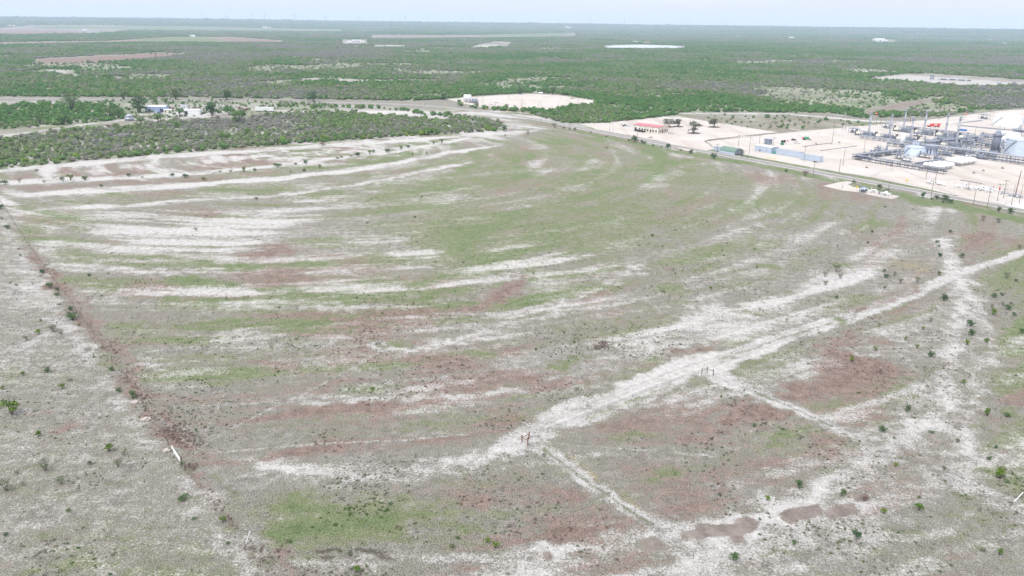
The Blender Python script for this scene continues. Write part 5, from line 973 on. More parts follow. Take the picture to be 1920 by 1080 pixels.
# quonset workshop with its grey neighbour
p0 = at(1371, 287.5); t = thing('canopy_workshop', 'green arched canvas workshop with a dark open end by the road', 'workshop', p0, RZ); Lq, rq = 17.0, 5.2
prof = [(rq * math.cos(a), rq * .86 * math.sin(a) + .6) for a in [math.pi * k / 14 for k in range(15)]]; pro2 = [(x * .97, z * .97) for x, z in prof]
mb = MB(); v = []; f = []
for x in (-Lq / 2, Lq / 2): v += [(x, y, z) for y, z in prof] + [(x, y, z) for y, z in pro2]
for k in range(14): f += [(k, k + 1, 30 + k + 1, 30 + k), (15 + k + 1, 15 + k, 45 + k, 45 + k + 1), (k + 1, k, 15 + k, 15 + k + 1), (30 + k, 30 + k + 1, 45 + k + 1, 45 + k)]
mb.add(v, f, False); mb.build('canvas_roof', M['greencanvas'], t); MB().box(-Lq / 2, -rq - .1, 0, Lq / 2, -rq + .25, 1.6).build('side_wall', M['bluegrey'], t); MB().box(-Lq / 2, rq - .25, 0, Lq / 2, rq + .1, 1.6).build('side_wall', M['bluegrey'], t); MB().add([(Lq / 2 - .3, y, z) for y, z in pro2] , [tuple(range(15))]).build('end_wall', M['steel'], t)
MB().box(-Lq / 2 + 1, -3.2, .02, -Lq / 2 + 4, .2, 1.9).box(-Lq / 2 + 3, .8, .02, -Lq / 2 + 5, 3.2, 1.4).build('stored_gear', M['rust'], t)
def container(px, py, label, L=12.2, w_=2.5, h_=2.7, m=None, rz=None, group='steel containers and sheds along the front of the plant', n=14):
    t = thing('container', label, 'container', at(px, py), RZ if rz is None else rz, group); m = m or M['bluegrey']; MB().box(-L / 2, -w_ / 2, .12, L / 2, w_ / 2, h_).build('body', m, t); MB().box(-L / 2 - .05, -w_ / 2 - .05, h_ + .002, L / 2 + .05, w_ / 2 + .05, h_ + .1).build('roof', M['galv'], t)
    pm = MB().box(-.12, -.05, .2, .12, 0, h_ - .08).mesh('rib', m)
    for k in range(n): share('rib', pm, t, (-L / 2 + (k + .5) * L / n, -w_ / 2 - .002, 0))
    for s in (-1, 1): MB().box(L / 2 + .002, s * .62 - .58, .2, L / 2 + .06, s * .62 + .58, h_ - .1).build('door', m, t)
    return t
container(1349, 283.5, 'grey steel container left of the green arched workshop', 9, 4, 3.6)
sh = gable('metal_shed', 'grey ribbed shed with a pale roof behind the teal skip', 'shed', at(1436.5, 284.5), RZ, 17.5, 8.5, 4.6, M['bluegrey'], M['white'], .5, ribs=16, win=[(-3, 0, 1.2, .05, 2.2, 'd', 'f'), (4, 0, 1.1, 1.2, 2.2, 'w', 'f')])
t = thing('control_block', 'narrow grey block standing behind the pale roofed shed', 'block', at(1440, 270.5), RZ); MB().box(-2.6, -2.2, 0, 2.6, 2.2, 4.6).build('wall', M['steel'], t); MB().box(-2.8, -2.4, 4.602, 2.8, 2.4, 4.8).build('roof', M['galv'], t); MB().box(-.5, -2.26, 0, .5, -2.205, 2.1).build('door', M['steel_dark'], t)
container(1480, 292, 'left one of the two long blue grey sheds in a line', 24, 4.5, 4.2, n=26); container(1520.5, 301, 'right one of the two long blue grey sheds in a line', 18.5, 4.5, 4.2, n=20)
def skip(px, py, label, m, L=6):
    t = thing('skip_bin', label, 'skip', at(px, py), RZ + .05, 'open topped waste skips'); mb = MB(); a, b_, h_ = L / 2, 1.2, 1.7
    mb.add([(-a + .4, -b_, .15), (a - .4, -b_, .15), (a - .4, b_, .15), (-a + .4, b_, .15), (-a, -b_ - .1, h_), (a, -b_ - .1, h_), (a, b_ + .1, h_), (-a, b_ + .1, h_), (-a + .1, -b_, h_), (a - .1, -b_, h_), (a - .1, b_, h_), (-a + .1, b_, h_), (-a + .5, -b_ + .1, .3), (a - .5, -b_ + .1, .3), (a - .5, b_ - .1, .3), (-a + .5, b_ - .1, .3)], [(3, 2, 1, 0), (0, 1, 5, 4), (1, 2, 6, 5), (2, 3, 7, 6), (3, 0, 4, 7), (4, 5, 9, 8), (5, 6, 10, 9), (6, 7, 11, 10), (7, 4, 8, 11), (8, 9, 13, 12), (9, 10, 14, 13), (10, 11, 15, 14), (11, 8, 12, 15), (12, 13, 14, 15)]); mb.build('tub', m, t)
    pm = MB().box(-.06, -.1, .2, .06, 0, 1.7).mesh('rib', m)
    for k in range(5): share('rib', pm, t, (-a + .7 + k * (L - 1.4) / 4, -b_ - .1, 0))
skip(1448, 287.5, 'teal skip in front of the pale roofed shed', M['teal'], 6.5); skip(1805, 245.5, 'bright blue skip behind the front stacks', M['blue'], 7.5)

# vehicles
def vehicle(px, py, label, m, kind='pickup', rz=0.0, group=None, z=.1, cat=None):
    t = thing('pickup_truck' if kind == 'pickup' else 'car', label, cat or ('pickup' if kind == 'pickup' else 'car'), at(px, py, z), rz, group); w_ = .95
    prof = [(-2.75, .45), (2.7, .45), (2.75, 1.0), (1.5, 1.12), (.9, 1.15), (-.7, 1.15), (-2.7, 1.12)] if kind == 'pickup' else [(-2.3, .4), (2.3, .4), (2.3, .85), (1.2, 1.0), (-1.6, 1.05), (-2.3, .95)]
    MB().prism(prof, -w_, w_).build('body', m, t)
    cabp = [(1.2, 1.13), (.55, 1.85), (-.75, 1.88), (-1.0, 1.13)] if kind == 'pickup' else [(1.1, .98), (.4, 1.5), (-1.2, 1.5), (-1.9, 1.0)]
    MB().prism(cabp, -w_ + .08, w_ - .08).build('cab', m, t); g = [(x * .94, z if i_ in (0, 3) else z - .08) for i_, (x, z) in enumerate(cabp)]; zz = min(q[1] for q in g) + .12
    MB().prism([(x, max(z, zz)) for x, z in g], -w_ + .06, w_ - .06).build('window', M['glass'], t); x0 = cabp[0][0]; x1 = cabp[1][0]; z0, z1 = cabp[0][1] + .06, cabp[1][1] - .06
    MB().add([(x0 + .02, -.75, z0), (x0 + .02, .75, z0), (x1 + .05, .7, z1), (x1 + .05, -.7, z1)], [(0, 1, 2, 3)]).build('windscreen', M['glass'], t)
    if kind == 'pickup': MB().box(-2.6, -.75, 1.155, -1.1, .75, 1.2).build('bed', M['black'], t)
    wm_ = MB().tube((0, -.12, 0), (0, .12, 0), .38, n=12).mesh('wheel', M['rubber'])
    for x in (-1.7, 1.75) if kind == 'pickup' else (-1.4, 1.4):
        for y in (-.88, .88): share('wheel', wm_, t, (x, y, .38))
    return t
g_ = 'vehicles parked around the red roofed office'
vehicle(1257.5, 250.5, 'white pickup parked at the right end of the red roofed office', M['white'], 'pickup', rz + .3, g_); vehicle(1219.5, 258.5, 'pale car parked on the open yard in front of the red roofed office', M['cream'], 'car', .35, g_)
vehicle(1179, 237.5, 'white pickup, rightmost of the three left of the red roofed office', M['white'], 'pickup', -.2, g_); vehicle(1172, 236.5, 'dark pickup, middle one of three left of the red roofed office', M['steel_dark'], 'pickup', .1, g_); vehicle(1166.5, 234.5, 'white car, leftmost of the three left of the red roofed office', M['white'], 'car', 0, g_)
vehicle(1194.5, 246.5, 'black pickup parked under the left end of the red roof wall', M['black'], 'pickup', rz, g_); vehicle(1201, 247.2, 'dark pickup parked second against the office front', M['glass'], 'pickup', rz + 1.3, g_); vehicle(1206, 248.2, 'black car parked third against the office front', M['black'], 'car', rz + 1.4, g_)
vehicle(1494.5, 268.8, 'white pickup among the parked machines inside the plant', M['white'], 'pickup', -.3); vehicle(1488, 263.5, 'black car behind the white pickup inside the plant', M['black'], 'car', -.1)
# green truck with red load
t = thing('service_truck', 'green service truck with a red tail standing in the plant yard', 'truck', at(1513, 262.5), RZ + .9)
MB().box(-4, -1.2, .8, 2.2, 1.2, 1.1).build('chassis', M['black'], t); MB().box(-3.4, -1.25, 1.1, 1.6, 1.25, 2.7, .15).build('body', M['green'], t); MB().prism([(2.0, .8), (4.2, .8), (4.2, 1.7), (3.6, 2.7), (2.0, 2.7)], -1.15, 1.15).build('cab', M['white'], t); MB().box(-4.4, -1.2, .8, -3.45, 1.2, 2.2).build('tail', M['red'], t); MB().prism([(3.75, 1.75), (4.24, 1.72), (3.7, 2.6)], -1.0, 1.0).build('windscreen', M['glass'], t)
wm_ = MB().tube((0, -.16, 0), (0, .16, 0), .5, n=12).mesh('wheel', M['rubber'])
for x in (-3, -1.8, 3):
    for y in (-1.1, 1.1): share('wheel', wm_, t, (x, y, .5))
# drums, bin, cones of kit in the yard
for k, (a, b_, l, m_) in enumerate([(1466.5, 267.5, 'left black drum in the yard behind the grey sheds', 'black'), (1471, 267, 'right black drum in the yard behind the grey sheds', 'black')]): tag(MB().lathe([(.9, 0), (1.0, .1), (1.0, .9), (1.06, .95), (1.0, 1.0), (1.0, 2.0), (.9, 2.1)], 14).build('drum', M[m_]), l, 'drum', 'black drums').location = at(a, b_)
t = thing('waste_bin', 'green waste bin in front of the black drums', 'bin', at(1466.5, 271.8), RZ); MB().box(-1.2, -.9, .1, 1.2, .9, 1.6, -.12).build('tub', M['green'], t); MB().box(-1.35, -1.05, 1.602, 1.35, 1.05, 1.75).build('lid', M['green'], t)
t = thing('gas_bottle', 'small red bottle right of the black drums', 'bottle', at(1477, 265.5), 0); MB().lathe([(.5, 0), (.55, .2), (.55, 1.3), (.2, 1.7)], 10).build('shell', M['red'], t); MB().tube((0, 0, 1.7), (0, 0, 2.0), .1).build('valve', M['steel'], t)
# red crane
t = thing('mobile_crane', 'red crane truck standing behind the rear compressor row', 'crane', at(1750, 238), RZ + .75); MB().box(-6.5, -1.4, .8, 6, 1.4, 1.5).build('chassis', M['red'], t); MB().box(3.6, -1.35, 1.5, 6, 1.35, 3.1, .15).build('cab', M['red'], t); MB().box(-3.5, -1.3, 1.5, .5, 1.3, 3.0, .1).build('superstructure', M['red'], t); MB().tube((-2, 0, 3.1), (7.6, 0, 3.6), .5, .35, n=4).build('boom', M['red'], t); MB().box(5.2, -1.2, 2.1, 6.02, 1.2, 2.8).build('windscreen', M['glass'], t)
wm_ = MB().tube((0, -.2, 0), (0, .2, 0), .65, n=12).mesh('wheel', M['rubber'])
for x in (-5, -3.4, 2, 4.4):
    for y in (-1.25, 1.25): share('wheel', wm_, t, (x, y, .65))
# orange beacons and lights at the plant: windsocks
for (a, b_, yt, l) in [(1637, 240, 211, 'orange red windsock on a mast beside the leftmost stack'), (1806, 231, 212, 'orange red windsock under a pale box near the tallest rear poles'), (1906, 228, 214, 'left one of two orange red windsocks over the domed tank'), (1911.5, 228, 214, 'right one of two orange red windsocks over the domed tank')]:
    h = hgt(a, b_, yt); t = thing('windsock', l, 'windsock', at(a, b_), RZ + .5); MB().tube((0, 0, 0), (0, 0, h), .12, .08, n=6).build('mast', M['galv'], t); MB().tube((.1, 0, h - .9), (2.2, 0, h - 1.3), .75, .45, n=10, caps=False).build('sock', M['orange'], t)
# small bits standing on the bare yard
for k, (a, b_, l) in enumerate([(1826, 325, 'left low valve box on the bare caliche right of the bullet tanks'), (1843.5, 321, 'right low valve box on the bare caliche right of the bullet tanks'), (1671.5, 312, 'rust red hydrant on the yard below the round tank'), (1573.5, 268, 'low valve box at the end of the dark strip near the left light pole'), (1530, 270.5, 'low valve box on the dark line in the yard'), (1879.5, 316, 'short brown post on the yard right of the valve boxes'), (1630, 301, 'small pipe stub below the left tip of the racks'), (1625, 315, 'small red valve on the yard behind the interior fence')]):
    t = thing('valve_box', l, 'valve box', at(a, b_), RZ, 'small valve boxes on the bare yard'); MB().box(-.9, -.5, 0, .9, .5, .5).build('base', M['rust' if k in (2, 5, 7) else 'steel_dark'], t); MB().tube((-.4, 0, .5), (-.4, 0, 1.5), .18, n=6).tube((.5, 0, .5), (.5, 0, 1.1), .14, n=6).build('riser', M['rust' if k in (2, 5, 7) else 'steel_dark'], t)
for k, (q0, q1, l) in enumerate([((1505, 275), (1560, 268.5), 'upper one of two dark pipes lying on the yard'), ((1538, 283), (1607, 274), 'lower one of two dark pipes lying on the yard'), ((1800, 338), (1842, 345), 'dark pipe lying behind the dense white pipework')]):
    a, b_ = at(*q0, .3), at(*q1, .3); tag(MB().tube((0, 0, 0), b_ - a, .22, n=6).build('ground_pipe', M['steel_dark']), l, 'pipe', 'dark pipes lying on the yard').location = a
# ------------------------------------------------------------------ poles
def pole(px, py, ytop, label, kind='plain', lean=0.0, m=None, r=.15, group='poles around the plant and the road', z=.05):
    b = at(px, py, z); h = hgt(px, py, ytop); t = thing('utility_pole' if kind in ('arm', 'arm3', 'box') else 'light_pole' if kind == 'light' else 'pole', label, 'pole', b, RZ, group); m = m or M['wood']
    MB().tube((0, 0, 0), (lean * h, 0, h), r, r * .62, 8).build('shaft', m, t)
    if kind in ('arm', 'arm3', 'box'):
        for k in range(3 if kind == 'arm3' else 1):
            z_ = h - .5 - 2.6 * k; MB().box(-1.6, -.08, z_, 1.6, .08, z_ + .2).build('crossarm', m, t); mb = MB()
            for x in (-1.45, -.8, .8, 1.45): mb.tube((x, 0, z_ + .2), (x, 0, z_ + .5), .06, n=6)
            mb.build('insulator', M['galv'], t)
    if kind == 'box': MB().tube((.35, -.55, h * .68), (.35, -.55, h * .8), .45, n=10).build('transformer', M['red'], t)
    if kind == 'light': MB().tube((lean * h, 0, h - .1), (lean * h + 1.3, 0, h + .15), .06, n=5).build('arm', m, t); MB().box(lean * h + 1.0, -.25, h + .02, lean * h + 1.8, .25, h + .2).build('lamp_head', M['galv'], t)
    if kind == 'nest': MB().box(-1.5, -.5, h - .9, 1.5, .5, h - .6).build('platform', M['wood'], t); MB().lathe([(1.0, h - .6), (1.4, h - .1), (.9, h)], 9).build('twig_nest', M['deadwood'], t)
    return t
PL = [(1736, 335.5, 295.6, 'plain pole crossing the left end of the nearer bullet tanks', 'plain'), (1752.8, 344, 312, 'plain pole in front of the bullet tanks by the yellow pipework', 'plain'), (1745.5, 369, 334, 'pole between the road verge and the yellow pipework', 'plain'), (1825, 383, 355, 'roadside pole in front of the dense white pipework', 'plain'),
      (1850.5, 390, 350, 'tall roadside pole right of the dense white pipework', 'plain'), (1869.5, 377, 345, 'pole with one crossarm and a red transformer', 'box'), (1881, 372, 338, 'pole with three crossarms at the right', 'arm3'), (1896, 385, 346.7, 'pole at the edge of the grey gravel plot', 'plain'), (1903, 369, 319.5, 'thickest brown pole, leaning slightly, at the right edge', 'thick'), (1910.5, 382, 345.5, 'pole nearest to the right edge of the photo', 'plain'),
      (1815, 357, 342, 'short pole behind the dense white pipework', 'plain'), (1580.4, 310.4, 278, 'tall light pole left of the tip of the pipe racks', 'light'), (1573, 323.6, 297, 'pole on the plant fence, left of the tip of the racks', 'plain'), (1620, 281, 261, 'light pole on the bare yard below the front compressor row', 'light'), (1559.5, 271.5, 226, 'tall slim mast at the left end of the dark yard pipes', 'plain'),
      (1578.5, 245.5, 218, 'left pole of the pair behind the berm track', 'arm'), (1584.5, 245.5, 213, 'right, taller pole of the pair behind the berm track', 'arm'), (1642, 238, 210, 'left pole of the pair behind the leftmost stack', 'arm'), (1650, 238, 209, 'right pole of the pair behind the leftmost stack', 'arm'), (1702, 227.5, 204, 'left pole of the pair behind the tallest rear stack', 'arm'), (1706.5, 229, 205, 'right pole of the pair behind the tallest rear stack', 'arm'),
      (1760, 225, 197.5, 'lone pole with a crossarm against the brush behind the red crane', 'arm'), (1804.5, 221, 195.5, 'left pole of the pair against the brush above the blue skip', 'arm'), (1810.5, 220, 195, 'right pole of the pair against the brush above the blue skip', 'arm'), (1857, 212, 193.5, 'left pole of the pair at the back left of the domed tank', 'arm'), (1863, 212, 193.5, 'right pole of the pair at the back left of the domed tank', 'arm'),
      (1883, 243, 226.5, 'light mast standing before the domed white tank', 'light'), (1827, 257, 237.5, 'light mast right of the blue skip', 'light'), (1344.6, 284, 270, 'short pole at the left of the green arched workshop', 'arm'), (1384, 276, 253, 'pole behind the green arched workshop', 'arm'), (1404, 289, 255.7, 'pole right of the green arched workshop by the dead tree', 'light'), (1422, 283, 253.7, 'dark pole at the left end of the pale roofed shed', 'arm'), (1448, 288.5, 258, 'dark pole beside the teal skip', 'arm'),
      (1507, 303, 274, 'dark pole at the gap between the two long sheds', 'arm'), (1524.5, 331, 302, 'roadside pole with a big twig nest on its platform', 'nest'), (1143, 246, 221, 'tall pole left of the office yard by the road', 'light'), (1149, 246, 230, 'shorter pole beside the tall one left of the office yard', 'plain'), (1194.5, 257, 246, 'short pole before the office and its parked cars', 'plain'),
      (978, 206, 188.5, 'pole with a crossarm in front of the pale tank pad', 'arm'), (1009.5, 207, 189.5, 'plain pole right of the crossarm pole on the tank pad', 'plain'), (1047, 202, 188.5, 'third pole along the front of the pale tank pad', 'plain'), (1083.5, 196, 184, 'rightmost pole along the front of the pale tank pad', 'plain'), (905.5, 198, 175, 'tall light pole right of the silver tanks', 'light'), (1069, 239, 222, 'roadside pole near the corner of the pasture', 'arm'), (1014.5, 230, 219, 'roadside pole left of the pasture corner', 'plain'),
      (797, 199, 190, 'roadside pole before the bend, left of the silver tanks', 'plain'), (674, 189, 180, 'far roadside pole beyond the thicket', 'plain'), (738, 193, 184, 'roadside pole between the bend and the far straight', 'plain'), (408, 194, 184, 'thin pole behind the farmstead tree', 'plain'), (1665, 361, 340, 'dark pole at the right end of the small valve pad', 'arm')]
for a in PL:
    kd = a[4]; pole(a[0], a[1], a[2], a[3], 'plain' if kd == 'thick' else kd, r=.30 if kd == 'thick' else .17, lean=.03 if kd == 'thick' else 0, m=M['rust'] if kd == 'thick' else None)

# ------------------------------------------------------------------ chain link fences of the plant: posts, rails, wire
def fence(name, pts, label, sp=3.2, h=2.2, m=None, pr=.05, wires=3, cat='fence', group=None, z=.06, rail=True):
    P = [at(a, b_, z) for a, b_ in pts]; t = thing(name, label, cat, P[0], 0, group); m = m or M['galv']; pm = MB().tube((0, 0, 0), (0, 0, h), pr, n=5).mesh('post', m); mb = MB(); o = P[0]
    for a, b_ in zip(P, P[1:]):
        n = max(1, int((b_ - a).length / sp))
        for k in range(n): share('post', pm, t, a.lerp(b_, k / n) - o)
        for q in range(wires):
            zz = h * (q + 1) / wires - .05; mb.tube(a - o + Vector((0, 0, zz)), b_ - o + Vector((0, 0, zz)), .035 if (rail and q == wires - 1) else .012, n=4, caps=False)
    share('post', pm, t, P[-1] - o); mb.build('rail' if rail else 'wire', m, t); return t
fg = 'steel fences of the plant'
fence('chain_link_fence', [(1330, 273), (1345, 282), (1400, 296), (1440, 304)], 'chain link fence before the green arched workshop along the road', group=fg); fence('chain_link_fence', [(1540, 304), (1556, 301), (1572, 304), (1600, 299)], 'chain link fence between the right long shed and the pipe racks', group=fg)
fence('chain_link_fence', [(1536, 321), (1560, 325), (1600, 332), (1632, 334)], 'chain link fence along the road right of the nest pole', group=fg); fence('chain_link_fence', [(1632, 334), (1650, 326), (1674, 321.5), (1672, 318)], 'chain link fence turning into the yard below the racks', group=fg); fence('chain_link_fence', [(1650, 340), (1700, 350), (1745, 359), (1790, 368)], 'chain link fence along the road before the yellow pipework', group=fg)
fence('chain_link_fence', [(1842, 371), (1858, 376), (1884, 382)], 'short chain link fence at the right of the entrance', group=fg); fence('chain_link_fence', [(1885, 384), (1905, 377), (1940, 370)], 'chain link fence around the grey gravel plot', group=fg); fence('chain_link_fence', [(1770, 342), (1790, 341.5), (1815, 345), (1845, 352)], 'chain link fence behind the dense white pipework', group=fg)
fence('chain_link_fence', [(1578, 356), (1580, 348), (1600, 352)], 'low fence at the left end of the small valve pad', group=fg); fence('chain_link_fence', [(1640, 371), (1672, 373), (1688, 368.5), (1676, 361)], 'low fence round the right end of the small valve pad', group=fg); fence('chain_link_fence', [(1566, 230), (1600, 238), (1560, 231)][:2], 'short fence stretch by the pole pair on the berm track', group=fg)
fence('pipe_fence', [(1322, 266), (1360, 261), (1440, 252), (1530, 241.5), (1600, 236), (1650, 232), (1740, 226.5)], 'dark pipe fence along the top of the berm track', sp=4, h=1.4, m=M['steel_dark'], pr=.1, wires=2, group=fg); fence('chain_link_fence', [(1566, 257.5), (1600, 260)], 'low fence left of the front compressor row', group=fg)
fence('guard_rail', [(1566.5, 341), (1571.5, 341.8)], 'white gate posts at the entrance of the small valve pad', sp=3, h=1.6, m=M['white'], pr=.12, wires=2)

# ------------------------------------------------------------------ trees and shrubs that stand alone
def plant_parts(seed, w_, h_, n, leaf, lm, lobes, kind='round'):
    rg = np.random.default_rng(seed); cm = MB(); crown(cm, rg, w_, h_, n, leaf, z0=(.14 if kind == 'tree' else .10) * h_, lobes=lobes, flat=.7 if kind == 'tree' else .85, ragged=.5 if kind == 'airy' else .3, lo=.06 if kind == 'tree' and h_ > .8 else .25)
    tm_ = MB()
    if kind == 'tree': limbs(tm_, rg, w_, h_, 4, .05 * h_ * .5, base=.04 * w_, spread=.30)
    elif kind == 'airy': limbs(tm_, rg, w_, h_, 8, .018 * h_, base=.03 * w_, spread=.42)
    else: limbs(tm_, rg, w_, h_, 5, .022 * h_, base=.04 * w_, spread=.3)
    return cm.mesh('crown', lm), tm_.mesh('stem' if kind != 'tree' else 'trunk', M['bark'] if kind != 'airy' else M['deadwood'])
KIND = {}
for nm, lm, kd, hh, n, leaf, lob in (('bright', 'lf_bright', 'round', .85, 330, .055, 9), ('dark', 'lf_dark', 'round', .72, 330, .055, 9), ('grey', 'lf_grey', 'airy', .85, 230, .042, 10), ('low', 'lf_dark', 'round', .42, 240, .05, 8), ('pale', 'lf_grey', 'round', .55, 240, .05, 8), ('dead', 'lf_dead', 'airy', .55, 260, .04, 9), ('oak', 'lf_oak', 'tree', .78, 620, .042, 14), ('tree', 'lf_tree', 'tree', .85, 620, .045, 14), ('palet', 'lf_thicket', 'tree', .85, 520, .045, 12)):
    KIND[nm] = [plant_parts(600 + 31 * k + len(KIND) * 7, 1, hh * (1 + .12 * k), n, leaf, M[lm], lob, kd) for k in range(3)]
def plant(px, py, wpx, kind, label, group, cat='shrub', name='shrub', v=None, tall=1.0, z=0.0):
    b = at(px, py, z); s = max(wpx, 3.0) * mpp(b); k = (hash((int(px * 7), int(py))) if v is None else v) % 3
    t = thing(name, label, cat, b, random.uniform(0, 6.28), group); cm, sm = KIND[kind][k]
    share('trunk' if kind in ('oak', 'tree', 'palet') else 'stem', sm, t, (0, 0, 0), 0, (s, s, s * tall)); share('crown', cm, t, (0, 0, 0), 0, (s, s, s * tall)); return t
# oaks of the office yard
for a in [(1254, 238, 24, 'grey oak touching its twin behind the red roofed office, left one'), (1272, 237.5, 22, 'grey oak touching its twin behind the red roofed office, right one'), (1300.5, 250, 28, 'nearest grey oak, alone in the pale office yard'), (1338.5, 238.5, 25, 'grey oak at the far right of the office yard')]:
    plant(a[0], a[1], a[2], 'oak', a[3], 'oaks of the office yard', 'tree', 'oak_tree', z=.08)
    g0 = at(a[0], a[1], .12); tag(MB().lathe([(a[2] * mpp(g0) * .46, 0), (a[2] * mpp(g0) * .40, .18), (.3, .28)], 14).build('painted_shade', mat('painted_shade', (.10, .085, .06), .95, var=.3, scale=1.2)), kind='stuff').location = g0  # dark disc below each crown: the oak's shade painted onto the yard
# trees and bushes along the road
RT = [(1190, 266.5, 17, 'tree', 'largest dark tree of the clump on the pasture side of the road before the office'), (1203, 269, 9, 'dark', 'left small bush next to the roadside tree clump'), (1208.5, 270.5, 10, 'dark', 'right small bush next to the roadside tree clump'), (1179, 264, 6, 'dark', 'tiny bush at the left of the roadside tree clump'), (1252, 279.5, 14, 'tree', 'round tree alone on the pasture verge right of the clump'), (1295.5, 288, 11, 'tree', 'small tree on the verge opposite the office drive'), (1338.5, 297, 16, 'dark', 'round dark bush opposite the green arched workshop'), (1276.5, 283, 7, 'low', 'low dark bush between two verge trees'),
      (1040, 240, 14, 'grey', 'grey airy tree at the corner of pasture and road'), (1057, 242, 8, 'dead', 'leafless grey bush at the pasture corner'), (1068, 244, 6, 'dark', 'small dark bush just right of the pasture corner'), (1077, 245.5, 8, 'dark', 'dark bush second right of the pasture corner'), (1108, 250.5, 7, 'grey', 'thin bush on the verge before the office yard'), (1137, 257, 6, 'low', 'low bush on the verge left of the roadside clump'), (1473.5, 323, 9, 'dark', 'green bush on the verge opposite the long sheds'), (1510, 329, 16, 'dead', 'brown dead bush on the verge by the nest pole'), (1380, 304.5, 5, 'low', 'tiny green bush on the verge opposite the workshop'), (1401, 295, 5, 'low', 'tiny bush by the dead tree'),
      (1730, 370.5, 14, 'dark', 'dark bush left of the hedge clump below the bullet tanks'), (1747, 374.5, 7, 'dark', 'small bush between the hedge clump and its left neighbour'), (1757, 374, 13, 'dark', 'left bush of the roadside hedge clump'), (1768, 379.5, 19, 'dark', 'middle and largest bush of the roadside hedge clump'), (1781, 381, 14, 'dark', 'right bush of the roadside hedge clump'), (1872, 396, 12, 'tree', 'left one of two small trees on the verge at the lower right of the road'), (1893, 400, 16, 'tree', 'right one of two small trees on the verge at the lower right of the road'),
      (1650, 355, 13, 'dark', 'dark bush behind the white looped pipes of the small pad'), (1600, 343, 13, 'low', 'low dark bushes at the drive of the small pad'), (1664, 358, 10, 'low', 'low bush right of the white looped pipes'), (1224, 274, 8, 'low', 'low verge growth right of the roadside clump'), (1240, 277, 7, 'low', 'low verge growth left of the lone round tree'), (1169, 238, 5, 'low', 'tiny bush on the far verge by the office yard')]
for a in RT: plant(a[0], a[1], a[2], a[3], a[4], 'trees and bushes along the road', 'tree' if a[3] == 'tree' else 'bush', 'roadside_tree' if a[3] == 'tree' else 'roadside_bush')
# leafless tree beside the workshop
t = thing('dead_tree', 'dark leafless tree beside the green arched workshop', 'tree', at(1391, 293), .4); mb = MB(); rg_ = np.random.default_rng(9); limbs(mb, rg_, 8, 6.5, 8, .16, base=.2, spread=.5); mb.build('branch', M['bark'], t); MB().tube((0, 0, 0), (0, 0, 1.2), .35, .25, 8).build('trunk', M['bark'], t)
# farmstead trees and the big trees by the far road
FT = [(261, 211, 38, 'tree', 'biggest dark tree at the left of the blue shed'), (287, 194.5, 20, 'palet', 'pale tree behind the blue shed, left one'), (311, 194, 16, 'palet', 'pale tree behind the blue shed, right one'), (338, 219, 20, 'palet', 'narrow light tree before the white farm shed'), (398, 216.5, 32, 'tree', 'round dark tree right of the parked farm cars'), (430, 215, 28, 'palet', 'loose grey green tree right of the round dark tree'), (449, 232, 40, 'palet', 'broad tree at the right front of the farm, top of the thicket'), (265, 232, 22, 'palet', 'pale yellow tree near the silver grain bin'), (299, 233, 26, 'palet', 'spreading tree before the farm yard'), (222, 222, 20, 'tree', 'green tree left of the silver grain bin'), (206, 221, 26, 'palet', 'bushy tree at the end of the left tree belt'), (330, 187, 22, 'tree', 'dark tree behind the far road beyond the white farm shed'), (425, 187, 24, 'tree', 'dark tree on the far road right of the farm'), (588, 190, 26, 'tree', 'dark round tree on the far road beyond the white trailer'), (232, 187, 24, 'palet', 'tree on the far road left of the farm'), (136, 208, 36, 'palet', 'broad tree in the belt at the left edge'), (75, 232, 26, 'palet', 'round shrub tree at the left end of the belt'), (120, 233, 30, 'palet', 'round shrub tree second from left in the belt'), (832, 187, 14, 'tree', 'small round tree at the left tip of the tank pad'), (975, 177, 14, 'tree', 'round dark tree behind the tank pad, left of middle'), (1020, 176, 14, 'tree', 'round dark tree behind the tank pad, right of middle'), (1036, 177, 16, 'tree', 'dark tree behind the tank pad at its back corner'), (1345, 203.5, 10, 'dark', 'round bush by the white track behind the grass plot'), (945, 246, 16, 'tree', 'green tree at the right tip of the thicket'), (950, 206, 12, 'tree', 'green tree between road and tank pad')]
for a in FT: plant(a[0], a[1], a[2], a[3], a[4], 'trees around the farmstead and far road', 'tree', 'shade_tree')
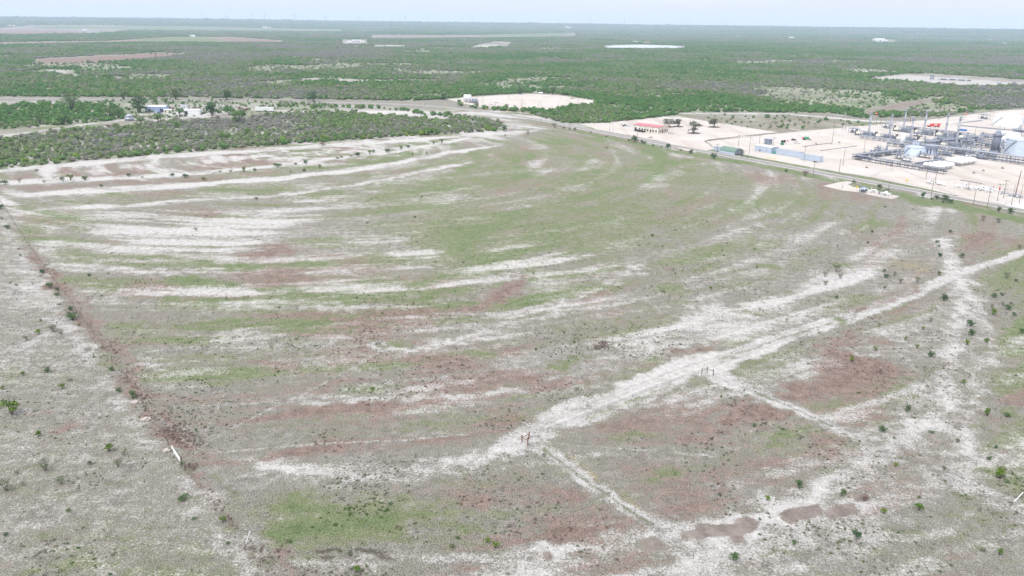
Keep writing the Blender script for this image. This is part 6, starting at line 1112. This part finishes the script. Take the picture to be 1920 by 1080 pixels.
# scattered shrubs of the pasture.  zone phrase, group, list of (px, py, width px, kind)
Z_ = [('on grey grass left of the fence', [(23, 777, 36, 'bright'), (43, 704, 11, 'bright'), (88, 698, 15, 'dark'), (117, 729, 13, 'bright'), (74, 818, 15, 'bright'), (205, 846, 21, 'bright'), (232, 854, 14, 'grey'), (85, 883, 27, 'grey'), (222, 875, 22, 'grey'), (170, 870, 15, 'pale'), (115, 908, 23, 'grey'), (12, 920, 30, 'grey'), (161, 890, 9, 'grey'), (146, 899, 8, 'grey'), (43, 910, 11, 'grey'), (33, 890, 12, 'grey'), (345, 938, 27, 'low'), (365, 973, 12, 'low'), (426, 1020, 12, 'low'), (129, 958, 13, 'low'), (12, 1003, 14, 'low'), (148, 1028, 8, 'low'), (206, 1078, 10, 'low'), (5, 730, 10, 'bright'), (162, 835, 5, 'dark'), (104, 822, 7, 'low'), (50, 638, 15, 'grey'), (100, 622, 18, 'grey'), (115, 628, 10, 'grey'), (73, 626, 13, 'bright'), (77, 602, 9, 'pale'), (30, 535, 8, 'low'), (20, 530, 6, 'low')]),
      ('along the brown fence line', [(224, 735, 14, 'dark'), (250, 747, 20, 'dark'), (210, 695, 13, 'dark'), (418, 979, 15, 'bright'), (133, 582, 14, 'dark'), (137, 600, 26, 'dark'), (93, 539, 17, 'dark'), (108, 545, 11, 'dark'), (108, 555, 12, 'dark'), (80, 512, 13, 'dark'), (15, 429, 13, 'dark'), (2, 392, 16, 'dark'), (38, 480, 7, 'low'), (35, 468, 6, 'low'), (148, 610, 8, 'low'), (112, 572, 8, 'low'), (325, 846, 9, 'dark'), (340, 873, 9, 'dark'), (3, 412, 8, 'grey')]),
      ('in the middle of the pasture', [(368, 433, 11, 'grey'), (167, 518, 9, 'dark'), (480, 374, 10, 'low'), (689, 421, 8, 'grey'), (778, 409, 6, 'dark'), (791, 370, 5, 'dark'), (755, 381, 4, 'low'), (712, 423, 4, 'low'), (725, 406, 4, 'low'), (1223, 443, 8, 'dark'), (1242, 463, 6, 'dark'), (1000, 514, 5, 'dark'), (1005, 657, 8, 'dark'), (1077, 642, 6, 'dark'), (1130, 652, 30, 'dead'), (1118, 655, 14, 'dead'), (1202, 612, 4, 'low'), (1030, 475, 4, 'dark'), (840, 578, 4, 'low'), (1353, 343, 4, 'grey'), (1060, 651, 6, 'low'), (450, 632, 5, 'low'), (1137, 278, 7, 'low'), (583, 382, 5, 'low'), (546, 382, 4, 'grey')]),
      ('along white tracks below the thicket', [(242, 331, 11, 'dark'), (323, 331, 11, 'dark'), (347, 333, 17, 'low'), (382, 339, 9, 'bright'), (160, 338, 14, 'dark'), (133, 338, 14, 'bright'), (118, 340, 12, 'dark'), (37, 342, 9, 'grey'), (10, 346, 22, 'low'), (413, 325, 8, 'grey'), (433, 324, 9, 'grey'), (458, 322, 11, 'bright'), (478, 321, 9, 'dark'), (520, 314, 20, 'low'), (570, 322, 10, 'dark'), (573, 307, 11, 'dark'), (555, 309, 9, 'low'), (600, 315, 9, 'bright'), (633, 298, 9, 'low'), (190, 351, 9, 'dark'), (83, 343, 8, 'grey'), (670, 293, 13, 'dark'), (693, 289, 11, 'bright'), (700, 286, 9, 'dark'), (727, 286, 13, 'dark'), (752, 281, 9, 'bright'), (765, 277, 9, 'dark'), (773, 291, 6, 'bright'), (800, 290, 7, 'bright'), (813, 271, 7, 'bright'), (828, 268, 9, 'bright'), (990, 253, 10, 'grey'), (947, 256, 5, 'grey'), (640, 296, 9, 'low'), (658, 294, 9, 'low'), (387, 337, 5, 'low'), (267, 333, 6, 'low'), (545, 324, 5, 'bright'), (70, 323, 12, 'dead'), (605, 274, 16, 'dead')]),
      ('on bare ground at the lower right', [(1498, 916, 21, 'dark'), (1439, 937, 13, 'bright'), (1579, 929, 17, 'dark'), (1875, 897, 26, 'bright'), (1723, 957, 19, 'bright'), (1657, 963, 15, 'bright'), (1606, 1006, 23, 'dark'), (1375, 1050, 23, 'dark'), (1874, 1040, 15, 'bright'), (1842, 1034, 15, 'pale'), (1655, 809, 19, 'dark'), (1700, 771, 15, 'dark'), (1851, 779, 17, 'bright'), (1887, 781, 18, 'low'), (1414, 800, 11, 'dark'), (1597, 678, 13, 'bright'), (1745, 669, 17, 'dark'), (1807, 719, 11, 'bright'), (1795, 828, 14, 'pale'), (1679, 874, 11, 'bright'), (1855, 863, 13, 'dark'), (1867, 840, 10, 'dark'), (1424, 974, 9, 'low'), (1350, 929, 13, 'pale'), (1783, 1061, 9, 'low'), (1888, 905, 12, 'low'), (1724, 935, 8, 'dark'), (1746, 812, 12, 'low'), (1676, 822, 8, 'low'), (1620, 938, 24, 'dead'), (1468, 806, 9, 'low'), (1770, 880, 12, 'pale'), (1745, 970, 7, 'low'), (1490, 1020, 16, 'low')]),
      ('on rough grass above the right crossing', [(1568, 509, 19, 'grey'), (1547, 519, 13, 'grey'), (1575, 522, 12, 'grey'), (1548, 534, 13, 'grey'), (1568, 559, 8, 'dark'), (1662, 521, 13, 'dark'), (1657, 510, 8, 'dark'), (1658, 542, 8, 'dark'), (1688, 531, 13, 'grey'), (1720, 529, 14, 'grey'), (1677, 517, 10, 'grey'), (1760, 516, 9, 'bright'), (1762, 481, 13, 'dark'), (1802, 483, 12, 'dark'), (1782, 436, 9, 'dark'), (1719, 653, 9, 'bright'), (1730, 618, 9, 'bright'), (1641, 658, 10, 'bright'), (1698, 638, 8, 'bright'), (1475, 603, 9, 'grey'), (1419, 503, 7, 'grey'), (1363, 458, 6, 'grey'), (1635, 436, 8, 'dark'), (1627, 456, 7, 'dark'), (1415, 469, 7, 'grey'), (1912, 466, 11, 'grey'), (1887, 521, 13, 'grey'), (1745, 603, 11, 'grey'), (1660, 389, 7, 'low'), (1333, 543, 8, 'bright'), (1843, 414, 12, 'grey'), (1872, 418, 14, 'grey'), (1357, 481, 5, 'dark'), (1354, 472, 6, 'grey'), (1712, 393, 5, 'low'), (1570, 464, 6, 'grey'), (1463, 470, 3, 'dark'), (1468, 467, 3, 'dark'), (1758, 455, 12, 'low'), (1760, 463, 9, 'low')]),
      ('by the bare strip at the right', [(1770, 563, 18, 'dark'), (1820, 611, 19, 'dark'), (1822, 628, 19, 'dark'), (1812, 647, 13, 'bright'), (1850, 643, 13, 'bright'), (1863, 558, 14, 'dark'), (1878, 554, 10, 'dark'), (1892, 580, 20, 'low'), (1902, 593, 11, 'dark'), (1862, 590, 15, 'bright'), (1917, 625, 13, 'dark'), (1905, 528, 9, 'dark'), (1895, 570, 8, 'pale'), (1880, 573, 9, 'grey'), (1871, 545, 5, 'low'), (1768, 555, 10, 'pale'), (1860, 578, 10, 'grey')]),
      ('around the bottom green patch', [(669, 1072, 19, 'bright'), (929, 1028, 17, 'bright'), (914, 1017, 14, 'bright'), (848, 1028, 15, 'pale'), (858, 1010, 12, 'low'), (731, 946, 14, 'low'), (745, 990, 12, 'dead'), (655, 1042, 16, 'pale'), (545, 1018, 8, 'low')])]
LOOK = {'bright': ('bright green leafy', 1.1), 'dark': ('dark green round', 1), 'grey': ('grey green airy', 1), 'low': ('low spreading dark green', 1), 'pale': ('pale green low', 1), 'dead': ('brown leafless', 1)}
NUM = ['first', 'second', 'third', 'fourth', 'fifth', 'sixth', 'seventh', 'eighth', 'ninth', 'tenth', 'eleventh', 'twelfth', 'thirteenth', 'fourteenth', 'fifteenth', 'sixteenth', 'seventeenth', 'eighteenth']
for zone, L in Z_:
    cnt = {}
    for kd in set(q[3] for q in L):
        qs = sorted([q for q in L if q[3] == kd]); big = max(qs, key=lambda q: q[2])
        for k, q in enumerate(qs):
            lk = LOOK[kd][0]; n_ = NUM[k] if k < len(NUM) else None
            lab = ('only %s shrub %s' % (lk, zone)) if len(qs) == 1 else ('largest %s shrub %s' % (lk, zone)) if q is big else '%s shrub %s, %s from left' % (lk, zone, n_ or 'far')
            plant(q[0], q[1], q[2], kd, lab, 'shrubs ' + zone, tall=LOOK[kd][1])
# sparse low growth between road, farm and thicket
# ------------------------------------------------------------------ pasture fences, gate, corner braces, posts
def wire_fence(pts, label, sp=6.0, h=1.35, m='wood', pr=.07): return fence('wire_fence', pts, label, sp, h, M[m], pr, 4, 'fence', 'wire fences of the pasture', 0.0, False)
wire_fence([(-40, 330), (0, 377), (60, 470), (130, 562), (200, 662), (250, 728), (312, 826)], 'wire fence with wooden posts from the left edge down to the white gate')
wire_fence([(348, 878), (360, 895), (377, 915), (430, 985), (460, 1026), (520, 1100)], 'wire fence from the white gate down to the bottom edge')
wire_fence([(991, 822), (1027, 810), (1060, 798), (1140, 764), (1230, 728), (1310, 701)], 'thin wire fence along the white track between the two corner braces', 9, 1.2, 'steel_dark', .045)
wire_fence([(989, 834), (1020, 853), (1048, 870), (1080, 893), (1150, 936), (1190, 963), (1225, 990), (1300, 1048)], 'thin wire fence running down right from the nearer corner brace', 8, 1.3, 'steel_dark', .05)
wire_fence([(1338, 706), (1400, 728), (1470, 758), (1560, 800), (1700, 862), (1830, 925), (1892, 955)], 'thin wire fence from the further corner brace towards the lower right', 10, 1.2, 'steel_dark', .045)
def brace(pts, label, m, rails):
    b0 = at(*pts[0], 0.0); t = thing('corner_brace', label, 'fence brace', b0, 0, 'wooden corner braces of the wire fence'); tops = []
    for (a, b_) in pts: q = at(a, b_, 0.0) - b0; MB().tube(q, q + Vector((0, 0, 2.0)), .13, n=8).build('post', M[m], t); tops.append(q)
    for i_, j_ in rails: MB().tube(tops[i_] + Vector((0, 0, 1.35)), tops[j_] + Vector((0, 0, 1.35)), .08, n=6).build('rail', M[m], t)
brace([(989.5, 835), (978.5, 829), (992, 822.5)], 'nearer wooden corner brace of three posts on the white track', 'rust', [(0, 1), (1, 2)])
brace([(1337, 703.5), (1315.5, 702), (1325.5, 699)], 'further wooden corner brace of three posts on the white track', 'wood', [(1, 2), (2, 0)])
# white pipe gate at the brown fence line
ga, gb = at(322, 843, 0.0), at(338.5, 868, 0.0); d = gb - ga; t = thing('pipe_gate', 'white pipe gate standing shut in the fence line at the left', 'gate', ga, math.atan2(d.y, d.x)); L = d.length
for z_ in (.35, .8, 1.25): MB().tube((.2, 0, z_), (L - .2, 0, z_), .07, n=6).build('bar', M['white'], t)
for x in (.2, L * .5, L - .2): MB().tube((x, 0, .3), (x, 0, 1.3), .06, n=6).build('upright', M['white'], t)
for (a, b_, l) in ((315.5, 834, 'dark gate post at the upper end of the white gate'), (347, 878.5, 'dark gate post below the lower end of the white gate'), (341, 868.5, 'gate post right at the lower end of the white gate')):
    tag(MB().tube((0, 0, 0), (0, 0, 1.9), .15, .14, 8).build('gate_post', M['wood']), l, 'post', 'posts at the white gate').location = at(a, b_, 0.0)
def marker(px, py, dx, dz, label):
    t = thing('marker_post', label, 'post', at(px, py, 0.0), 0, 'white topped marker posts'); MB().tube((0, 0, 0), (dx * .3, 0, dz * .3), .13, n=8).build('base', M['wood'], t); MB().tube((dx * .3, 0, dz * .3), (dx, .0, dz), .11, n=8).build('sleeve', M['white'], t)
marker(458, 1030, 1.5, 4.2, 'leaning white topped post in the fence line near the bottom left'); marker(1893, 949, 2.3, 3.6, 'leaning white topped post at the right edge above the watermark corner'.replace(' above the watermark corner', ' on the bare patch'))
# rubble heap and dead weed heaps by the fence
def heap(px, py, w_, label, m, n, name, cat, seed, hh=.5):
    b_ = at(px, py, 0.0); r = w_ * mpp(b_) / 2; rg = random.Random(seed); t = thing(name, label, cat, b_)
    me_ = []
    for k in range(3):
        mb = MB(); q = .3; mb.add([(q * rg.uniform(.6, 1.2) * x, q * rg.uniform(.6, 1.2) * y, q * rg.uniform(.5, .9) * z) for x in (-1, 1) for y in (-1, 1) for z in (-1, 1)], [(0, 1, 3, 2), (4, 6, 7, 5), (0, 4, 5, 1), (2, 3, 7, 6), (0, 2, 6, 4), (1, 5, 7, 3)]); me_.append(mb.mesh('stone', m))
    for k in range(n): a = rg.uniform(0, 6.28); q = r * math.sqrt(rg.random()); share('stone', me_[k % 3], t, (q * math.cos(a), q * math.sin(a) * .8, .1 + hh * (1 - q / r) * rg.random()), rg.uniform(0, 6), rg.uniform(.6, 1.6))
heap(273, 788, 14, 'pale rubble heap beside the brown fence line', M['stone'], 46, 'rubble_heap', 'rubble', 3); heap(252, 756, 9, 'smaller pinkish rubble spill below two dark shrubs on the fence line', M['stone'], 18, 'rubble_heap', 'rubble', 4, .2); heap(312, 846, 9, 'scattered pale stones at the upper end of the white gate', M['stone'], 18, 'rubble_heap', 'rubble', 5, .08)

# ------------------------------------------------------------------ farmstead
t = gable('farm_shed', 'pale blue sheet metal farm shed beside the big tree', 'shed', (at(295, 209.5, .02)), .12, 22, 13, 6.2, M['corr'], M['white'], .6, ribs=18, win=[(7, 0, 4.5, .05, 4.2, 'd', 'f'), (-6, 0, 3.6, .05, 3.6, 'd', 'f')])
t = gable('farm_shed', 'white open fronted farm shed between the trees', 'shed', at(362, 214, .02), .1, 17, 9, 4.6, M['white'], M['white'], .7, win=[(-6, 0, 3.5, .05, 3.6, 'd', 'f')]); t = gable('farm_house', 'small white farm building behind the parked cars', 'house', at(346, 204, .02), 0, 8, 6, 3.6, M['white'], M['galv'], .9, win=[(1, 0, 1.2, 1, 2.2, 'w', 'f')]); t = gable('pump_house', 'small pale hut right of the blue shed', 'hut', at(315, 210.5, .02), .2, 8, 5, 3, M['cream'], M['white'], .5, win=[(-2, 0, 1.2, .1, 2.2, 'd', 'f'), (2, 0, 1.2, .1, 2.2, 'd', 'f')])
t = thing('trailer', 'long white box trailer parked right of the farmstead', 'trailer', at(496.5, 209.5, 0), -.06); MB().box(-10.5, -1.4, 1.1, 10.5, 1.4, 5.2).build('body', M['white'], t); MB().box(-10, -1.1, .7, 10, 1.1, 1.095).build('chassis', M['black'], t); wm_ = MB().tube((0, -.2, 0), (0, .2, 0), .5, n=10).mesh('wheel', M['rubber'])
for x in (-9, 7, 8.3):
    for y in (-1.15, 1.15): share('wheel', wm_, t, (x, y, .5))
t = thing('grain_bin', 'silver round grain bin with a conical roof left of the farm trees', 'grain bin', at(243, 226, 0)); MB().lathe([(4.4, 0), (4.4, 1.8), (4.45, 1.85), (4.4, 1.9), (4.4, 4.4)], 24).build('wall', M['galv'], t); MB().lathe([(4.7, 4.3), (2.5, 5.6), (.6, 6.6), (.5, 6.9)], 24).build('roof', M['galv'], t); MB().box(-.6, -4.6, .2, .6, -4.35, 2.2).build('door', M['steel'], t)
fg2 = 'vehicles and machines around the farmstead'
vehicle(292, 211.5, 'white van parked before the pale blue farm shed', M['white'], 'car', .1, fg2, 0); vehicle(298.5, 211.8, 'blue car parked before the pale blue farm shed', M['blue'], 'car', .2, fg2, 0); vehicle(369.5, 213.5, 'dark red car parked right of the white farm shed', M['red'], 'car', .1, fg2, 0); vehicle(375.5, 213.2, 'dark blue car parked right of the dark red one', M['blue'], 'car', .3, fg2, 0); vehicle(381.5, 213.2, 'black car parked next to the round dark tree', M['black'], 'car', .2, fg2, 0)
def junk(px, py, L, label, seed):
    rg = random.Random(seed); t = thing('farm_implement', label, 'implement', at(px, py, 0), rg.uniform(-.4, .4), 'rusty farm machines'); MB().box(-L / 2, -1, .4, L / 2, 1, .8).build('frame', M['rust'], t); mb = MB()
    for k in range(6): x = rg.uniform(-L / 2, L / 2 - .8); mb.box(x, -.9, .802, x + rg.uniform(.4, 1.2), .9, rg.uniform(1.2, 2.3))
    mb.build('tool_bar', M['rust'], t); wm2 = MB().tube((0, -.2, 0), (0, .2, 0), .6, n=10).mesh('wheel', M['rubber'])
    for x in (-L / 3, L / 3):
        for y in (-1.25, 1.25): share('wheel', wm2, t, (x, y, .6))
for k, a in enumerate([(322, 204, 7, 'rusty machine behind the small pale hut'), (352, 201.5, 5, 'rusty machine behind the white farm building'), (370, 203, 8, 'rusty tractor frame behind the white shed'), (456, 207.5, 9, 'red rusty machine left of the white trailer'), (462, 206, 6, 'rusty frame just left of the white trailer'), (404, 221, 10, 'low rusty hay frame under the round dark tree'), (186, 202, 9, 'rusty machines in the grass left of the farm'), (208, 237, 9, 'dark heap like machine at the edge of the thicket'), (452, 204, 6, 'rusty plough behind the red machine')]): junk(*a, 20 + k)
# ------------------------------------------------------------------ silver tanks and gear on the far pad
for a in ((873.2, 192, 'left one of the two tall silver tanks on the far pad'), (880, 192.4, 'right one of the two tall silver tanks on the far pad')):
    t = thing('silver_tank', a[2], 'tank', at(a[0], a[1]), 0, 'tall silver tanks on the far pad'); h = hgt(a[0], a[1], 178); MB().lathe([(2.75, 0), (2.75, h), (.3, h + .5)], 20).build('shell', M['chrome'], t); MB().box(-.25, -2.95, .3, .25, -2.76, h).build('ladder', M['galv'], t); MB().tube((0, -2.7, .8), (0, -3.3, .8), .4).build('manhole', M['steel'], t)
t = thing('flare_stack', 'thin flare pipe right of the silver tanks', 'flare', at(882.8, 191)); h = hgt(882.8, 191, 172.5); MB().tube((0, 0, 0), (0, 0, h), .35, .25, 8).build('shaft', M['steel'], t); MB().lathe([(.5, h - 1.5), (.55, h), (.4, h)], 10).build('tip', M['steel_dark'], t)
for k, a in enumerate(((887, 193.2, 'left small process skid beside the silver tanks'), (893, 193.6, 'right small process skid beside the silver tanks'))): skid(a[0], a[1], 90 + k, a[2], 'small process skids on the far pad')
station(925, 196.5, 'low pipework on the far pad right of the light pole', 93, 5, 14, 3); heap(931, 193, 6, 'small rust brown heap on the far pad', M['rust'], 20, 'scrap_heap', 'scrap', 8, 1.2); t = thing('white_tank', 'tiny white tank at the back edge of the far pad', 'tank', at(1014, 176.5)); MB().capsule((-2.5, 0, 1.7), (2.5, 0, 1.7), 1.2, 12).build('shell', M['white'], t); MB().box(-1.5, -.8, 0, 1.5, .8, .6).build('saddle', M['pad'], t)
heap(1073, 184.6, 10, 'brown earth heap at the right back of the far pad', M['rust'], 40, 'earth_heap', 'heap', 11, 1.0)
# ------------------------------------------------------------------ caliche pit works
t = thing('pit_tower', 'small grey tower at the back of the far caliche pit', 'tower', at(1747, 149, 0)); h = hgt(1747, 149, 141); MB().box(-3, -3, 0, 3, 3, h).build('wall', M['galv'], t); MB().box(-3.4, -3.4, h + .002, 3.4, 3.4, h + .5).build('roof', M['steel'], t)
t = thing('pit_tower', 'grey tank tower at the right of the far caliche pit', 'tower', at(1873, 161, 0)); h = hgt(1873, 161, 153); MB().lathe([(3.2, 0), (3.2, h), (.5, h + 1)], 16).build('wall', M['galv'], t); MB().lathe([(3.3, h * .5), (3.5, h * .5 + .2), (3.3, h * .5 + .4)], 16).build('ring', M['steel'], t)
for k in range(11):
    a, b_ = 1762 + k * 5.6, 150.2 + k * .25; t = thing('haul_truck', '%s dark truck from the left in the row parked in the far caliche pit' % NUM[k], 'truck', at(a, b_, 0), .1, 'dark trucks parked in the caliche pit'); MB().box(-4, -1.3, 1, 2, 1.3, 3.2).build('body', M['steel_dark' if k % 3 else 'bluegrey'], t); MB().box(2.3, -1.2, .8, 4.4, 1.2, 2.9, .1).build('cab', M['steel' if k % 2 else 'white'], t)
# ------------------------------------------------------------------ far buildings
FB = [(22, 50, 12, 'pinkish roofed barn at the far left edge'), (160, 57.5, 8, 'tiny white house among trees at the far left'), (360, 69, 11, 'white barn by the far green field'), (497, 52.5, 8, 'white house left of a far cluster'), (505, 52.3, 6, 'white house right of a far cluster'), (655, 79, 8, 'white shed left of the far tank battery'), (680, 79.5, 9, 'white shed right of the far tank battery'), (1192, 80, 9, 'white building beyond the pale pond'), (1213, 82, 11, 'white long barn beyond the pale pond'), (1065, 54, 10, 'bright roof below the horizon at the centre'), (1383, 69, 7, 'white house far right of the pond'), (1483, 73, 12, 'white barn group at the far right centre'), (1607, 73, 6, 'small pale house left of the far plant'), (1660, 77, 7, 'tall white building of the far plant'), (1647, 78, 20, 'long white building of the far plant'), (1522, 94, 4, 'tiny white shed in the brush'), (1620, 106.5, 8, 'pale roof in the brush above the caliche pit'), (1883, 83, 9, 'pinkish building at the far right'), (1858, 76, 6, 'white house at the far right'), (1337, 86, 8, 'pale shed in the brush right of the pond')]
for k, (a, b_, w_, l) in enumerate(FB):
    g0 = land(a, b_); z_ = float(terrain(np.array([g0.x]), np.array([g0.y]))[0]); s = w_ * mpp(g0); gable('farm_building', l, 'building', (g0.x, g0.y, z_), .2 * (k % 3 - 1), s, s * .5, max(3, s * .22), M['white' if k % 3 else 'cream'], M['white' if k % 4 else 'redroof'], s * .06, win=[(0, 0, s * .12, .1, max(2, s * .12), 'd', 'f')])['group'] = 'far buildings on the plain'
for k in range(5):
    g0 = land(662 + k * 3.2, 79); z_ = float(terrain(np.array([g0.x]), np.array([g0.y]))[0]); t = thing('far_tank', '%s pale tank from the left in the far tank battery' % NUM[k], 'tank', (g0.x, g0.y, z_), 0, 'far tank battery'); MB().lathe([(5, 0), (5, 11), (.5, 12.5)], 14).build('wall', M['white'], t); MB().lathe([(5.05, 10.6), (5.3, 10.8), (5.05, 11)], 14).build('rim', M['galv'], t)
# ------------------------------------------------------------------ wind turbines on the ridge
WT = [(348, 9), (354, 8), (382, 12), (427, 18), (476, 14), (490, 10), (498, 15), (530, 8), (555, 15), (569, 9), (612, 16), (673, 17), (761, 15), (867, 9), (887, 13), (930, 12), (938, 7), (978, 8), (1015, 9), (1048, 9), (1055, 9), (1106, 12), (1170, 13), (1197, 9), (1228, 9), (1242, 9), (1284, 10), (1290, 11), (1341, 10), (1351, 10), (1407, 8)]
def turbine():
    t = thing('wind_turbine', 'x', 'wind turbine', (0, 0, 0), 0, 'wind turbines along the horizon'); MB().tube((0, 0, -20), (0, 0, 95), 4.6, 3.2, 10).build('tower', M['turbine'], t); MB().box(-2.2, -6, 95, 2.2, 5, 99.5).build('nacelle', M['turbine'], t); MB().lathe([(2.2, 0), (1.6, 2), (.3, 3)], 10).build('hub', M['turbine'], t).matrix_local = Matrix.Translation((0, -6, 97.2)) @ Matrix.Rotation(math.pi / 2, 4, 'X')
    bm_ = MB().add([(-1.4, -.5, 2), (1.4, -.5, 2), (1.9, -.3, 12), (-1.9, -.3, 12), (.5, 0, 54), (-.5, 0, 54), (-1.4, .5, 2), (1.4, .5, 2), (1.9, .3, 12), (-1.9, .3, 12)], [(0, 1, 2, 3), (3, 2, 4, 5), (7, 6, 9, 8), (8, 9, 5, 4), (1, 7, 8, 2), (2, 8, 4), (6, 0, 3, 9), (9, 3, 5)]).mesh('blade', M['turbine'])
    for k in range(3): o = share('blade', bm_, t); o.matrix_local = Matrix.Translation((0, -7.5, 97.2)) @ Matrix.Rotation(k * 2.0944, 4, 'Y')
    return t
T0 = turbine(); rg = random.Random(4)
for k, (px, hp) in enumerate(WT):
    sc = 1.0; dd = 1.48 * 1500 * 100 / hp; dd = min(max(dd, 11500), 23000); a = G(px, 60); u = Vector((a.x, a.y, 0)).normalized(); p = u * dd; z_ = float(terrain(np.array([p.x]), np.array([p.y]))[0])
    base = 100 + (p.length - 16000) * .002; p.z = z_
    lab = 'wind turbine on the horizon, number %d counted from the left' % (k + 1)
    lab = '%s wind turbine from the left along the horizon' % ((NUM + ['nineteenth', 'twentieth', 'twenty first', 'twenty second', 'twenty third', 'twenty fourth', 'twenty fifth', 'twenty sixth', 'twenty seventh', 'twenty eighth', 'twenty ninth', 'thirtieth', 'thirty first'])[k])
    if k == 0: T0.location = p; T0.rotation_euler = (0, 0, rg.uniform(-.5, .5)); T0['label'] = lab; o = T0
    else: o = dup(T0, p, rg.uniform(-.5, .5), lab)
t = thing('radio_mast', 'single thin mast on the horizon right of the turbines', 'mast', (0, 0, 0)); a = G(1543, 62); u = Vector((a.x, a.y, 0)).normalized() * 12000; t.location = (u.x, u.y, float(terrain(np.array([u.x]), np.array([u.y]))[0])); MB().tube((0, 0, 0), (0, 0, 110), 1.2, .8, 6).build('shaft', M['steel'], t); MB().box(-2, -2, 108, 2, 2, 112).build('antenna', M['galv'], t)
# far belts of single trees between the fields
rg = np.random.default_rng(77); kk = 0
for (x0, x1, y0, y1, n, wh) in ((380, 640, 60, 63, 26, 'in the belt below the far green field'), (40, 130, 51, 54, 8, 'by the pinkish barn at the far left'), (60, 130, 61, 63, 6, 'in the tan field at the far left'), (640, 720, 62, 66, 8, 'left of the far tan strip'), (100, 330, 58, 62, 10, 'among the tiny far left houses'), (250, 350, 101.5, 104, 8, 'at the right end of the brown clearing')):
    for k in range(n):
        px, py = rg.uniform(x0, x1), rg.uniform(y0, y1); g0 = land(px, py); z_ = float(terrain(np.array([g0.x]), np.array([g0.y]))[0]); s = rg.uniform(9, 16) * (1 if py < 90 else .6)
        o = share('field_tree', TV[kk % 4], None, (g0.x, g0.y, z_ - .5), rg.uniform(0, 6), (s, s, s)); kk += 1; tag(o, '%s green tree %s' % ('large' if s > (12.5 if py < 90 else 7.5) else 'small', wh), 'tree', 'far trees dotted along the fields')
